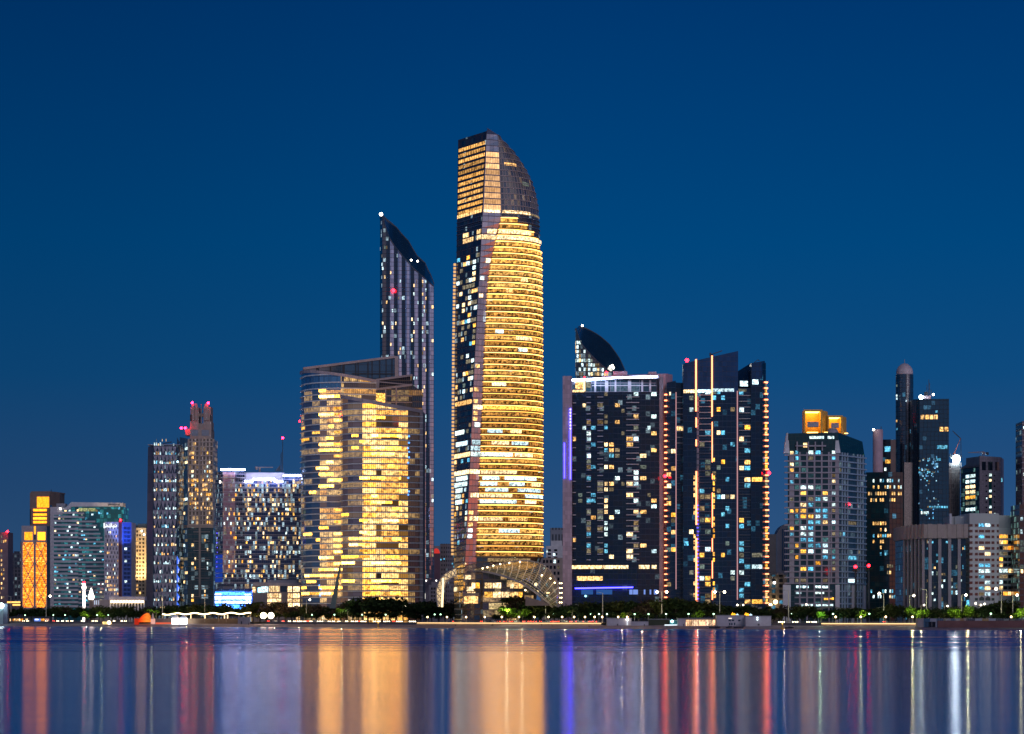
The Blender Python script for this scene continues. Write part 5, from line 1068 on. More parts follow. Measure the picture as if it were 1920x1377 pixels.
    def band(a, b, z, h): S.strip(MB(), S.upx(a), S.upx(b), z, z+h, -.1, .9).build('white_band', wb, T)
    i = 0
    for py in [1139-7.62*k for k in range(25)]:
        z = zz(py); end = 196 if py > 1020 else 196-(1020-py)*.42 if py > 972 else 158
        if py < 960: end = 133
        band(94.3, min(end, 147), z, 1.9)
        if end > 147: band(147.2, end, z-.4, 1.5)
    S.strip(MB(), .2, S.upx(101), G, zz(951), -.1, .7).build('end_pier', wb, T)
    S.strip(MB(), .2, S.upx(117), zz(966), zz(951), -.1, .6).build('corner_panel', wb, T)
    mb = MB(); v = [S.pt(S.upx(p), zz(y), 1.2) for p, y in ((119, 957), (126, 957), (136, 950.5), (231, 949.5), (231, 943), (134, 942))]; mb.face(v); bk = Vector((0, 14, 0))
    for k in range(6): mb.face([v[k], v[k]+bk, v[(k+1) % 6]+bk, v[(k+1) % 6]])
    mb.build('parapet', WHITE, T); 
    for k in range(10): S.strip(MB(), S.upx(202.5+k*2.3), S.upx(203.9+k*2.3), zz(948), zz(945), 1.2, 1.35).build('parapet_slot', BLACKG, T)
    MB().box(X(104, Y), X(121, Y), Y+4, Y+14, zz(952), zz(944), bottom=True).build('plant_room', GREY, T)
    bag = WinBag(); us = linspace(S.upx(102), S.upx(195), 24)
    for py in [1139-7.62*k for k in range(24)]:
        for k in range(24):
            if R() < .17: bag.add(S, us[k], us[k+1]-.2, zz(py)+2.1, zz(py)+3.9, random.choice([LB, LB, LC, LC, LD, LP]), .2)
    for a, b in ((147, 155), (156, 164), (165, 179)): bag.add(S, S.upx(a), S.upx(b), zz(959), zz(953), lit('olive hall light', (.75, .8, .35), .7, .5), .2)
    for px, py in ((200, 965), (184, 964), (188, 964), (222, 955)): bag.add(S, S.upx(px), S.upx(px+3), zz(py), zz(py-4), LB, .2)
    bag.done(T); lamp(T, P(113, 954, Y-2), .8, WLAMP, 'roof_lamp')
    # white tower with lit sign and blue side
    Y = 2080.0; zz = lambda py: Zp(py, Y); T = thing('sign_tower', 'small white tower with lit Arabic rooftop sign, dark red edge and blue lit side', 'office building', (X(220, Y), Y, G))
    A, B = wall([(195.5, Y+2), (203, Y), (223, Y-1)]), wall([(229, Y), (246, Y+8)])
    q = [(X(p, y), y) for p, y in ((195.5, Y+2), (203, Y), (223, Y-1), (229, Y), (246, Y+8))]; MB().prism(q+[(q[-1][0], Y+34), (q[0][0], Y+34)], G-1, zz(979)).build('facade', plain_once('lilac white cladding', (.55, .48, .52), .6), T)
    MB().prism([(X(223, Y), Y-1.6), (X(228.6, Y), Y-.6), (X(228.6, Y), Y+4), (X(223, Y), Y+4)], G-1, zz(976.5)).build('red_edge', plain_once('dark red cladding', (.10, .02, .04), .5), T); lamp(T, P(226, 975.5, Y-2), .9)
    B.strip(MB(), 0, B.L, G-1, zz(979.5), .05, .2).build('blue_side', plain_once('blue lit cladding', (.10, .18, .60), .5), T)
    bl = bpy.data.lights.new('blue_wall_washer', 'SPOT'); bl.energy = 120000; bl.color = (.08, .22, 1); bl.spot_size = math.radians(50); bl.spot_blend = .6; bo = bpy.data.objects.new('blue_wall_washer', bl); COL.objects.link(bo); bo.location = P(246, 1040, Y-34); bo.rotation_euler = (P(238, 985, Y)-bo.location).to_track_quat('-Z', 'Y').to_euler()
    bag = WinBag()
    for k in range(17):
        z = zz(1116-k*7.7)
        for i in range(9):
            px = 198+i*2.75
            if R() < .17 or (k < 5 and R() < .3): bag.add(A, A.upx(px), A.upx(px+1.5), z, z+2, random.choice([LP, LC, LW]), .15)
            else: A.strip(MB(), A.upx(px), A.upx(px+1.5), z, z+2.2, -.1, .1).build('dark_window', BLACKG, T) if (k*9+i) % 2 == 0 else None
        m = MB()
        for i in range(5): B.strip(m, B.upx(232+i*2.6), B.upx(233.3+i*2.6), z, z+2.2, .1, .3)
        m.build('side_window_row', BLACKG, T)
        if k in (3, 8, 11): bag.add(B, B.upx(233), B.upx(237.5), z, z+2, LC, .4)
    bag.done(T)
    # the sign: a tall bar and the connected letters of an Arabic name
    st = MB(); sg = lambda pl, w=1.0: [st.bar(A.pt(A.upx(a), zz(b), 1.2), A.pt(A.upx(c), zz(d), 1.2), w*.6) for (a, b), (c, d) in zip(pl, pl[1:])]
    sg([(196.8, 981), (196.8, 990.5)], 1.2); sg([(199.5, 989.5), (200.5, 987), (203, 986.5), (203.5, 988.5), (206, 988.5), (206.5, 986), (206.5, 988.5), (209, 988.5)]); sg([(201, 984.2), (202, 984.2)], .8); sg([(205.5, 983.6), (206.6, 983.6)], .8)
    sg([(209, 981.5), (209, 988.5)]); sg([(211, 988.5), (213, 988.5), (213, 985.8), (213, 988.5), (215.5, 988.5), (215.5, 986), (215.5, 988.5), (218.5, 988), (219, 985)]); sg([(212.5, 990.8), (213.6, 990.8)], .8); sg([(216, 983.6), (217.2, 983.6)], .8)
    st.build('lit_sign', emit_once('sign white', (.85, .95, 1), 1.7), T)
    # cream flats behind
    Y = 2140.0; zz = lambda py: Zp(py, Y); T = thing('cream_flats', 'cream apartment tower lit warm from below with paired dark windows', 'apartment tower', (X(262, Y), Y, G))
    A = wall([(252, Y), (274, Y+2)]); body(T, [(252, Y), (274, Y+2)], 22, zz(990), plain_once('cream render', (.62, .50, .34), .7)); body(T, [(246, Y+6), (252.5, Y+4)], 18, zz(984), plain_once('sage render', (.20, .24, .22), .7), 'side_wing'); body(T, [(258, Y+4), (274, Y+4)], 16, zz(982), plain_once('sage render'), 'roof_storey', zz(991))
    for k in range(17):
        z = zz(1114-k*7.2)
        for a in (255.5, 260.8, 267):
            if R() < .12: A.strip(MB(), A.upx(a), A.upx(a+3.4), z, z+1.9, -.1, .15).build('window', LW, T)
            else: A.strip(MB(), A.upx(a), A.upx(a+3.4), z, z+1.9, -.1, .12).build('dark_window', plain_once('brown window', (.06, .04, .03), .3), T)
    wl = bpy.data.lights.new('warm_wall_washer', 'SPOT'); wl.energy = 300000; wl.color = (1, .68, .32); wl.spot_size = math.radians(55); wl.spot_blend = .5; wo = bpy.data.objects.new('warm_wall_washer', wl); COL.objects.link(wo); wo.location = P(264, 1122, Y-26); wo.rotation_euler = (P(264, 1040, Y)-wo.location).to_track_quat('-Z', 'Y').to_euler()
    for px, py in ((266, 996), (270, 1003)): lamp(T, P(px, py, Y-2), .8, WLAMP, 'roof_lamp')
    # white arcade hall and pale wall
    Y = 2010.0; zz = lambda py: Zp(py, Y); T = thing('arcade_hall', 'low white arcade hall with tall slim arches and a row of bright uplights', 'hall', (X(236, Y), Y, G))
    body(T, [(207, Y+8), (272, Y+8)], 16, zz(1124), plain_once('raw concrete')); S = wall([(205, Y), (272, Y)])
    MB().box(X(205, Y), X(272, Y), Y-1, Y+10, zz(1126), zz(1119), bottom=True).build('roof_band', plain_once('lilac white cladding'), T)
    for k in range(12):
        px = 207+k*5.75; S.strip(MB(), S.upx(px)-.55, S.upx(px)+.55, G-1, zz(1126), -1.0, .3).build('arcade_column', WHITE, T)
        if k < 11:
            mb = MB(); r = (S.upx(px+5.75)-S.upx(px))/2-.5; c = S.upx(px+2.87)
            for j in range(8):
                a0, a1 = math.pi*j/8, math.pi*(j+1)/8; z = zz(1132.5)
                mb.face([S.pt(c+r*math.cos(a0), z+r*math.sin(a0), -.3), S.pt(c+r*math.cos(a0), zz(1126), -.3), S.pt(c+r*math.cos(a1), zz(1126), -.3), S.pt(c+r*math.cos(a1), z+r*math.sin(a1), -.3)])
            mb.build('arch', WHITE, T); lamp(T, S.pt(c, zz(1128.5), 1.0), .95, WARMLAMP, 'uplight')
    Y = 2040.0; T, S, zz = simple('pale_wall_block', 'low pale windowless block with white light slots left of white arcade hall', 'building', [(167, Y), (208, Y)], 14, 1125, plain_once('grey rose render', (.34, .28, .27), .8))
    for px, w in ((176.5, 2), (180, 2), (184.3, 1.2)): S.strip(MB(), S.upx(px), S.upx(px+w), zz(1134), zz(1126), 0, .2).build('light_slot', emit_once('pale slot light', (.7, .8, 1), .7), T)
    # minaret and the lit lantern beside it
    Y = 2000.0; zz = lambda py: Zp(py, Y); T = thing('minaret', 'slim white lit minaret with red lamp on top', 'minaret', (X(157.5, Y), Y, G)); lw = emit_once('white stone painted glow', (1, .86, .78), 3.0)  # minaret stone glows by itself: floodlighting put in as emission
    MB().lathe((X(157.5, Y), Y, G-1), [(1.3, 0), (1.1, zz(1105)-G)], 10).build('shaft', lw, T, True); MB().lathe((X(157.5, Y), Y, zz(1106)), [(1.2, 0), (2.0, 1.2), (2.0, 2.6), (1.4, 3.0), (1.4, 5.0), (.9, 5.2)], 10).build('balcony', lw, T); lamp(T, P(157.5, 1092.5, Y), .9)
    T = thing('mosque_lantern', 'brilliant white onion shaped roof lantern with a thin spire', 'dome', (X(171, Y), Y, G)); MB().lathe((X(171, Y), Y, zz(1125)), [(1.5, 0), (2.4, 1.5), (2.5, 3), (1.6, 5), (1.1, 7.2), (.5, 9), (.2, 10)], 12).build('dome', emit_once('lantern white', (1, .88, .72), 9), T, True)
    MB().bar(P(171, 1107, Y), P(171, 1099, Y), .4).build('spire', STEEL, T); MB().box(X(168.5, Y), X(173.5, Y), Y-1.8, Y+1.8, G-1, zz(1124.5)).build('drum', BROWN, T)
    # diamond panelled tower
    Y = 2050.0; FH = 7.85; zz = lambda py: Zp(py, Y); T = thing('diamond_tower', 'grey tower clad in triangular diamond panels with a blue lit right edge', 'office tower', (X(305, Y), Y, G))
    z0, z1 = zz(1145), zz(835); tl = lambda z: 273.5+(z-z0)/(z1-z0)*4.0
    def f(u, z): return (X(tl(z)+13.5*u, Y+22-22*u), Y+22-22*u)
    A = Surf(f, 1.0); Fm = wall([(288, Y), (331, Y+2)]); Em = wall([(331, Y+2), (337, Y+14)])
    mb = MB(); zs = rng(z0, z1, FH)
    for a in zs:
        b = min(a+FH, z1); mb.face([A.pt(0, a), A.pt(1, a), A.pt(1, b), A.pt(0, b)], [(0, a), (14, a), (14, b), (0, b)])
    mb.build('left_facade', curtain('grey panel wall', (.27, .22, .23), 7, FH, (.16, .13, .14), .02, .06, 0, rough=.6, ior=1.4, tilt=.01, z0=z0), T)
    body(T, [(287, Y), (331, Y+2), (337, Y+14)], 24, z1, curtain('diamond tower glass', (.008, .03, .06), 2.2, FH/2, (.012, .03, .05), .06, .1, .22, (1, .8, .5), COOL, .7, .45, .1, 1.7, .6, .012, 71, z0, .9))
    MB().box(X(277, Y), X(337, Y), Y+1, Y+22, z1, z1+.8, bottom=True).build('roof_edge', GREY, T)
    n = 6; w = Fm.L/n; dp = plain_once('diamond panel', (.27, .24, .29), .5)
    for i, z in enumerate(zs[:-1]):
        mb = MB(); off = (i % 2)*0
        for k in range(n):
            u = k*w; top = z+FH*.98
            mb.face([Fm.pt(u+.05, top, .25), Fm.pt(u+w*.5, z+.2, .9), Fm.pt(u+w-.05, top, .25)]); 
            if k: mb.face([Fm.pt(u-w*.18, z, .25), Fm.pt(u+w*.18, z, .25), Fm.pt(u, z+FH*.55, .6)])
        Fm.strip(mb, 0, Fm.L, z-.2, z+.2, 0, .5); mb.build('panel_row', dp, T)
    bag = WinBag()
    for i, z in enumerate(zs):
        lit_row = {17: .8, 16: .9, 15: .5, 14: .85, 13: .7}.get(i, .5 if i % 2 else .38)
        for k in range(n*2):
            u = k*w/2
            if R() < lit_row: bag.add(Fm, u+.4, u+w/2-.3, z+.6, z+random.choice([2.2, 3.2]), random.choice([LC, LC, LP, LC, LB, LW]), .32, 5)
            if R() < lit_row*.35: bag.add(Fm, u+.7, u+w/2-.6, z+4.2, z+6.2, random.choice([LC, LD, LP]), .3, 3)
    bag.done(T)
    em = emit_once('edge blue light', (.06, .18, 1), 1.1)
    for i, z in enumerate(zs):
        mb = MB(); mb.face([Em.pt(.2, z, .3), Em.pt(Em.L*.9, z+FH*.5, .5), Em.pt(.2, z+FH, .3)]); mb.build('edge_panel', NAVY if i > 5 else em, T)
        if i < 6: MB().box(*(lambda p: (p.x-1, p.x+.6, p.y-1, p.y-.4))(Em.pt(Em.L*.45, 0)), z+1, z+4.5, bottom=True).build('edge_lamp', emit_once('edge violet lamp', (.55, .6, 1), 1.6), T)
    lamp(T, P(333, 866, Y-1), .9, emit_once('small blue beacon', (.5, .8, 1), 4), 'edge_beacon'); mb = MB().bar(P(306, 832, Y+8), P(322, 829, Y+8), .8); mb.build('roof_crane', DARK, T)
    # beige crowned tower
    Y = 2120.0; FH = 4.1; zz = lambda py: Zp(py, Y); T = thing('crowned_tower', 'beige stone tower with stepped twin pillar crown and red roof lamps', 'skyscraper', (X(370, Y), Y, G)); z0 = zz(1141)
    Lf, Fm = wall([(337, Y+30), (352, Y)]), wall([(352, Y), (400, Y+2)])
    lowg = curtain('green lower glass', (.012, .05, .045), 3, FH, (.10, .09, .08), .05, .12, .14, (1, .75, .4), COOL, .5, .4, .1, 1.7, .5, .012, 81, z0, .9, .4, .01)
    upg = curtain('stone and glass wall', (.14, .10, .07), 3.1, FH, (.60, .46, .35), .42, .24, .4, (1, .62, .24), PALE, .3, .55, .15, 1.7, .5, .02, 82, z0, .9, .5, .02)
    body(T, [(352, Y), (400, Y+2)], 30, zz(990), lowg, 'lower_facade'); body(T, [(352, Y), (400, Y+2)], 30, zz(823), upg, 'upper_facade', zz(990))
    mb = MB(); a, b = Lf.pt(0, 0), Lf.pt(Lf.L, 0); mb.prism([(a.x, a.y), (b.x-.05, b.y+.1), (b.x, b.y+28), (a.x, a.y+4)], G-1, [zz(815), zz(823), zz(823), zz(815)]); mb.build('side_facade', lowg, T)
    st = plain_once('crown stone', (.40, .31, .25), .7)
    Fm.strip(MB(), 0, Fm.L, zz(990), zz(985), -.1, .8).build('belt_course', st, T); Lf.strip(MB(), 0, Lf.L, zz(990), zz(985), -.1, .8).build('belt_course', st, T)
    for z in rng(zz(1136), zz(994), FH*2): Fm.strip(MB(), Fm.L*.22, Fm.L*.86, z-.3, z+.3, -.1, .7).build('balcony_slab', st, T)
    for z in rng(zz(985), zz(826), FH): Fm.strip(MB(), .1, Fm.L, z-.25, z+.25, -.1, .4).build('string_course', st, T)
    u = Fm.upx(374.5); Fm.strip(MB(), u-.8, u+.8, zz(1120), zz(823), -.1, 1.0).build('central_mullion', st, T)
    for px in (352.8, 399.4): Fm.strip(MB(), Fm.upx(px)-.4, Fm.upx(px)+.3, zz(985), zz(823), -.1, .6).build('corner_pier', st, T)
    bag = WinBag()
    for z in rng(zz(1130), zz(830), FH):
        py = HY-(z-H)/Y*F
        for px, pr in ((359, .55), (365, .35), (383, .2), (388, .35), (392, .25)):
            if R() < pr*(1 if py < 1000 else .45): bag.add(Fm, Fm.upx(px), Fm.upx(px+(4.2 if px == 359 else 2.2)), z+.7, z+FH-.9, random.choice([LP, LC, LW, LP, LY]), .35)
        for k in range(14):
            if 905 < py < 960 and R() < .5: bag.add(Fm, Fm.L*k/14+.2, Fm.L*(k+.7)/14, z+random.uniform(.3, 2), z+FH-.5, random.choice([LW, LW, LP, LD, LY]), .3, 2)
        for k in range(3):
            if R() < .3: bag.add(Lf, Lf.L*k/3+.6, Lf.L*(k+1)/3-.5, z+.8, z+FH-1, random.choice([LC, LP, LD, LD]), .2, 3)
    bag.done(T)
    MB().prism([(X(350, Y), Y+22), (X(355.5, Y), Y+3), (X(395, Y), Y+4), (X(395, Y), Y+26), (X(350, Y), Y+26)], zz(823), zz(805)).build('crown_base', st, T)
    Cw = wall([(355.5, Y+3), (395, Y+4)])
    for a, b in ((359, 371.5), (378, 392)): Cw.strip(MB(), Cw.upx(a), Cw.upx(b), zz(817), zz(806), 0, .3).build('louvre', STEEL, T)
    for a, b, t in ((354.5, 371, 764), (380, 395, 764)):
        v = [(X(a, Y), Y+5), (X(b, Y), Y+5), (X(b, Y), Y+22), (X(a, Y), Y+22)]; MB().prism(v, zz(806), zz(790)).build('pillar_foot', st, T)
        MB().prism([(X(a+1.5 if a < 370 else a, Y), Y+5), (X(b if a < 370 else b-1, Y), Y+5), (X(b if a < 370 else b-1, Y), Y+20), (X(a+1.5 if a < 370 else a, Y), Y+20)], zz(790), zz(763 if a < 370 else 762)).build('pillar', st, T)
        c = [359, 365] if a < 370 else [382, 386]
        for px in c: MB().box(X(px, Y), X(px+4, Y), Y+3.6, Y+5, zz(788), zz(757), bottom=True).build('pillar_rib', st, T)
        for px in ((355, 358) if a < 370 else (392.6, 394.6)),: MB().box(X(px[0], Y), X(px[1], Y), Y+4.4, Y+5, zz(789), zz(777), bottom=True).build('dark_slot', plain_once('slot brown', (.06, .045, .04), .7), T)
    MB().box(X(371, Y), X(380, Y), Y+6, Y+18, zz(806), zz(793), bottom=True).build('crown_link', st, T); MB().box(X(375.3, Y), X(376.7, Y), Y+5, Y+7, zz(793), zz(757), bottom=True).build('centre_post', st, T)
    MB().box(X(371, Y), X(380, Y), Y+8, Y+14, zz(780), zz(774), bottom=True).build('crown_link', st, T)
    MB().box(X(345, Y), X(354, Y), Y+8, Y+22, zz(815), zz(804), bottom=True).build('side_step', st, T)
    for px, py in ((360.5, 755.5), (390.5, 756), (340, 803), (347.5, 803)): lamp(T, P(px, py, Y+3), 1.1, RED2)
    # slim balcony block between crowned tower and hotel
    Y = 2160.0; T, S, zz = simple('balcony_flats', 'slim pale block with stacked balconies between crowned tower and hotel', 'apartment building', [(398, Y), (406, Y)], 16, 1005, plain_once('blue grey render', (.22, .25, .32), .7))
    for z in rng(zz(1132), zz(1010), 4): S.strip(MB(), .2, S.L, z-.5, z+.6, 0, 1.2).build('balcony', WHITE, T)
    # hotel
    Y = 1960.0; FH = 3.92; zz = lambda py: Zp(py, Y); T = thing('glass_hotel', 'dark glass hotel with white roof light lines and an electric blue lit base', 'hotel', (X(480, Y), Y, G)); z0 = zz(1140)
    A = wall([(404, Y+16), (418, Y), (459, Y+2)]); B = wall([(459, Y+2), (564, Y+5)])
    hg = lambda n, lp, s, g=(.012, .03, .10), fr=(.30, .24, .30), es=.5: curtain(n, g, 1.7, FH, fr, .04, .10, lp, (1, .64, .26), COOL, .22, es, .1, 1.7, .55, .015, s, z0, 1.3, .5, .006)
    body(T, [(404, Y+16), (418, Y), (459, Y+2)], 26, zz(884), hg('hotel corner glass', .18, 91, (.02, .025, .045))); body(T, [(459, Y+2), (564, Y+5)], 24, zz(902), hg('hotel front glass', .34, 92, es=.9), 'front_facade')
    A.strip(MB(), A.upx(418), A.upx(441), zz(1075), zz(886), .05, .15).build('rose_bay', hg('hotel rose glass', .5, 93, (.42, .20, .22), (.45, .32, .33), .3), T)
    MB().prism([(X(440, Y), Y+10), (X(530, Y), Y+12), (X(530, Y), Y+22), (X(440, Y), Y+22)], zz(905), zz(885)).build('roof_screen', plain_once('lilac white cladding'), T); body(T, [(530, Y+6), (564, Y+6)], 12, zz(893), hg('hotel end glass', .3, 94), 'right_roof_block', zz(903))
    for z in rng(zz(1128), zz(890), FH*1.0):
        A.strip(MB(), 0, A.L, z-.25, z+.25, -.1, .5).build('floor_band', CONC, T)
        if z < zz(905): B.strip(MB(), 0, B.L, z-.25, z+.25, -.1, .5).build('floor_band', CONC, T)
    for a, b, py, yo in ((414, 459.5, 881, 0), (459, 474, 903, 0), (474, 515, 899, 1), (514, 530, 903, 2), (531, 564, 891.5, 3)): MB().box(X(a, Y), X(b, Y), Y-1.5+yo, Y+yo-.2, zz(py+1.6), zz(py-1.6), bottom=True).build('roof_light_line', WLED, T)
    bag = WinBag()
    for z in rng(zz(1085), zz(905), FH):
        us = linspace(B.upx(457), B.upx(563), 30); py = HY-(z-H)/Y*F
        for k in range(30):
            pr = .19 if k > 3 else .12
            if k in (2, 3): pr = .6
            if R() < pr: bag.add(B, us[k]+.2, us[k+1]-.15, z+.5+R(), z+FH-.6, random.choice([LW, LP, LW, LP, LC, LY, LD]), .3)
        us = linspace(A.upx(419), A.upx(456), 12)
        for k in range(12):
            if R() < .16: bag.add(A, us[k]+.2, us[k+1]-.2, z+.6, z+FH-.6, random.choice([LW, LC, LD, LO]), .3)
    bag.done(T)
    bb = lit('electric blue base light', (.02, .08, 1), 5, .7, (.05, .25, 1)); wb2 = lit('white blue base light', (.30, .45, 1), 9, .7)
    A.strip(MB(), A.upx(404), A.L, zz(1144), zz(1107), .1, .3).build('blue_base', bb, T)
    for z in (zz(1108), zz(1116.5), zz(1125.5), zz(1133)): A.strip(MB(), 0, A.L, z-.5, z+.4, .3, 1.0).build('base_band', NAVY, T); B.strip(MB(), 0, B.upx(472), z-.5, z+.4, .3, 1.0).build('base_band', NAVY, T)
    for a, b, pa, pb in ((404, 416, 1113, 1131), (418, 458, 1118, 1124), (418, 458, 1127, 1132), (420, 432, 1135, 1139)): A.strip(MB(), A.upx(a), A.upx(b), zz(pb), zz(pa), .3, .6).build('base_light_panel', wb2, T)
    B.strip(MB(), 0, B.upx(473), zz(1144), zz(1107), .1, .3).build('blue_base', bb, T); B.strip(MB(), 0, B.upx(471), zz(1132), zz(1114), .3, .6).build('base_light_panel', wb2, T)
    A.strip(MB(), A.upx(404), A.upx(417.6), zz(1092), zz(1040), .1, .25).build('blue_glow_sheet', emit_once('blue corner glow', (.02, .08, .6), .5), T)  # blue base light fading up the corner floors, put in as a glowing sheet
    MB().box(X(412, Y), X(414, Y), Y-2, Y, zz(906), zz(902), bottom=True).build('sign_lamp', WLAMP, T)
    for py in range(1000, 1090, 9): MB().sphere(P(406+R()*2, py, Y+12), .6, 5, 4).build('blue_lamp', emit_once('deep blue lamp'), T)
    # antenna mast on the hotel roof
    K = thing('antenna_mast', 'tall thin lattice antenna mast with red lamp above the hotel roof', 'antenna', tuple(P(530, 885, Y+14)))
    mb = MB(); mb.bar(P(530, 885, Y+14), P(530, 823, Y+14), .45); 
    for k in range(9): mb.bar(P(526.5, 884-k*4, Y+14), P(530, 880-k*4, Y+14), .25); mb.bar(P(530, 884-k*4, Y+14), P(526.5, 880-k*4, Y+14), .25)
    mb.bar(P(526.5, 885, Y+14), P(526.5, 852, Y+14), .3); mb.build('lattice', DARK, K); lamp(K, P(530, 821.5, Y+14), .9, RED2)
    mb = MB(); mb.face([P(516, 884, Y+15), P(526, 884, Y+15), P(525, 872, Y+15)]); mb.bar(P(516, 884, Y+15), P(525, 873, Y+15), .5); mb.build('stay_panel', DARK, K)
    K = thing('roof_crane', 'low brown roof crane with level jib on the hotel roof', 'crane', tuple(P(487, 885, Y+16))); mb = MB(); mb.bar(P(478, 876.5, Y+16), P(512, 876.5, Y+16), .6); mb.box(X(475, Y), X(479.5, Y), Y+15, Y+17, zz(878.5), zz(873), bottom=True); mb.build('jib', BROWN, K); MB().bar(P(487, 885, Y+16), P(487, 876, Y+16), 1.4).build('pedestal', BROWN, K)
    # podium in front of the hotel
    Y = 1900.0; zz = lambda py: Zp(py, Y); T = thing('podium_building', 'low beige podium building with tall lit shop windows between hotel and gold offices', 'building', (X(518, Y), Y, G))
    pts = [(473, Y+10), (504, Y), (563, Y+3)]; body(T, pts, 30, zz(1098), plain_once('podium stone', (.34, .27, .24), .7)); S = wall(pts); MB().box(X(500, Y), X(556, Y), Y+4, Y+20, zz(1098), zz(1088), bottom=True).build('roof_storey', GREY, T); MB().prism([(X(472, Y), Y+8), (X(503.8, Y), Y-2), (X(564, Y), Y+1), (X(564, Y), Y+8), (X(472, Y), Y+12)], zz(1099), zz(1093)).build('cornice', CONC, T)
    bag = WinBag()
    for a, b, t, bt, m in ((474, 479, 1101, 1111, LP), (484, 489, 1102, 1111, emit_once('blue sign lamp')), (490, 503, 1100, 1111, LC), (505, 524, 1099, 1110, LP), (526, 538, 1099, 1110, BLACKG), (539.5, 547, 1100, 1110, LP), (550, 562, 1100, 1110, LP)): bag.add(S, S.upx(a), S.upx(b), zz(bt), zz(t), m, .3)
    for a, b in ((502, 511), (512, 522), (523, 527), (539.5, 547.5), (549, 562)):
        for t, bt in ((1113, 1121), (1123, 1129), (1131, 1138)): bag.add(S, S.upx(a), S.upx(b), zz(bt), zz(t), LP, .3)
    bag.done(T)
    for px in range(474, 500, 3): S.strip(MB(), S.upx(px)-.15, S.upx(px)+.15, zz(1136), zz(1113), 0, .3).build('panel_rib', GREY, T)
    S.strip(MB(), S.upx(556), S.upx(562.5), G, zz(1139), 0, .4).build('lit_doorway', LP, T)
    # gap between gold offices and the tallest tower
    Y = 2400.0
    T, S, zz = simple('red_arch_block', 'small plum block with red lit arched top behind gold offices', 'building', [(811, Y), (825, Y)], 16, 1038, plain_once('plum cladding', (.16, .08, .11), .7))
    mb = MB(); c = S.pt(S.L/2, zz(1038), .4)
    for k in range(10): a, b = math.pi*k/10, math.pi*(k+1)/10; mb.face([c, c+Vector((3.6*math.cos(a), 0, 5*math.sin(a))), c+Vector((3.6*math.cos(b), 0, 5*math.sin(b)))])
    mb.build('red_arch', emit_once('red arch light', (1, .06, .05), .6), T); MB().box(X(812, Y), X(824, Y), Y, Y+10, zz(1038), zz(1024), bottom=True).build('roof_storey', GREY, T)
    Y = 2300.0; T, S, zz = simple('grey_flats', 'grey block with rows of small square windows left of tallest gold tower', 'apartment building', [(825, Y), (838, Y-3), (852, Y+6)], 18, 1020, curtain('small window wall', (.03, .035, .05), 2.6, 4.2, (.30, .25, .25), .55, .55, .06, COOL, COOL, .5, .6, .3, 1.5, .4, .01, 97, Zp(1140, Y)))
    MB().box(X(844, Y), X(850, Y), Y+2, Y+12, zz(1020), zz(1006), bottom=True).build('roof_storey', CONC, T)
    b = WinBag()
    for px, py in ((826, 1051), (832, 1050), (847, 1059), (850, 1045), (850, 1064)): b.add(S, S.upx(px), S.upx(px+2), zz(py), zz(py-3), LB, .3)
    b.done(T)
    Y = 2050.0; T, S, zz = simple('dark_annex', 'low dark purple annex right of gold offices', 'building', [(793, Y), (822, Y)], 14, 1086, plain_once('purple annex wall', (.07, .06, .10), .6))
    for px in (799, 818): lamp(T, P(px, 1089, Y-1), .5, WLAMP, 'wall_lamp')
    MB().box(X(793.5, Y-5), X(797.5, Y-5), Y-6, Y-5, zz(1123), zz(1113)).build('bright_window', emit_once('hall white', (1, .95, .85), 2.5), T); MB().box(X(793.5, Y-5), X(796, Y-5), Y-6, Y-5, zz(1139), zz(1131)).build('bright_window', emit_once('hall white'), T)
    Y = 1990.0; T, S, zz = simple('white_flats', 'small white flats with paired square windows beside left glowing canopy', 'apartment building', [(804, Y), (820, Y)], 12, 1097, plain_once('grey white grid'))
    MB().box(X(809, Y), X(819, Y), Y+1, Y+8, zz(1097), zz(1091), bottom=True).build('roof_storey', plain_once('grey white grid'), T)
    for k in range(5):
        for px in (808.5, 813, 817): S.strip(MB(), S.upx(px), S.upx(px+2.6), zz(1106+k*7), zz(1102+k*7), 0, .15).build('window', BLACKG, T)
    # gap between the tallest tower and the dark slab
    Y = 2250.0; T, S, zz = simple('grey_flats', 'grey roof block with tall slim windows left of dark apartment slab', 'apartment building', [(1032, Y), (1056, Y)], 16, 990, curtain('tall window wall', (.02, .04, .06), 3, 14, (.24, .26, .30), .5, .3, 0, rough=.3, z0=Zp(1030, Y)))
    Y = 2150.0; T, S, zz = simple('white_flats', 'stepped white flats with square windows right of tallest gold tower', 'apartment building', [(1024, Y), (1055, Y+2)], 14, 1024, WHITE)
    MB().box(X(1033, Y), X(1054, Y), Y+2, Y+12, zz(1024), zz(1014), bottom=True).build('roof_storey', WHITE, T); b = WinBag()
    for k in range(3):
        for px in (1027, 1039): S.strip(MB(), S.upx(px), S.upx(px+6), zz(1034+k*7), zz(1030+k*7), 0, .15).build('window', BLACKG, T)
    b.add(S, S.upx(1025), S.upx(1027), zz(1036), zz(1032), LC, .3); b.add(S, S.upx(1037), S.upx(1041), zz(1042), zz(1038), LC, .3); b.done(T)
    Y = 2050.0; T, S, zz = simple('beige_flats', 'low beige flats with white framed balconies right of tallest gold tower', 'apartment building', [(1014, Y), (1056, Y+2)], 14, 1046, plain_once('podium stone'))
    b = WinBag()
    for k in range(7):
        for px in (1018, 1024, 1031, 1038, 1045):
            if R() < .3: b.add(S, S.upx(px), S.upx(px+4), zz(1056+k*11), zz(1050+k*11), random.choice([LC, LW, LD, LB]), .3)
            else: S.strip(MB(), S.upx(px), S.upx(px+4), zz(1056+k*11), zz(1050+k*11), 0, .15).build('dark_window', BLACKG, T)
    b.done(T)
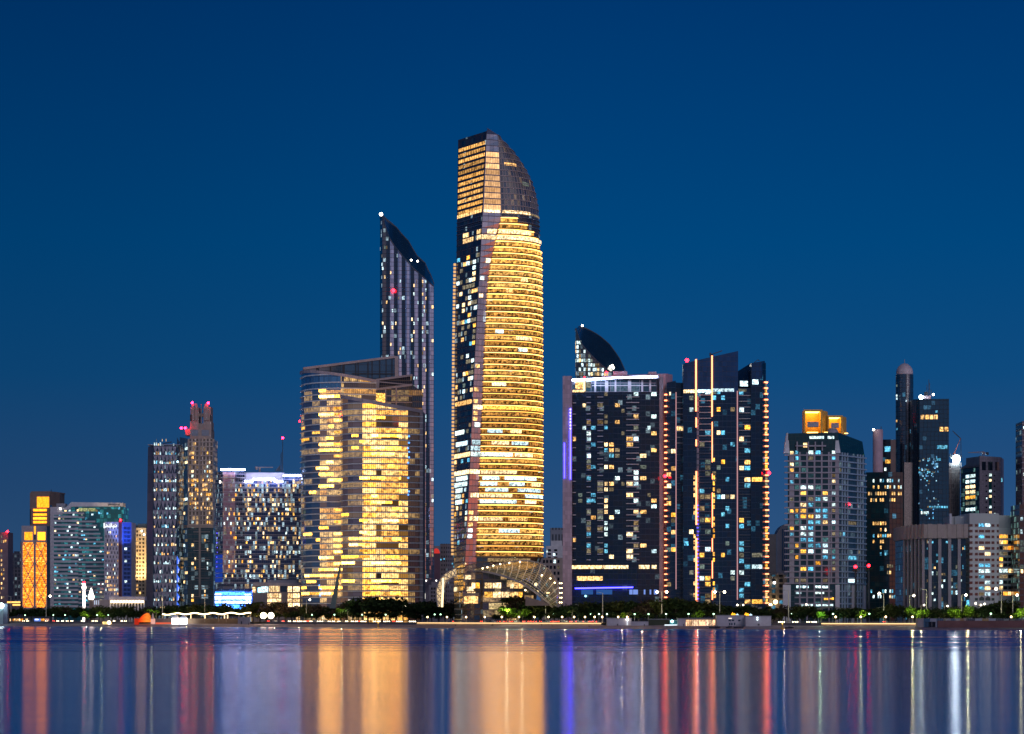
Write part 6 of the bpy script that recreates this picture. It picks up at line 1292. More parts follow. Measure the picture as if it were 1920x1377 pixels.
    for px in (1049.5, 1053):
        for py in range(1094, 1135, 9): lamp(T, P(px, py, Y-30), .55, WARMLAMP, 'balcony_lamp')
left_cluster()
# ================================================================ PROMENADE: WALLS, LAMPS, TREES, CARS, TENTS
def sY(px, d): return shoreY(px)+d
def gp(px, d, z=G): y = sY(px, d); return Vector((X(px, y), y, z))
def seawall(label, pa, pb, d, h, m, lightm=None):
    ps = linspace(pa, pb, max(2, int((pb-pa)/20))); pts = [gp(p, d) for p in ps]; T = thing('sea_wall', label, 'sea wall', tuple(gp((pa+pb)/2, d)))
    q = [(p.x, p.y) for p in pts]+[(p.x, p.y+.8) for p in pts[::-1]]; MB().prism(q, 1.2, G+h).build('wall', m, T)
    mb = MB()
    for a, b in zip(pts, pts[1:]): mb.bar(a+Vector((0, .2, h+.95)), b+Vector((0, .2, h+.95)), .14); mb.bar(a+Vector((0, .2, h+.5)), b+Vector((0, .2, h+.5)), .08)
    n = int((pb-pa)/3.5)
    for k in range(n+1): p = gp(pa+(pb-pa)*k/n, d, G+h); mb.bar(p+Vector((0, .2, 0)), p+Vector((0, .2, 1)), .12)
    mb.build('railing', STEEL, T)
    if lightm:
        mb = MB()
        for a, b in zip(pts, pts[1:]): mb.bar(a+Vector((0, -.9, -.25)), b+Vector((0, -.9, -.25)), .35)
        mb.build('light_strip', lightm, T)
    return T
SW = plain_once('pale sea wall stone', (.55, .44, .32), .8); wst = emit_once('wall wash light', (1, .66, .30), 2.2)
seawall('low sea wall of pale stone washed with warm light left of centre beach', 782, 1127, 58, .25, SW, wst)
seawall('low warm lit sea wall before the grey balcony tower', 1540, 1720, 58, .25, SW, wst)
seawall('dark unlit promenade kerb wall along the car row', 500, 780, 58, .1, plain_once('dark kerb stone', (.16, .14, .14), .8))
seawall('dark unlit promenade kerb wall at the left', 18, 254, 58, .1, plain_once('dark kerb stone'))
seawall('dark promenade kerb wall left of the grey balcony tower', 1448, 1538, 58, .1, plain_once('dark kerb stone'))
seawall('tall rusty red brown harbour wall at right', 1758, 1990, 22, 1.6, plain_once('red brown harbour wall', (.20, .09, .08), .8))

# ---- lamps
GLASSL = lit('globe lamp glow', (1, .70, .34), 9, .1)
def globe_proto():
    T = thing('promenade_lamp', 'x', 'street lamp', (0, 0, 0), 'globe lamps along the promenade')
    MB().lathe((0, 0, 0), [(.5, 0), (.42, .9), (.16, 1.2), (.10, 3.3)], 8).build('post', plain_once('lit lamp post', (.5, .40, .28), .5), T, origin=(0, 0, 0)); MB().sphere((0, 0, 3.75), .55, 8, 6).build('globe', WARMLAMP, T, True, origin=(0, 0, 0)); return T
GP = globe_proto(); used = []
for px in (801.5, 838, 874, 909, 941, 973, 1002, 1028.5, 1054, 1076.5, 1097, 1115, 1129, 1159, 1176, 1567, 1614, 1661, 1711, 1896):
    loc = gp(px, 60); o = GP if not used else copy_tree(GP, loc); o.location = loc; used.append(o)
    tag(o, 'warm globe lamp on a stubby post, '+place_words('globe lamp', px), 'street lamp', 'globe lamps along the promenade')
def tall_lamp_proto(heads, litm):
    T = thing('street_lamp', 'x', 'street lamp', (0, 0, 0), 'tall road lamps'); h = 17.0; o0 = (0, 0, 0)
    MB().lathe((0, 0, 0), [(.34, 0), (.16, h)], 8).build('pole', plain_once('pale lamp pole', (.55, .50, .36), .5), T, origin=o0)
    for s in heads:
        AR = MB().bar((0, 0, h-.1), (s*2.6, 0, h+.35), .18).build('arm', plain_once('pale lamp pole'), T, origin=o0)
        MB().box(s*2.6-.7, s*2.6+.7, -.4, .4, h+.2, h+.5, bottom=True).build('lamp_head', STEEL, AR, origin=o0)
        if litm: MB().sphere((s*2.6, 0, h-.05), .75, 8, 6).build('lamp_bulb', litm, AR, True, origin=o0)
    return T
ROADL = emit('road lamp bulb', (1, .85, .60), 12, True)
protos = {'off': tall_lamp_proto((-1,), None), 'one': tall_lamp_proto((1,), ROADL), 'left': tall_lamp_proto((-1,), ROADL), 'two': tall_lamp_proto((-1, 1), ROADL)}; first = {k: True for k in protos}
for px, top, kind in ((20.5, 1118, 'off'), (60, 1130, 'off'), (86.5, 1117, 'one'), (304.5, 1117, 'off'), (384, 1122, 'off'), (574.5, 1124, 'one'), (755, 1137, 'one'), (921, 1109, 'off'), (1023, 1112, 'off'), (1084.5, 1134, 'off'), (1130, 1111, 'off'), (1177, 1134, 'off'), (1241, 1109, 'two'), (1286, 1134, 'off'), (1297.5, 1133, 'one'), (1349.5, 1109, 'two'), (1388, 1134, 'two'), (1410, 1132, 'off'), (1449, 1133, 'left'), (1478.5, 1107, 'off'), (1517.5, 1133, 'left'),
                      (1657, 1112, 'left'), (1705.5, 1116, 'one'), (1737, 1105, 'off'), (1727, 1134, 'one'), (1803, 1115, 'one'), (1771, 1136, 'one'), (1835, 1131, 'left'), (1845, 1134, 'left'), (1852, 1132, 'left'), (1877.5, 1103, 'left'), (1899, 1115, 'one')):
    loc = gp(px, 100+(12 if top > 1125 else 0)); P0 = protos[kind]; o = P0 if first[kind] else copy_tree(P0, loc); first[kind] = False
    s = (Zp(top, loc.y)-G)/17.3; o.location = loc; o.scale = (max(s, .7), max(s, .7), s)
    tag(o, {'off': 'tall unlit pale lamp pole, ', 'one': 'lit single arm road lamp, ', 'left': 'lit road lamp with left arm, ', 'two': 'lit double arm road lamp, '}[kind]+place_words('road lamp '+kind, px), 'street lamp', 'tall road lamps')
def park_proto():
    T = thing('park_lamp', 'x', 'park lamp', (0, 0, 0), 'small greenish park lamps'); MB().lathe((0, 0, 0), [(.14, 0), (.09, 5.2)], 6).build('post', STEEL, T, origin=(0, 0, 0)); MB().lathe((0, 0, 5.2), [(.2, 0), (.55, .35), (.3, .7), (.02, .8)], 8).build('lantern', GREENLAMP, T, origin=(0, 0, 0)); return T
PK = park_proto()
for i, px in enumerate((47, 100, 122, 182, 203, 585, 627, 679, 723, 815, 826, 934, 990, 1037, 1041, 1108, 1123, 1138, 1190, 1216, 1249, 1291, 1338, 1484, 1535, 1562, 1609, 1630, 1698, 1780, 1858)):
    loc = gp(px, 68+random.uniform(0, 40)); o = PK if i == 0 else copy_tree(PK, loc); o.location = loc; tag(o, 'small park lamp with greenish light, '+place_words('park lamp', px), 'park lamp', 'small greenish park lamps')

# ---- trees
def leaf_mat(n, c):
    m, nt = newmat(n); tc = nd(nt, 'ShaderNodeTexCoord').outputs['Object']; nz = nd(nt, 'ShaderNodeTexNoise', i_Vector=tc, i_Scale=.5, i_Detail=3.0).outputs[0]
    cc = ramp(nt, nz, [(.35, tuple(x*.5 for x in c)), (.65, tuple(x*1.4 for x in c))]); d = nd(nt, 'ShaderNodeBsdfDiffuse', i_0=cc); t = nd(nt, 'ShaderNodeBsdfTranslucent', i_0=cc)
    mx = nd(nt, 'ShaderNodeMixShader', i_0=.3, i_1=d.outputs[0], i_2=t.outputs[0]); out(nt, mx.outputs[0]); return m
LEAF = leaf_mat('dark leaves', (.034, .056, .022)); LEAF2 = leaf_mat('olive leaves', (.058, .072, .024)); LEAFB = leaf_mat('brownish leaves', (.070, .055, .038)); LEAFG = leaf_mat('lamplit green leaves', (.12, .22, .02)); BARK = plain('bark', (.07, .055, .045), .9)  # lit trees get a brighter green with the lamplight put into it
def crown_pts(rx, rz, lumps, n):
    cs = [(random.uniform(-.55, .55)*rx, random.uniform(-.5, .5)*rx, random.uniform(-.3, .45)*rz, random.uniform(.4, .62)) for _ in range(lumps)]
    for _ in range(n):
        cx, cy, cz, r = random.choice(cs); d = Vector((random.gauss(0, 1), random.gauss(0, 1), random.gauss(0, 1))).normalized()*(R()**.45)
        yield Vector((cx+d.x*r*rx, cy+d.y*r*rx, cz+d.z*r*rz))
def tree_proto(leaf, rx=5.5, rz=4.5, h=11.5, n=700, lumps=8):
    T = thing('tree', 'x', 'tree', (0, 0, 0)); mb = MB(); cz = h-rz*.95
    mb.lathe((0, 0, 0), [(.38, 0), (.28, 1.5), (.2, cz)], 7)
    for k in range(5):
        a = k*1.26+R(); mb.bar((0, 0, cz*.62), (math.cos(a)*rx*.5, math.sin(a)*rx*.5, cz+rz*random.uniform(-.1, .4)), .16)
    mb.build('trunk', BARK, T, origin=(0, 0, 0)); mb = MB()
    for p in crown_pts(rx, rz, lumps, n):
        p = p+Vector((0, 0, cz)); s = random.uniform(.35, .8); a = Vector((random.gauss(0, 1), random.gauss(0, 1), random.gauss(0, .6))).normalized(); b = a.cross(Vector((random.gauss(0, 1), random.gauss(0, 1), random.gauss(0, 1)))).normalized()
        mb.face([p-a*s-b*s*.5, p+a*s*.2-b*s*.7, p+a*s, p+b*s*.7])
    mb.build('crown', leaf, T, origin=(0, 0, 0)); return T
def palm_proto(leaf):
    T = thing('palm_tree', 'x', 'palm tree', (0, 0, 0)); MB().lathe((0, 0, 0), [(.42, 0), (.3, .8), (.24, 8.5)], 8).build('trunk', BARK, T, origin=(0, 0, 0)); mb = MB()
    for k in range(26):
        a = R()*6.28; up = random.uniform(-.1, 1.0); L = random.uniform(3.0, 4.2); pts = []
        for j in range(6):
            t = j/5; pts.append(Vector((math.cos(a)*L*t*(1-.25*up), math.sin(a)*L*t*(1-.25*up), 8.6+up*2.4*t-2.6*t*t)))
        side = Vector((-math.sin(a), math.cos(a), 0))
        for j in range(5):
            w0, w1 = .62*(1-j/5.5), .62*(1-(j+1)/5.5); mb.face([pts[j]-side*w0+Vector((0, 0, -w0*.6)), pts[j], pts[j+1], pts[j+1]-side*w1+Vector((0, 0, -w1*.6))]); mb.face([pts[j], pts[j]+side*w0+Vector((0, 0, -w0*.6)), pts[j+1]+side*w1+Vector((0, 0, -w1*.6)), pts[j+1]])
    mb.build('crown', leaf, T, origin=(0, 0, 0)); return T
TP = {'dark': [tree_proto(LEAF), tree_proto(LEAF, 6.2, 4.0, 10.5, 800, 9), tree_proto(LEAF, 5, 5, 12, 700, 7)], 'olive': [tree_proto(LEAF2, 5.5, 4.2, 11, 600, 9), tree_proto(LEAF2, 6, 4.6, 11.5, 560, 10)], 'brown': [tree_proto(LEAFB, 6, 4.4, 11, 520, 9)],
      'bright': [tree_proto(LEAFG, 4.5, 4, 10.5, 520, 8)], 'palm': [palm_proto(LEAF2), palm_proto(LEAF)], 'lit palm': [palm_proto(LEAFG)]}
tused = set()
def put_tree(px, top, kind, d):
    P0 = random.choice(TP[kind]); loc = gp(px, d); s = (Zp(top, loc.y)-G)/{'palm': 10.5, 'lit palm': 10.5}.get(kind, 11.5); o = P0 if P0 not in tused else copy_tree(P0, loc); tused.add(P0)
    o.location = loc; sw = s*random.uniform(1.0, 1.5) if 'palm' not in kind else s; o.scale = (sw, sw, s); o.rotation_euler = (0, 0, R()*6.28)
    word = {'dark': 'dark round crowned tree', 'olive': 'olive green tree', 'brown': 'brownish dry tree', 'bright': 'lit bright green tree', 'palm': 'dark palm', 'lit palm': 'lamp lit bright palm'}[kind]
    tag(o, word+', '+place_words(kind+' tree', px), 'palm tree' if 'palm' in kind else 'tree', 'palms by the road' if 'palm' in kind else 'trees along the waterfront road')
TOPS = [(14, 1144), (60, 1139), (100, 1141), (150, 1138), (200, 1139), (240, 1138), (262, 1142), (300, 1137), (345, 1134), (380, 1129), (420, 1133), (450, 1138), (480, 1129), (500, 1127), (540, 1130), (560, 1141), (600, 1138), (650, 1138), (672, 1121), (690, 1121), (740, 1123), (775, 1132), (800, 1132), (850, 1131), (880, 1127), (912, 1131), (940, 1117), (985, 1116), (1000, 1133), (1045, 1138), (1080, 1136), (1140, 1134), (1160, 1131), (1200, 1126), (1225, 1127), (1262, 1126), (1296, 1122), (1318, 1134), (1370, 1138), (1420, 1137), (1480, 1134), (1530, 1142), (1600, 1142), (1650, 1138), (1690, 1134), (1740, 1140), (1800, 1139), (1850, 1136), (1880, 1127), (1905, 1139), (1940, 1138)]
px = 14
while px < 1935:
    kind = random.choices(['dark', 'olive', 'brown', 'palm'], [7, 2.4, .8, .5])[0]
    if 480 < px < 560 and R() < .6: kind = 'brown'
    if 1150 < px < 1300 and R() < .45: kind = random.choice(['brown', 'olive'])
    if 1410 < px < 1480 and R() < .7: kind = 'brown'
    put_tree(px, polyx(px, TOPS)-(6 if 560 < px < 1300 else 3)+random.uniform(-4, 5), kind, random.uniform(106, 122)); px += random.uniform(8, 14)
for px in range(24, 1930, 19):
    if not (300 < px < 470): put_tree(px+random.uniform(-6, 6), 1145+random.uniform(-3, 5), random.choices(['dark', 'olive'], [4, 1])[0], random.uniform(90, 103))
for px, top, kind in ((160, 1145, 'bright'), (190, 1146, 'bright'), (280, 1138, 'lit palm'), (293, 1141, 'lit palm'), (328, 1143, 'lit palm'), (640, 1137, 'bright'), (948, 1133, 'bright'), (958, 1136, 'bright'), (980, 1138, 'bright'), (1167, 1147, 'bright'), (1308, 1143, 'bright'), (1540, 1143, 'bright'), (1615, 1142, 'bright'), (1712, 1134, 'bright'), (1730, 1139, 'bright'), (1790, 1138, 'bright'), (1816, 1131, 'bright'), (1908, 1146, 'bright'), (1917, 1136, 'bright'), (652, 1136, 'palm'), (1073, 1139, 'palm'), (970, 1139, 'palm'), (1180, 1145, 'palm')):
    put_tree(px, top, kind, random.uniform(84, 92))
# added point lights without lamp heads, brightening the lit trees and festoon stretch
for k, (px, py, e, c) in enumerate(((162, 1147, 1500, 0), (190, 1147, 1500, 0), (284, 1146, 2600, 0), (326, 1148, 900, 0), (641, 1144, 1500, 0), (950, 1146, 3000, 0), (979, 1148, 2200, 0), (1166, 1152, 1600, 1), (1204, 1143, 2600, 1), (1308, 1149, 1400, 0), (1538, 1152, 2600, 2), (1614, 1150, 1800, 0), (1711, 1141, 2600, 0), (1728, 1144, 1200, 0), (1791, 1144, 1400, 0), (1815, 1140, 2600, 0), (1914, 1144, 2000, 0), (1470, 1146, 900, 1), (560, 1140, 1200, 1), (515, 1148, 5000, 3), (485, 1150, 5000, 3), (350, 1144, 6000, 3), (400, 1144, 6000, 3), (445, 1146, 6000, 3), (1060, 1150, 1200, 0))):
    l = bpy.data.lights.new('tree_light', 'POINT'); l.energy = e*(.5 if c == 3 else 2.4); l.color = ((.95, 1, .55), (1, .8, .5), (.6, 1, .6), (1, .62, .28))[c]; l.shadow_soft_size = .3
    lo = bpy.data.objects.new('tree_light', l); COL.objects.link(lo); lo.location = gp(px, 78 if c != 3 else 84); lo.location.z = Zp(py, lo.location.y)

# ---- cars
TYRE = plain('tyre rubber', (.02, .02, .02), .9); HEADL = emit('headlight', (1, .80, .52), 12, True); TAILL = emit('tail light', (1, .05, .02), 16); CARGL = plain('car glass', (.01, .012, .016), .08)
def car_proto(body, lights, kind):
    T = thing('parked_car', 'x', 'car', (0, 0, 0)); o0 = (0, 0, 0); prof = [(-2.15, .35), (-2.2, .75), (-1.9, .95), (-1.15, 1.0), (-.55, 1.42), (.95, 1.45), (1.75, 1.02), (2.15, .95), (2.2, .4)] if kind == 'car' else [(-2.3, .4), (-2.35, 1.0), (-1.55, 1.12), (-.9, 1.75), (2.1, 1.8), (2.3, 1.1), (2.3, .4)]
    mb = MB(); w = .9
    for (a, b), (c, d) in zip(prof, prof[1:]): mb.face([(-w, a, b), (w, a, b), (w, c, d), (-w, c, d)])
    mb.face([(-w, a, b) for a, b in prof][::-1]); mb.face([(w, a, b) for a, b in prof]); mb.build('body', body, T, origin=o0)
    i = 3 if kind == 'car' else 2
    (a, b), (c, d) = prof[i], prof[i+1]; MB().face([(-.78, a-.03+.08, b+.07), (.78, a-.03+.08, b+.07), (.72, c-.06, d-.04+.02), (-.72, c-.06, d-.04+.02)]).build('windscreen', CARGL, T, origin=o0)
    for s in (-1, 1): MB().face([(s*.91, -.6, 1.05), (s*.91, 1.2, 1.05), (s*.91, .9, 1.38), (s*.91, -.4, 1.36)][::s]).build('side_window', CARGL, T, origin=o0)
    for x in (-.82, .82):
        for y in (-1.35, 1.35): wh = MB().lathe((x, y, .34), [(.02, -.12), (.34, -.12), (.34, .12), (.02, .12)], 10, axis='x').build('wheel', TYRE, T, origin=o0); MB().lathe((x, y, .34), [(.02, -.14), (.2, -.14), (.2, .14), (.02, .14)], 8, axis='x').build('rim', STEEL, wh, origin=o0)
    for s in (-1, 1):
        if lights == 'head': MB().sphere((s*.62, -2.2, .72), .34, 8, 5).build('headlight', HEADL, T, origin=o0)
        else: MB().box(s*.62-.24, s*.62+.24, -2.26, -2.18, .7, .95, bottom=True).build('tail_light', TAILL, T, origin=o0)
    return T
CB = [('white', plain('white car paint', (.6, .6, .6), .3)), ('dark', plain('dark car paint', (.02, .025, .03), .25)), ('silver', plain('silver car paint', (.35, .36, .38), .3, .5)), ('maroon', plain('maroon car paint', (.12, .02, .02), .3))]
CP = {}
def put_car(px, d, lights, rz=0.0):
    cn, cm = random.choice(CB); kd = random.choice(['car', 'car', 'suv']); k = (cn, lights, kd); loc = gp(px, d, G+.01)
    if k not in CP: CP[k] = car_proto(cm, lights, kd); o = CP[k]
    else: o = copy_tree(CP[k], loc)
    o.location = loc; o.rotation_euler = (0, 0, rz); tag(o, '%s %s with %s on, %s' % (cn, 'saloon car' if kd == 'car' else 'tall car', 'headlights' if lights == 'head' else 'tail lights', place_words('%s %s car %s' % (cn, kd, lights), px)), 'car', 'cars along the waterfront road')
for px in [46, 54, 88, 109, 119, 127, 136, 154, 176, 182, 206, 215, 231, 236]+[543, 551, 559, 566, 572, 584, 597, 605, 616, 625, 637, 650, 660, 668, 681, 686, 702, 710, 723, 729, 746, 752, 770, 776]+[1218, 1224, 1236, 1241, 1246, 1254]+[1460, 1468, 1488, 1493, 1516, 1522, 1528]: put_car(px+random.uniform(-.8, .8), random.uniform(63, 67), 'head', random.uniform(-.25, .25))
for px in [505, 518, 530, 556, 575, 590, 610, 640, 672, 740, 850, 866, 884, 895, 905, 914, 926, 937, 950, 962, 985, 998, 1012, 1020, 1036, 1048, 1060, 1072, 1086, 1104, 1118, 932, 943, 955, 967, 976, 991, 1005, 1028, 1042, 1054, 1066, 1079, 1093, 1110, 878, 858, 1660, 1680, 30, 75, 100, 165, 222]: put_car(px, random.uniform(80, 94), 'tail', random.uniform(-.5, .5))

# ---- glowing orange ribbed tent, festoon, kiosks, floodlights
def tents():
    c = gp(270, 44, 2.0); T = thing('ribbed_tent', 'glowing orange ribbed shell shaped tent on the beach', 'tent', tuple(c)); y = c.y; sc = y/F
    om = newmat('lit orange fabric'); m, nt = om; uv = nd(nt, 'ShaderNodeTexCoord').outputs['UV']; sp = nd(nt, 'ShaderNodeSeparateXYZ', i_0=uv); tcg = nd(nt, 'ShaderNodeSeparateXYZ', i_0=nd(nt, 'ShaderNodeTexCoord').outputs['Generated'])
    rib = mt(nt, 'LESS_THAN', mt(nt, 'FRACT', mt(nt, 'MULTIPLY', sp.outputs[0], .35)), .14); cc = ramp(nt, tcg.outputs[0], [(.1, (.8, .02, .01)), (.4, (1, .10, .01)), (.8, (1, .26, .03))])
    e = nd(nt, 'ShaderNodeEmission', i_0=cc, i_1=mt(nt, 'SUBTRACT', 1.15, mt(nt, 'MULTIPLY', rib, .5))); out(nt, e.outputs[0]); m.cycles.emission_sampling = 'AUTO'
    prof = [(257.5, 2.0), (261, 4.5), (265, 7.5), (270, 10.5), (275, 12), (279, 11.5), (281.5, 9), (282.5, 5)]
    mb = MB(); mb.lathe((0, y, Zp(1167, y)), [(r*sc*1.45, X(p, y)) for p, r in prof], 24, 0, 'x', 0, math.pi); 
    for f in range(len(mb.uv)): mb.uv[f] = [(a[0]*1.0, b) for a, b in zip([(p.y*.0+math.atan2(p.z-Zp(1167, y), p.y-y)*8, 0) for p in (mb.v[i] for i in mb.f[f])], [0]*4)]
    mb.build('fabric_shell', m, T, True); r = MB()
    for k in range(9):
        a = math.pi*k/8
        for (p, q), (p2, q2) in zip(prof, prof[1:]): r.bar((X(p, y), y+q*sc*1.47*math.cos(a), Zp(1167, y)+q*sc*1.47*math.sin(a)), (X(p2, y), y+q2*sc*1.47*math.cos(a), Zp(1167, y)+q2*sc*1.47*math.sin(a)), .16)
    r.build('rib', plain_once('red rib fabric', (.3, .04, .02), .7), T); MB().box(X(253, y), X(260, y), y-3, y+3, 1.4, Zp(1160, y)).build('entrance_tunnel', emit_once('dim red tent light', (.9, .05, .02), .5), T)
    c = gp(287, 46); T = thing('beach_kiosk', 'small pointed white kiosk lit rosy red right of the orange tent', 'kiosk', tuple(c)); y = c.y
    MB().box(X(283.5, y), X(290.5, y), y-2, y+2, 2, Zp(1161, y)).build('counter', emit_once('rose kiosk light', (1, .5, .42), .8), T); MB().lathe((X(286.5, y), y, Zp(1161, y)), [(1.9, 0), (.9, 1.2), (.5, 3.5), (.15, 4.6)], 8).build('pointed_roof', plain_once('pale canvas', (.7, .5, .45), .8), T)
    c = gp(306, 50); T = thing('beach_fence', 'low red lit fence panel on the beach beside the pointed kiosk', 'fence', tuple(c)); y = c.y; MB().box(X(291, y), X(324, y), y, y+.3, 2, Zp(1160, y)).build('panel', BROWN, T); MB().box(X(292, y), X(324, y), y-.6, y, 1.8, Zp(1167.5, y)).build('red_light_strip', emit_once('red kerb light', (1, .16, .08), .8), T)
    for px, lab, mm in ((329, 'blazing white lit tent nearest the red fence', emit_once('tent white light', (1, .92, .85), 5)), (344, 'blazing blue white lit tent right of first white tent', emit_once('tent blue light', (.8, .9, 1), 6))):
        c = gp(px, 48); T = thing('lit_tent', lab, 'tent', tuple(c)); y = c.y; w = 2.8
        q = [(c.x-w, y-w), (c.x+w, y-w), (c.x+w, y+w), (c.x-w, y+w)]; b = [Vector((a, d, Zp(1159, y))) for a, d in q]; a = Vector((c.x, y, Zp(1152, y))); mb = MB()
        for k in range(4): mb.face([b[k], b[(k+1) % 4], a])
        mb.build('roof', plain_once('white canvas', (.8, .8, .82), .8), T); MB().prism([(p.x*.9+c.x*.1, p.y*.9+y*.1) for p in b], 1.9, Zp(1159.3, y)).build('lit_wall', mm, T)
        for p in b: MB().bar((p.x, p.y, 1.9), p, .18).build('pole', STEEL, T)
    # festoon lights
    T = thing('festoon_lights', 'long wavy string of brilliant warm lights above the beach fence', 'string lights', tuple(gp(390, 56))); fl = emit('festoon bulb light', (1, .76, .40), 7, True)
    pts = []
    for k in range(56):
        px = 305+k*3; y = sY(px, 56); py = 1151+1.2*math.sin(k*.55)-(.6 if px > 420 else 0)+(.8 if px < 330 else 0); pts.append(P(px, py, y))
    mb = MB(); wr = MB()
    for a, b in zip(pts, pts[1:]): mb.bar(a, b, .75); wr.bar(a+Vector((0, .2, .5)), b+Vector((0, .2, .5)), .1)
    mb.build('light_string', fl, T); wr.build('wire', DARK, T)
    for px in (305, 333, 358, 384, 410, 424, 448, 470): p = gp(px, 56); MB().bar((p.x, p.y+.3, G), (p.x, p.y+.3, Zp(1150, p.y)), .22).build('pole', plain_once('lit lamp post'), T)
    for px in (358, 384.5, 421, 427): p = gp(px, 55.5); MB().box(p.x-.35, p.x+.35, p.y-.6, p.y-.2, Zp(1160, p.y), Zp(1153, p.y), bottom=True).build('hanging_lamp', emit_once('hanging lamp light', (1, .74, .38), 2.2), T)
    c = gp(400, 58); T = thing('beach_fence', 'long brown timber fence under the festoon lights', 'fence', tuple(c)); MB().prism([(gp(352, 58).x, gp(352, 58).y), (gp(452, 58).x, gp(452, 58).y), (gp(452, 58.4).x, gp(452, 58.4).y), (gp(352, 58.4).x, gp(352, 58.4).y)], 2, Zp(1160, c.y)).build('panel', plain_once('fence timber', (.24, .15, .08), .8), T)
    c = gp(456, 54); T = thing('beach_hut', 'plain grey pink beach hut at the right end of the festoon', 'hut', tuple(c)); MB().prism([(gp(446, 54).x, gp(446, 54).y), (gp(469, 54).x, gp(469, 54).y), (gp(469, 58).x, gp(469, 58).y), (gp(446, 58).x, gp(446, 58).y)], 1.8, Zp(1158, c.y)).build('wall', CONC, T); MB().box(gp(452, 54).x, gp(454, 54).x, gp(453, 54).y-.4, gp(453, 54).y, 1.9, 4.2).build('door', DARK, T)
    K = thing('floodlight_mast', 'pair of blazing floodlights on a low mast before the podium building', 'floodlights', tuple(gp(501, 62)))
    for px in (494, 508): p = gp(px, 62); MB().sphere((p.x, p.y, Zp(1154.5, p.y)), 2.3, 12, 8).build('floodlight', emit_once('floodlight blaze', (1, .82, .55), 14, True), K, True); MB().bar((p.x, p.y+1, G), (p.x, p.y+1, Zp(1155, p.y)), .4).build('pole', DARK, K)
    T = thing('lit_stall_row', 'row of warm lit stall counters right of the floodlights', 'market stall', tuple(gp(525, 60))); mb = MB().prism([(gp(508, 60).x, gp(508, 60).y), (gp(540, 60).x, gp(540, 60).y), (gp(540, 62).x, gp(540, 62).y), (gp(508, 62).x, gp(508, 62).y)], 2, Zp(1167, sY(520, 60))); mb.build('counter', lit('stall light', (1, .62, .28), 1.6, .8), T); MB().prism([(gp(508, 60.2).x, gp(508, 60.2).y), (gp(538, 60.2).x, gp(538, 60.2).y), (gp(538, 63).x, gp(538, 63).y), (gp(508, 63).x, gp(508, 63).y)], Zp(1163, sY(520, 60)), Zp(1161.6, sY(520, 60))).build('awning', BROWN, T)
    # left edge light mast and its wall
    p = gp(3, 40); T = thing('light_mast', 'white lattice light mast with a blazing cold lamp at the left photo edge', 'light mast', tuple(p)); MB().box(p.x-1.2, p.x+1.2, p.y-1, p.y+1, 1.5, Zp(1142, p.y)).build('mast', plain_once('teal lit steel', (.30, .42, .45), .5), T); MB().sphere((p.x, p.y-1, Zp(1136, p.y)), 2.2, 10, 7).build('lamp_head', emit_once('cold mast light', (.7, 1, .95), 20, True), T, True)
    q = gp(11, 48); T = thing('beach_wall', 'dark blue grey concrete block beside the left light mast', 'wall', tuple(q)); MB().box(X(-14, q.y), X(14, q.y), q.y, q.y+6, 1.6, Zp(1132, q.y)).build('block', plain_once('blue grey concrete', (.13, .15, .22), .8), T)
    c = gp(198, 40, 2); T = thing('lit_beach_stall', 'small beach stall with golden lamps left of the orange tent', 'stall', tuple(c)); y = c.y; MB().box(X(192, y), X(208, y), y, y+3, 1.7, Zp(1166, y)).build('counter', lit('gold stall light', (1, .7, .25), 1.6, .6), T); MB().sphere((X(205, y), y-1, Zp(1168, y)), 1.1, 8, 6).build('lamp', emit_once('stall lamp', (1, .8, .5), 20, True), T, True)
    c = gp(70, 62); T = thing('lit_van', 'blue lit stall van parked among the left car row', 'van', tuple(c)); y = c.y; mb = MB().prism([(X(64, y), y), (X(75, y), y), (X(75, y), y+2.4), (X(64, y), y+2.4)], G+.4, G+2.7); mb.build('body', emit_once('blue van light', (.15, .3, 1), 1.1), T); MB().box(X(66, y), X(72, y), y-.2, y-.02, G+1.5, G+2.4, bottom=True).build('serving_hatch', emit_once('hatch light', (.8, .9, 1), 2.5), T)
    for x in (66, 73): MB().lathe((X(x, y), y-.1, G+.4), [(.02, -.1), (.4, -.1), (.4, .1), (.02, .1)], 8, axis='x').build('wheel', TYRE, T)
    # lit shop fronts behind the left car row
    for a, b, lab, mm in ((16, 58, 'row of warm lit shop fronts behind left car row', LP), (60, 95, 'red and white lit shop front behind the blue van', lit('rosy shop light', (1, .5, .4), 1.3, .7))):
        c = gp((a+b)/2, 78); T = thing('shop_front', lab, 'shop', tuple(c)); y = c.y; S = wall([(a, y), (b, y+1)]); body(T, [(a, y), (b, y+1)], 4, Zp(1156.5, y), DARK); us = linspace(1, S.L-1, int((b-a)/3.2)); bg = WinBag()
        for i in range(len(us)-1):
            if R() < .75: bg.add(S, us[i], us[i+1]-.3, G+.6, G+2.6, random.choice([mm, mm, LW, LO]), .2)
        bg.done(T)
    c = gp(41, 150); T = thing('orange_light_ring', 'double row of orange lamps on a round podium roof left of orange lattice tower', 'podium', tuple(c)); y = c.y
    MB().box(X(14, y), X(38, y), y, y+8, G-1, Zp(1128, y)).build('podium', plain_once('purple annex wall'), T)
    for k in range(14):
        MB().sphere((X(15+k*1.7, y), y-.8, Zp(1129.5, y)), .75, 6, 4).build('lamp', emit_once('amber ring lamp', (1, .5, .12), 2.2), T)
        if k > 5: MB().sphere((X(15+k*1.7, y), y-.8, Zp(1134.5, y)), .75, 6, 4).build('lamp', emit_once('amber ring lamp'), T)
tents()

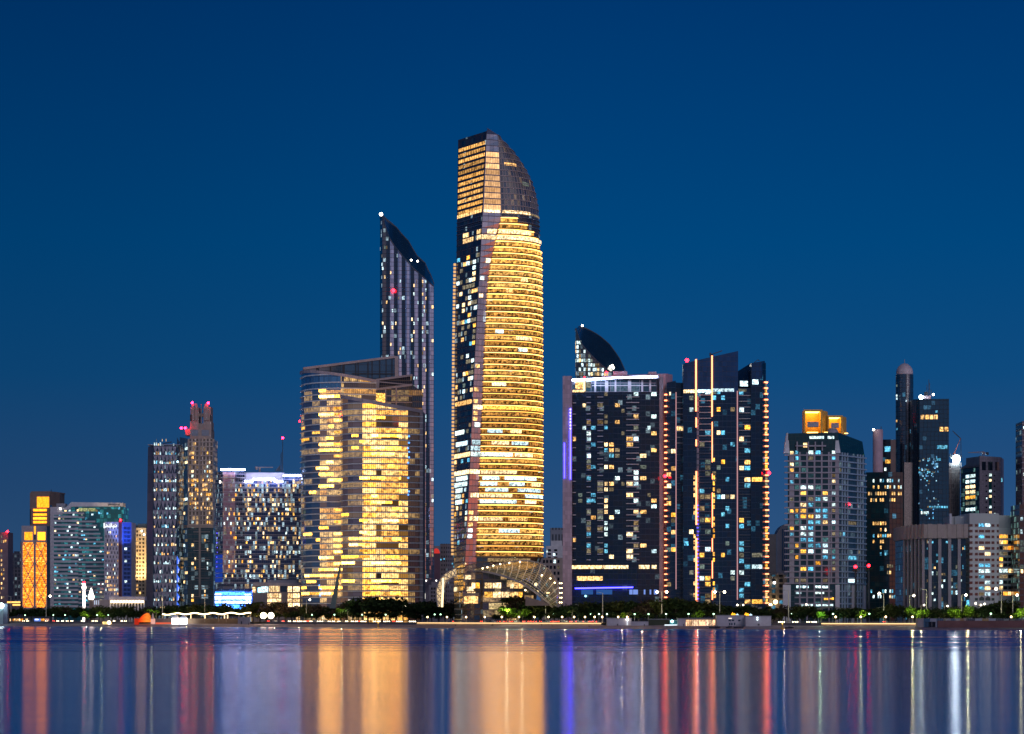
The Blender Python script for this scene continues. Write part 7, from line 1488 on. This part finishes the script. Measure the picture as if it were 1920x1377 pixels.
# ---- huts and cafe on the right beach
def huts():
    wm = plain_once('white hut wall', (.50, .45, .48), .7)
    def hut(label, a, b, d, top, m=wm, dep=8, name='beach_hut', cat='hut'):
        c = gp((a+b)/2, d); y = c.y; T = thing(name, label, cat, (c.x, y, 2.2)); MB().prism([(X(a, y), y), (X(b, y), y), (X(b, y), y+dep), (X(a, y), y+dep)], 1.6, Zp(top, y)).build('wall', m, T)
        MB().box(X(a, y)-.3, X(b, y)+.3, y-.3, y+dep, Zp(top, y), Zp(top, y)+.3, bottom=True).build('roof', GREY, T); return T, y
    T, y = hut('plain white beach hut left of the dry trees', 1138, 1184, 52, 1160); lamp(T, (X(1176, y), y-1, Zp(1162, y)), .7, WLAMP, 'wall_lamp'); MB().box(X(1175, y), X(1177.5, y), y-.5, y-.02, 2, Zp(1164, y)).build('lit_door', emit_once('pale door light', (.85, .9, 1), .9), T)
    for px in (1157, 1190): MB().box(X(px, y), X(px+2, y), y-1.2, y-.2, 2, Zp(1170, y)).build('bin', DARK, T)
    hut('low white wall block beside the white beach hut', 1184, 1216, 50, 1166, wm, 3)
    T, y = hut('dark garage stall with yellow lamps under dry trees', 1216, 1256, 56, 1162, plain_once('dark green shed', (.05, .055, .03), .8), 5); 
    T2, y2 = hut('teal lit shed with white kerb light left of cafe', 1256, 1272, 54, 1164, plain_once('teal shed', (.05, .16, .20), .6), 4); MB().box(X(1246, y2), X(1272, y2), y2-1, y2-.4, 1.9, 2.6).build('kerb_light', emit_once('pale kerb light', (.8, .92, 1), 1.4), T2); MB().sphere((X(1260, y2), y2-1, Zp(1165.5, y2)), .8, 8, 6).build('lamp', emit_once('teal lamp', (.5, 1, .9), 10, True), T2, True)
    T, y = hut('glass fronted beach cafe glowing warm orange inside', 1272, 1356, 50, 1160.5, wm, 10, 'beach_cafe', 'cafe'); S = wall([(1272, y), (1356, y)]); bg = WinBag(); us = linspace(S.upx(1286), S.upx(1354), 11); cf = lit('cafe light', (1, .56, .30), 1.5, .6, (1, .70, .46), .4)
    for i in range(11): bg.add(S, us[i], us[i+1]-.15, Zp(1174, y), Zp(1162.5, y), cf, .15)
    bg.done(T, 'window'); MB().box(X(1286, y), X(1345, y), y-2.5, y, Zp(1160, y), Zp(1159, y), bottom=True).build('awning', GREY, T)
    T, y = hut('white two storey beach building with dark windows right of cafe', 1344, 1398, 46, 1154.5, wm, 9)
    for px in (1366, 1372, 1384): MB().box(X(px, y), X(px+4.5, y), y-.12, y+.1, Zp(1165, y), Zp(1162, y), bottom=True).build('window', BLACKG, T)
    for px in (1367, 1371, 1376): MB().box(X(px, y), X(px+2.5, y), y-.12, y+.1, Zp(1172.5, y), Zp(1168, y), bottom=True).build('window', BLACKG, T)
    MB().box(X(1366, y), X(1372, y), y-.14, y+.1, Zp(1160.5, y), Zp(1159, y), bottom=True).build('sign_light', emit_once('hut sign light', (1, .8, .7), 1.6), T)
    T, y = hut('large blank white beach building with two small lamps', 1398, 1446, 44, 1156, wm, 9)
    for py in (1158.5, 1162): MB().sphere((X(1420, y), y-.4, Zp(py, y)), .45, 6, 4).build('wall_lamp', emit_once('pale wall lamp', (.7, .95, 1), 4), T)
    MB().box(X(1421, y), X(1424, y), y-.3, y+.1, Zp(1173, y), Zp(1170, y), bottom=True).build('vent', DARK, T)
    for px0, lab in ((1372, 'amber and white lit roof sign on the two storey beach building'), (1397, 'amber and white lit roof sign on the blank white beach building')):
        y = sY(px0, 56); K = thing('roof_sign', lab, 'sign', tuple(P(px0+6, 1156, y))); a = MB(); b = MB(); s = lambda m, pl, w=.55: [m.bar(P(px0+p, 1150+q, y), P(px0+r, 1150+t, y), w) for (p, q), (r, t) in zip(pl, pl[1:])]
        s(a, [(0, 4), (1, 1), (2.5, 1), (2.5, 4), (4, 4), (4, 2), (5.5, 1), (6, 4), (7, 4)], .8); s(a, [(1, -.5), (2, -.5)]); s(b, [(8, 4), (9, 2.5), (10, 4), (11, 2.5), (12, 4), (13, 3)]); s(b, [(10, 1.5), (11, 1.5)])
        a.build('amber_letters', emit_once('amber sign light', (1, .42, .02), 2.2), K); b.build('white_letters', emit_once('pale sign light', (.6, .85, 1), 1.6), K); MB().bar(P(px0, 1154.6, y+.3), P(px0+13, 1154.6, y+.3), .3).build('frame', DARK, K); MB().bar(P(px0+3, 1155, y+.3), P(px0+3, 1158, y+.3), .25).build('support', DARK, K); MB().bar(P(px0+10, 1155, y+.3), P(px0+10, 1158, y+.3), .25).build('support', DARK, K)
    # striped kiosks near the harbour wall
    for a, b, d, lab, cs in ((1720, 1768, 34, 'dark blue and white striped shed left of harbour wall', [(.30, .25, .25), (.03, .10, .18), (.32, .32, .38), (.03, .09, .16)]), (1775, 1808, 46, 'blue and white painted container with lit front behind harbour wall', [(.28, .26, .26), (.03, .10, .16), (.35, .33, .3), (.40, .20, .04)]), (1815, 1880, 46, 'white and yellow painted container right of lit container', [(.03, .03, .05), (.45, .45, .48), (.45, .26, .03), (.40, .42, .48), (.02, .03, .05)])):
        c = gp((a+b)/2, d); y = c.y; T = thing('painted_shed', lab, 'shed', (c.x, y, 1.5)); n = len(cs)
        for i, cc in enumerate(cs):
            x0, x1 = X(a+(b-a)*i/n, y), X(a+(b-a)*(i+1)/n, y); mb = MB(); sl = 1.2 if i % 2 else -1.2; z0_, z1_ = 1.4, Zp(1160, y); mb.prism([(x0, y), (x1, y), (x1, y+5), (x0, y+5)], z0_, z1_); mb.build('painted_panel', plain_once('shed paint %.2f %.2f %.2f' % cc, cc, .7), T)
        if a == 1720: MB().box(X(1735, y), X(1754, y), y-.3, y-.05, 1.5, Zp(1166, y)).build('dark_opening', BLACKG, T); MB().bar((X(1747, y), y-.5, 1.5), (X(1747, y), y-.5, Zp(1164, y)), .2).build('post', STEEL, T); MB().bar((X(1731, y), y-.5, 1.5), (X(1731, y), y-.5, Zp(1163, y)), .2).build('post', STEEL, T)
        if a == 1775: MB().box(X(1784, y), X(1800, y), y-.3, y-.05, Zp(1170, y), Zp(1166, y)).build('lit_front', LC, T)
    # boats and jet skis on the sand, buoys, people
    def boat(label, px, d, L, kind):
        c = gp(px, d, 0); z = .2+d*.035; T = thing('beached_boat', label, 'boat', (c.x, c.y, z)); hm = plain_once('dark boat hull', (.03, .03, .05), .4); mb = MB(); n = 8; secs = []
        for i in range(n+1):
            t = i/n; w = 1.0*math.sin(math.pi*min(1, .25+t*.75))**.6; x = c.x-L/2+L*t; k = .25*t*t; secs.append([Vector((x, c.y-w, z+.9+k)), Vector((x, c.y-w*.6, z+.15+k)), Vector((x, c.y+w*.6, z+.15+k)), Vector((x, c.y+w, z+.9+k))])
        for a, b in zip(secs, secs[1:]):
            for j in range(3): mb.face([a[j], b[j], b[j+1], a[j+1]])
            mb.face([a[0], a[3], b[3], b[0]])
        mb.build('hull', hm, T)
        if kind == 'canopy':
            MB().box(c.x-1.4, c.x+1.6, c.y-.8, c.y+.8, z+1.9, z+2.1, bottom=True).build('canopy', DARK, T)
            for dx in (-1.2, 1.4): MB().bar((c.x+dx, c.y-.7, z+.9), (c.x+dx, c.y-.7, z+1.9), .1).build('pole', STEEL, T)
        else:
            MB().bar((c.x-.8, c.y, z+.9), (c.x+.1, c.y, z+1.55), .35).build('handlebar', DARK, T); MB().box(c.x-.1, c.x+1.3, c.y-.3, c.y+.3, z+.9, z+1.25).build('seat', DARK, T)
    boat('dark covered boat on the sand before the beach cafe', 1338, 9, 5.5, 'canopy'); boat('dark jet ski right of the covered boat', 1346, 7, 3.2, 'ski'); boat('dark jet ski farthest left of the right pair of jet skis', 1367, 9, 3.6, 'ski'); boat('dark open boat with canopy at right end of the beached boats', 1385, 9, 6, 'canopy'); boat('pale dinghy at the water edge before the grey balcony tower', 1480, 4, 5, 'ski')
    for px, d, lab in ((709, -6, 'yellow lit buoy in the water before the gold offices'), (1467, -5, 'yellow lit buoy in the water left of grey balcony tower')):
        c = gp(px, d, 0); T = thing('buoy', lab, 'buoy', (c.x, c.y, 0)); ym = plain_once('yellow buoy paint', (.6, .30, .02), .5); MB().lathe((c.x, c.y, -.3), [(.9, 0), (.95, .9), (.5, 1.3), (.35, 3.0), (.02, 3.3)], 10).build('float', ym, T, True); MB().sphere((c.x, c.y, 3.3), .35, 6, 4).build('lamp', emit_once('buoy lamp', (1, .6, .15), 3), T)
    def person(px, d, label, pose, cloth):
        c = gp(px, d, 0); z = polyx(d, [(0, 0), (8, .35), (58, 2.2)])
        J = {'stand': [(0, 0, .95), (0, 0, 1.2), (0, 0, 1.42), (0, -.02, 1.6), (0, -.02, 1.72), (-.2, 0, 1.38), (-.26, .02, 1.1), (-.25, -.08, .86), (.2, 0, 1.38), (.27, .02, 1.1), (.25, -.1, .86), (-.1, 0, .9), (-.12, -.03, .48), (-.13, .02, .05), (-.13, -.16, .03), (.1, 0, .9), (.13, .03, .48), (.16, .1, .05), (.16, -.08, .03)],
             'sit': [(0, 0, .15), (0, .04, .40), (0, .02, .62), (0, -.02, .80), (0, -.03, .92), (-.2, .02, .58), (-.26, -.1, .36), (-.18, -.32, .38), (.2, .02, .58), (.26, -.1, .36), (.18, -.32, .38), (-.1, -.02, .14), (-.14, -.42, .46), (-.14, -.66, .06), (-.14, -.8, .04), (.1, -.02, .14), (.14, -.42, .46), (.14, -.66, .06), (.14, -.8, .04)]}[pose]
        Ed = [(0, 1), (1, 2), (2, 3), (3, 4), (2, 5), (5, 6), (6, 7), (2, 8), (8, 9), (9, 10), (0, 11), (11, 12), (12, 13), (13, 14), (0, 15), (15, 16), (16, 17), (17, 18)]; rad = [.15, .14, .15, .08, .1, .075, .055, .04, .075, .055, .04, .11, .075, .05, .04, .11, .075, .05, .04]
        me = bpy.data.meshes.new('person'); me.from_pydata([Vector(p) for p in J], Ed, []); me.materials.append(cloth); o = bpy.data.objects.new('person', me); COL.objects.link(o); o.location = (c.x, c.y, z); o.rotation_euler = (0, 0, R()*6.28)
        md = o.modifiers.new('skin', 'SKIN'); 
        for i, r in enumerate(rad): me.skin_vertices[0].data[i].radius = (r, r)
        me.skin_vertices[0].data[0].use_root = True; o.modifiers.new('sub', 'SUBSURF').levels = 1; tag(o, label, 'person', 'people on the beach'); WLOC[o] = Vector(o.location)
    dk = plain_once('dark clothes', (.02, .02, .025), .9)
    for px, d, pose in ((466, 36, 'stand'), (495, 30, 'sit'), (590, 30, 'stand'), (592, 28, 'sit'), (691, 38, 'stand'), (853.5, 36, 'sit'), (922, 40, 'sit'), (924, 36, 'stand'), (977, 30, 'sit'), (980, 30, 'sit'), (1016, 30, 'stand'), (1035, 22, 'stand'), (1104, 32, 'sit'), (1208, 34, 'stand'), (1251, 22, 'sit'), (1282, 36, 'stand'), (240, 34, 'stand')):
        person(px, d, ('standing' if pose == 'stand' else 'seated')+' person in dark clothes, '+place_words(pose+' person', px), pose, dk)
    # swim line of small floats along the waterline
    mb = MB()
    for k in range(150):
        px = 6+k*5.2; y = sY(px, -9); mb.sphere((X(px, y), y, .08), .28, 6, 4)
    o = mb.build('swim_line', plain_once('pale rope float', (.6, .6, .62), .6)); tag(o, 'long line of small pale floats just off the left beach', 'swim line')
    # palm shaped phone masts with red lamps
    for px, top in ((1604, 1064), (1629, 1062)):
        c = gp(px, 140); y = c.y; T = thing('phone_mast', 'palm shaped phone mast with red lamp, %s of the pair' % ('left' if px < 1610 else 'right'), 'phone mast', tuple(c), 'palm shaped phone masts'); MB().lathe((c.x, y, G), [(.7, 0), (.5, Zp(top, y)-G)], 8).build('pole', DARK, T); lamp(T, (c.x, y, Zp(top-1, y)), .95); mb = MB()
        for k in range(14): a = k*.449; mb.bar((c.x, y, Zp(top+7, y)), (c.x+2.2*math.cos(a), y+2.2*math.sin(a), Zp(top+7, y)+random.uniform(-1.2, 1.6)), .25)
        mb.build('frond', plain_once('mast frond', (.02, .04, .02), .7), T)
    # sagging pale shade bands between poles behind the trees
    for a, b, py, lab in ((920, 1002, 1141, 'before the tallest gold tower'), (1040, 1092, 1140, 'before the rose pier'), (1226, 1292, 1141, 'left of the orange light strips'), (1372, 1428, 1142, 'right of the orange light strips'), (1476, 1560, 1140, 'before the left of the grey balcony tower'), (1566, 1668, 1141, 'before the right of the grey balcony tower')):
        T = thing('shade_band', 'long sagging pale fabric band strung between poles '+lab, 'shade band', tuple(gp((a+b)/2, 128))); mb = MB(); n = 12
        for i in range(n):
            q = []
            for k, dz in ((i, 0), (i+1, 0), (i+1, 1.2), (i, 1.2)): p = gp(a+(b-a)*k/n, 128); q.append(Vector((p.x, p.y, Zp(py, p.y)-1.4*math.sin(math.pi*k/n)-.4*math.sin(2*math.pi*k/n*2)+dz)))
            mb.face(q)
        mb.build('fabric', plain_once('shade fabric', (.30, .28, .20), .8), T)
        for px in (a, (a+b)/2, b): p = gp(px, 128.5); MB().bar((p.x, p.y, G), (p.x, p.y, Zp(py, p.y)+1.4), .25).build('pole', STEEL, T)
huts()
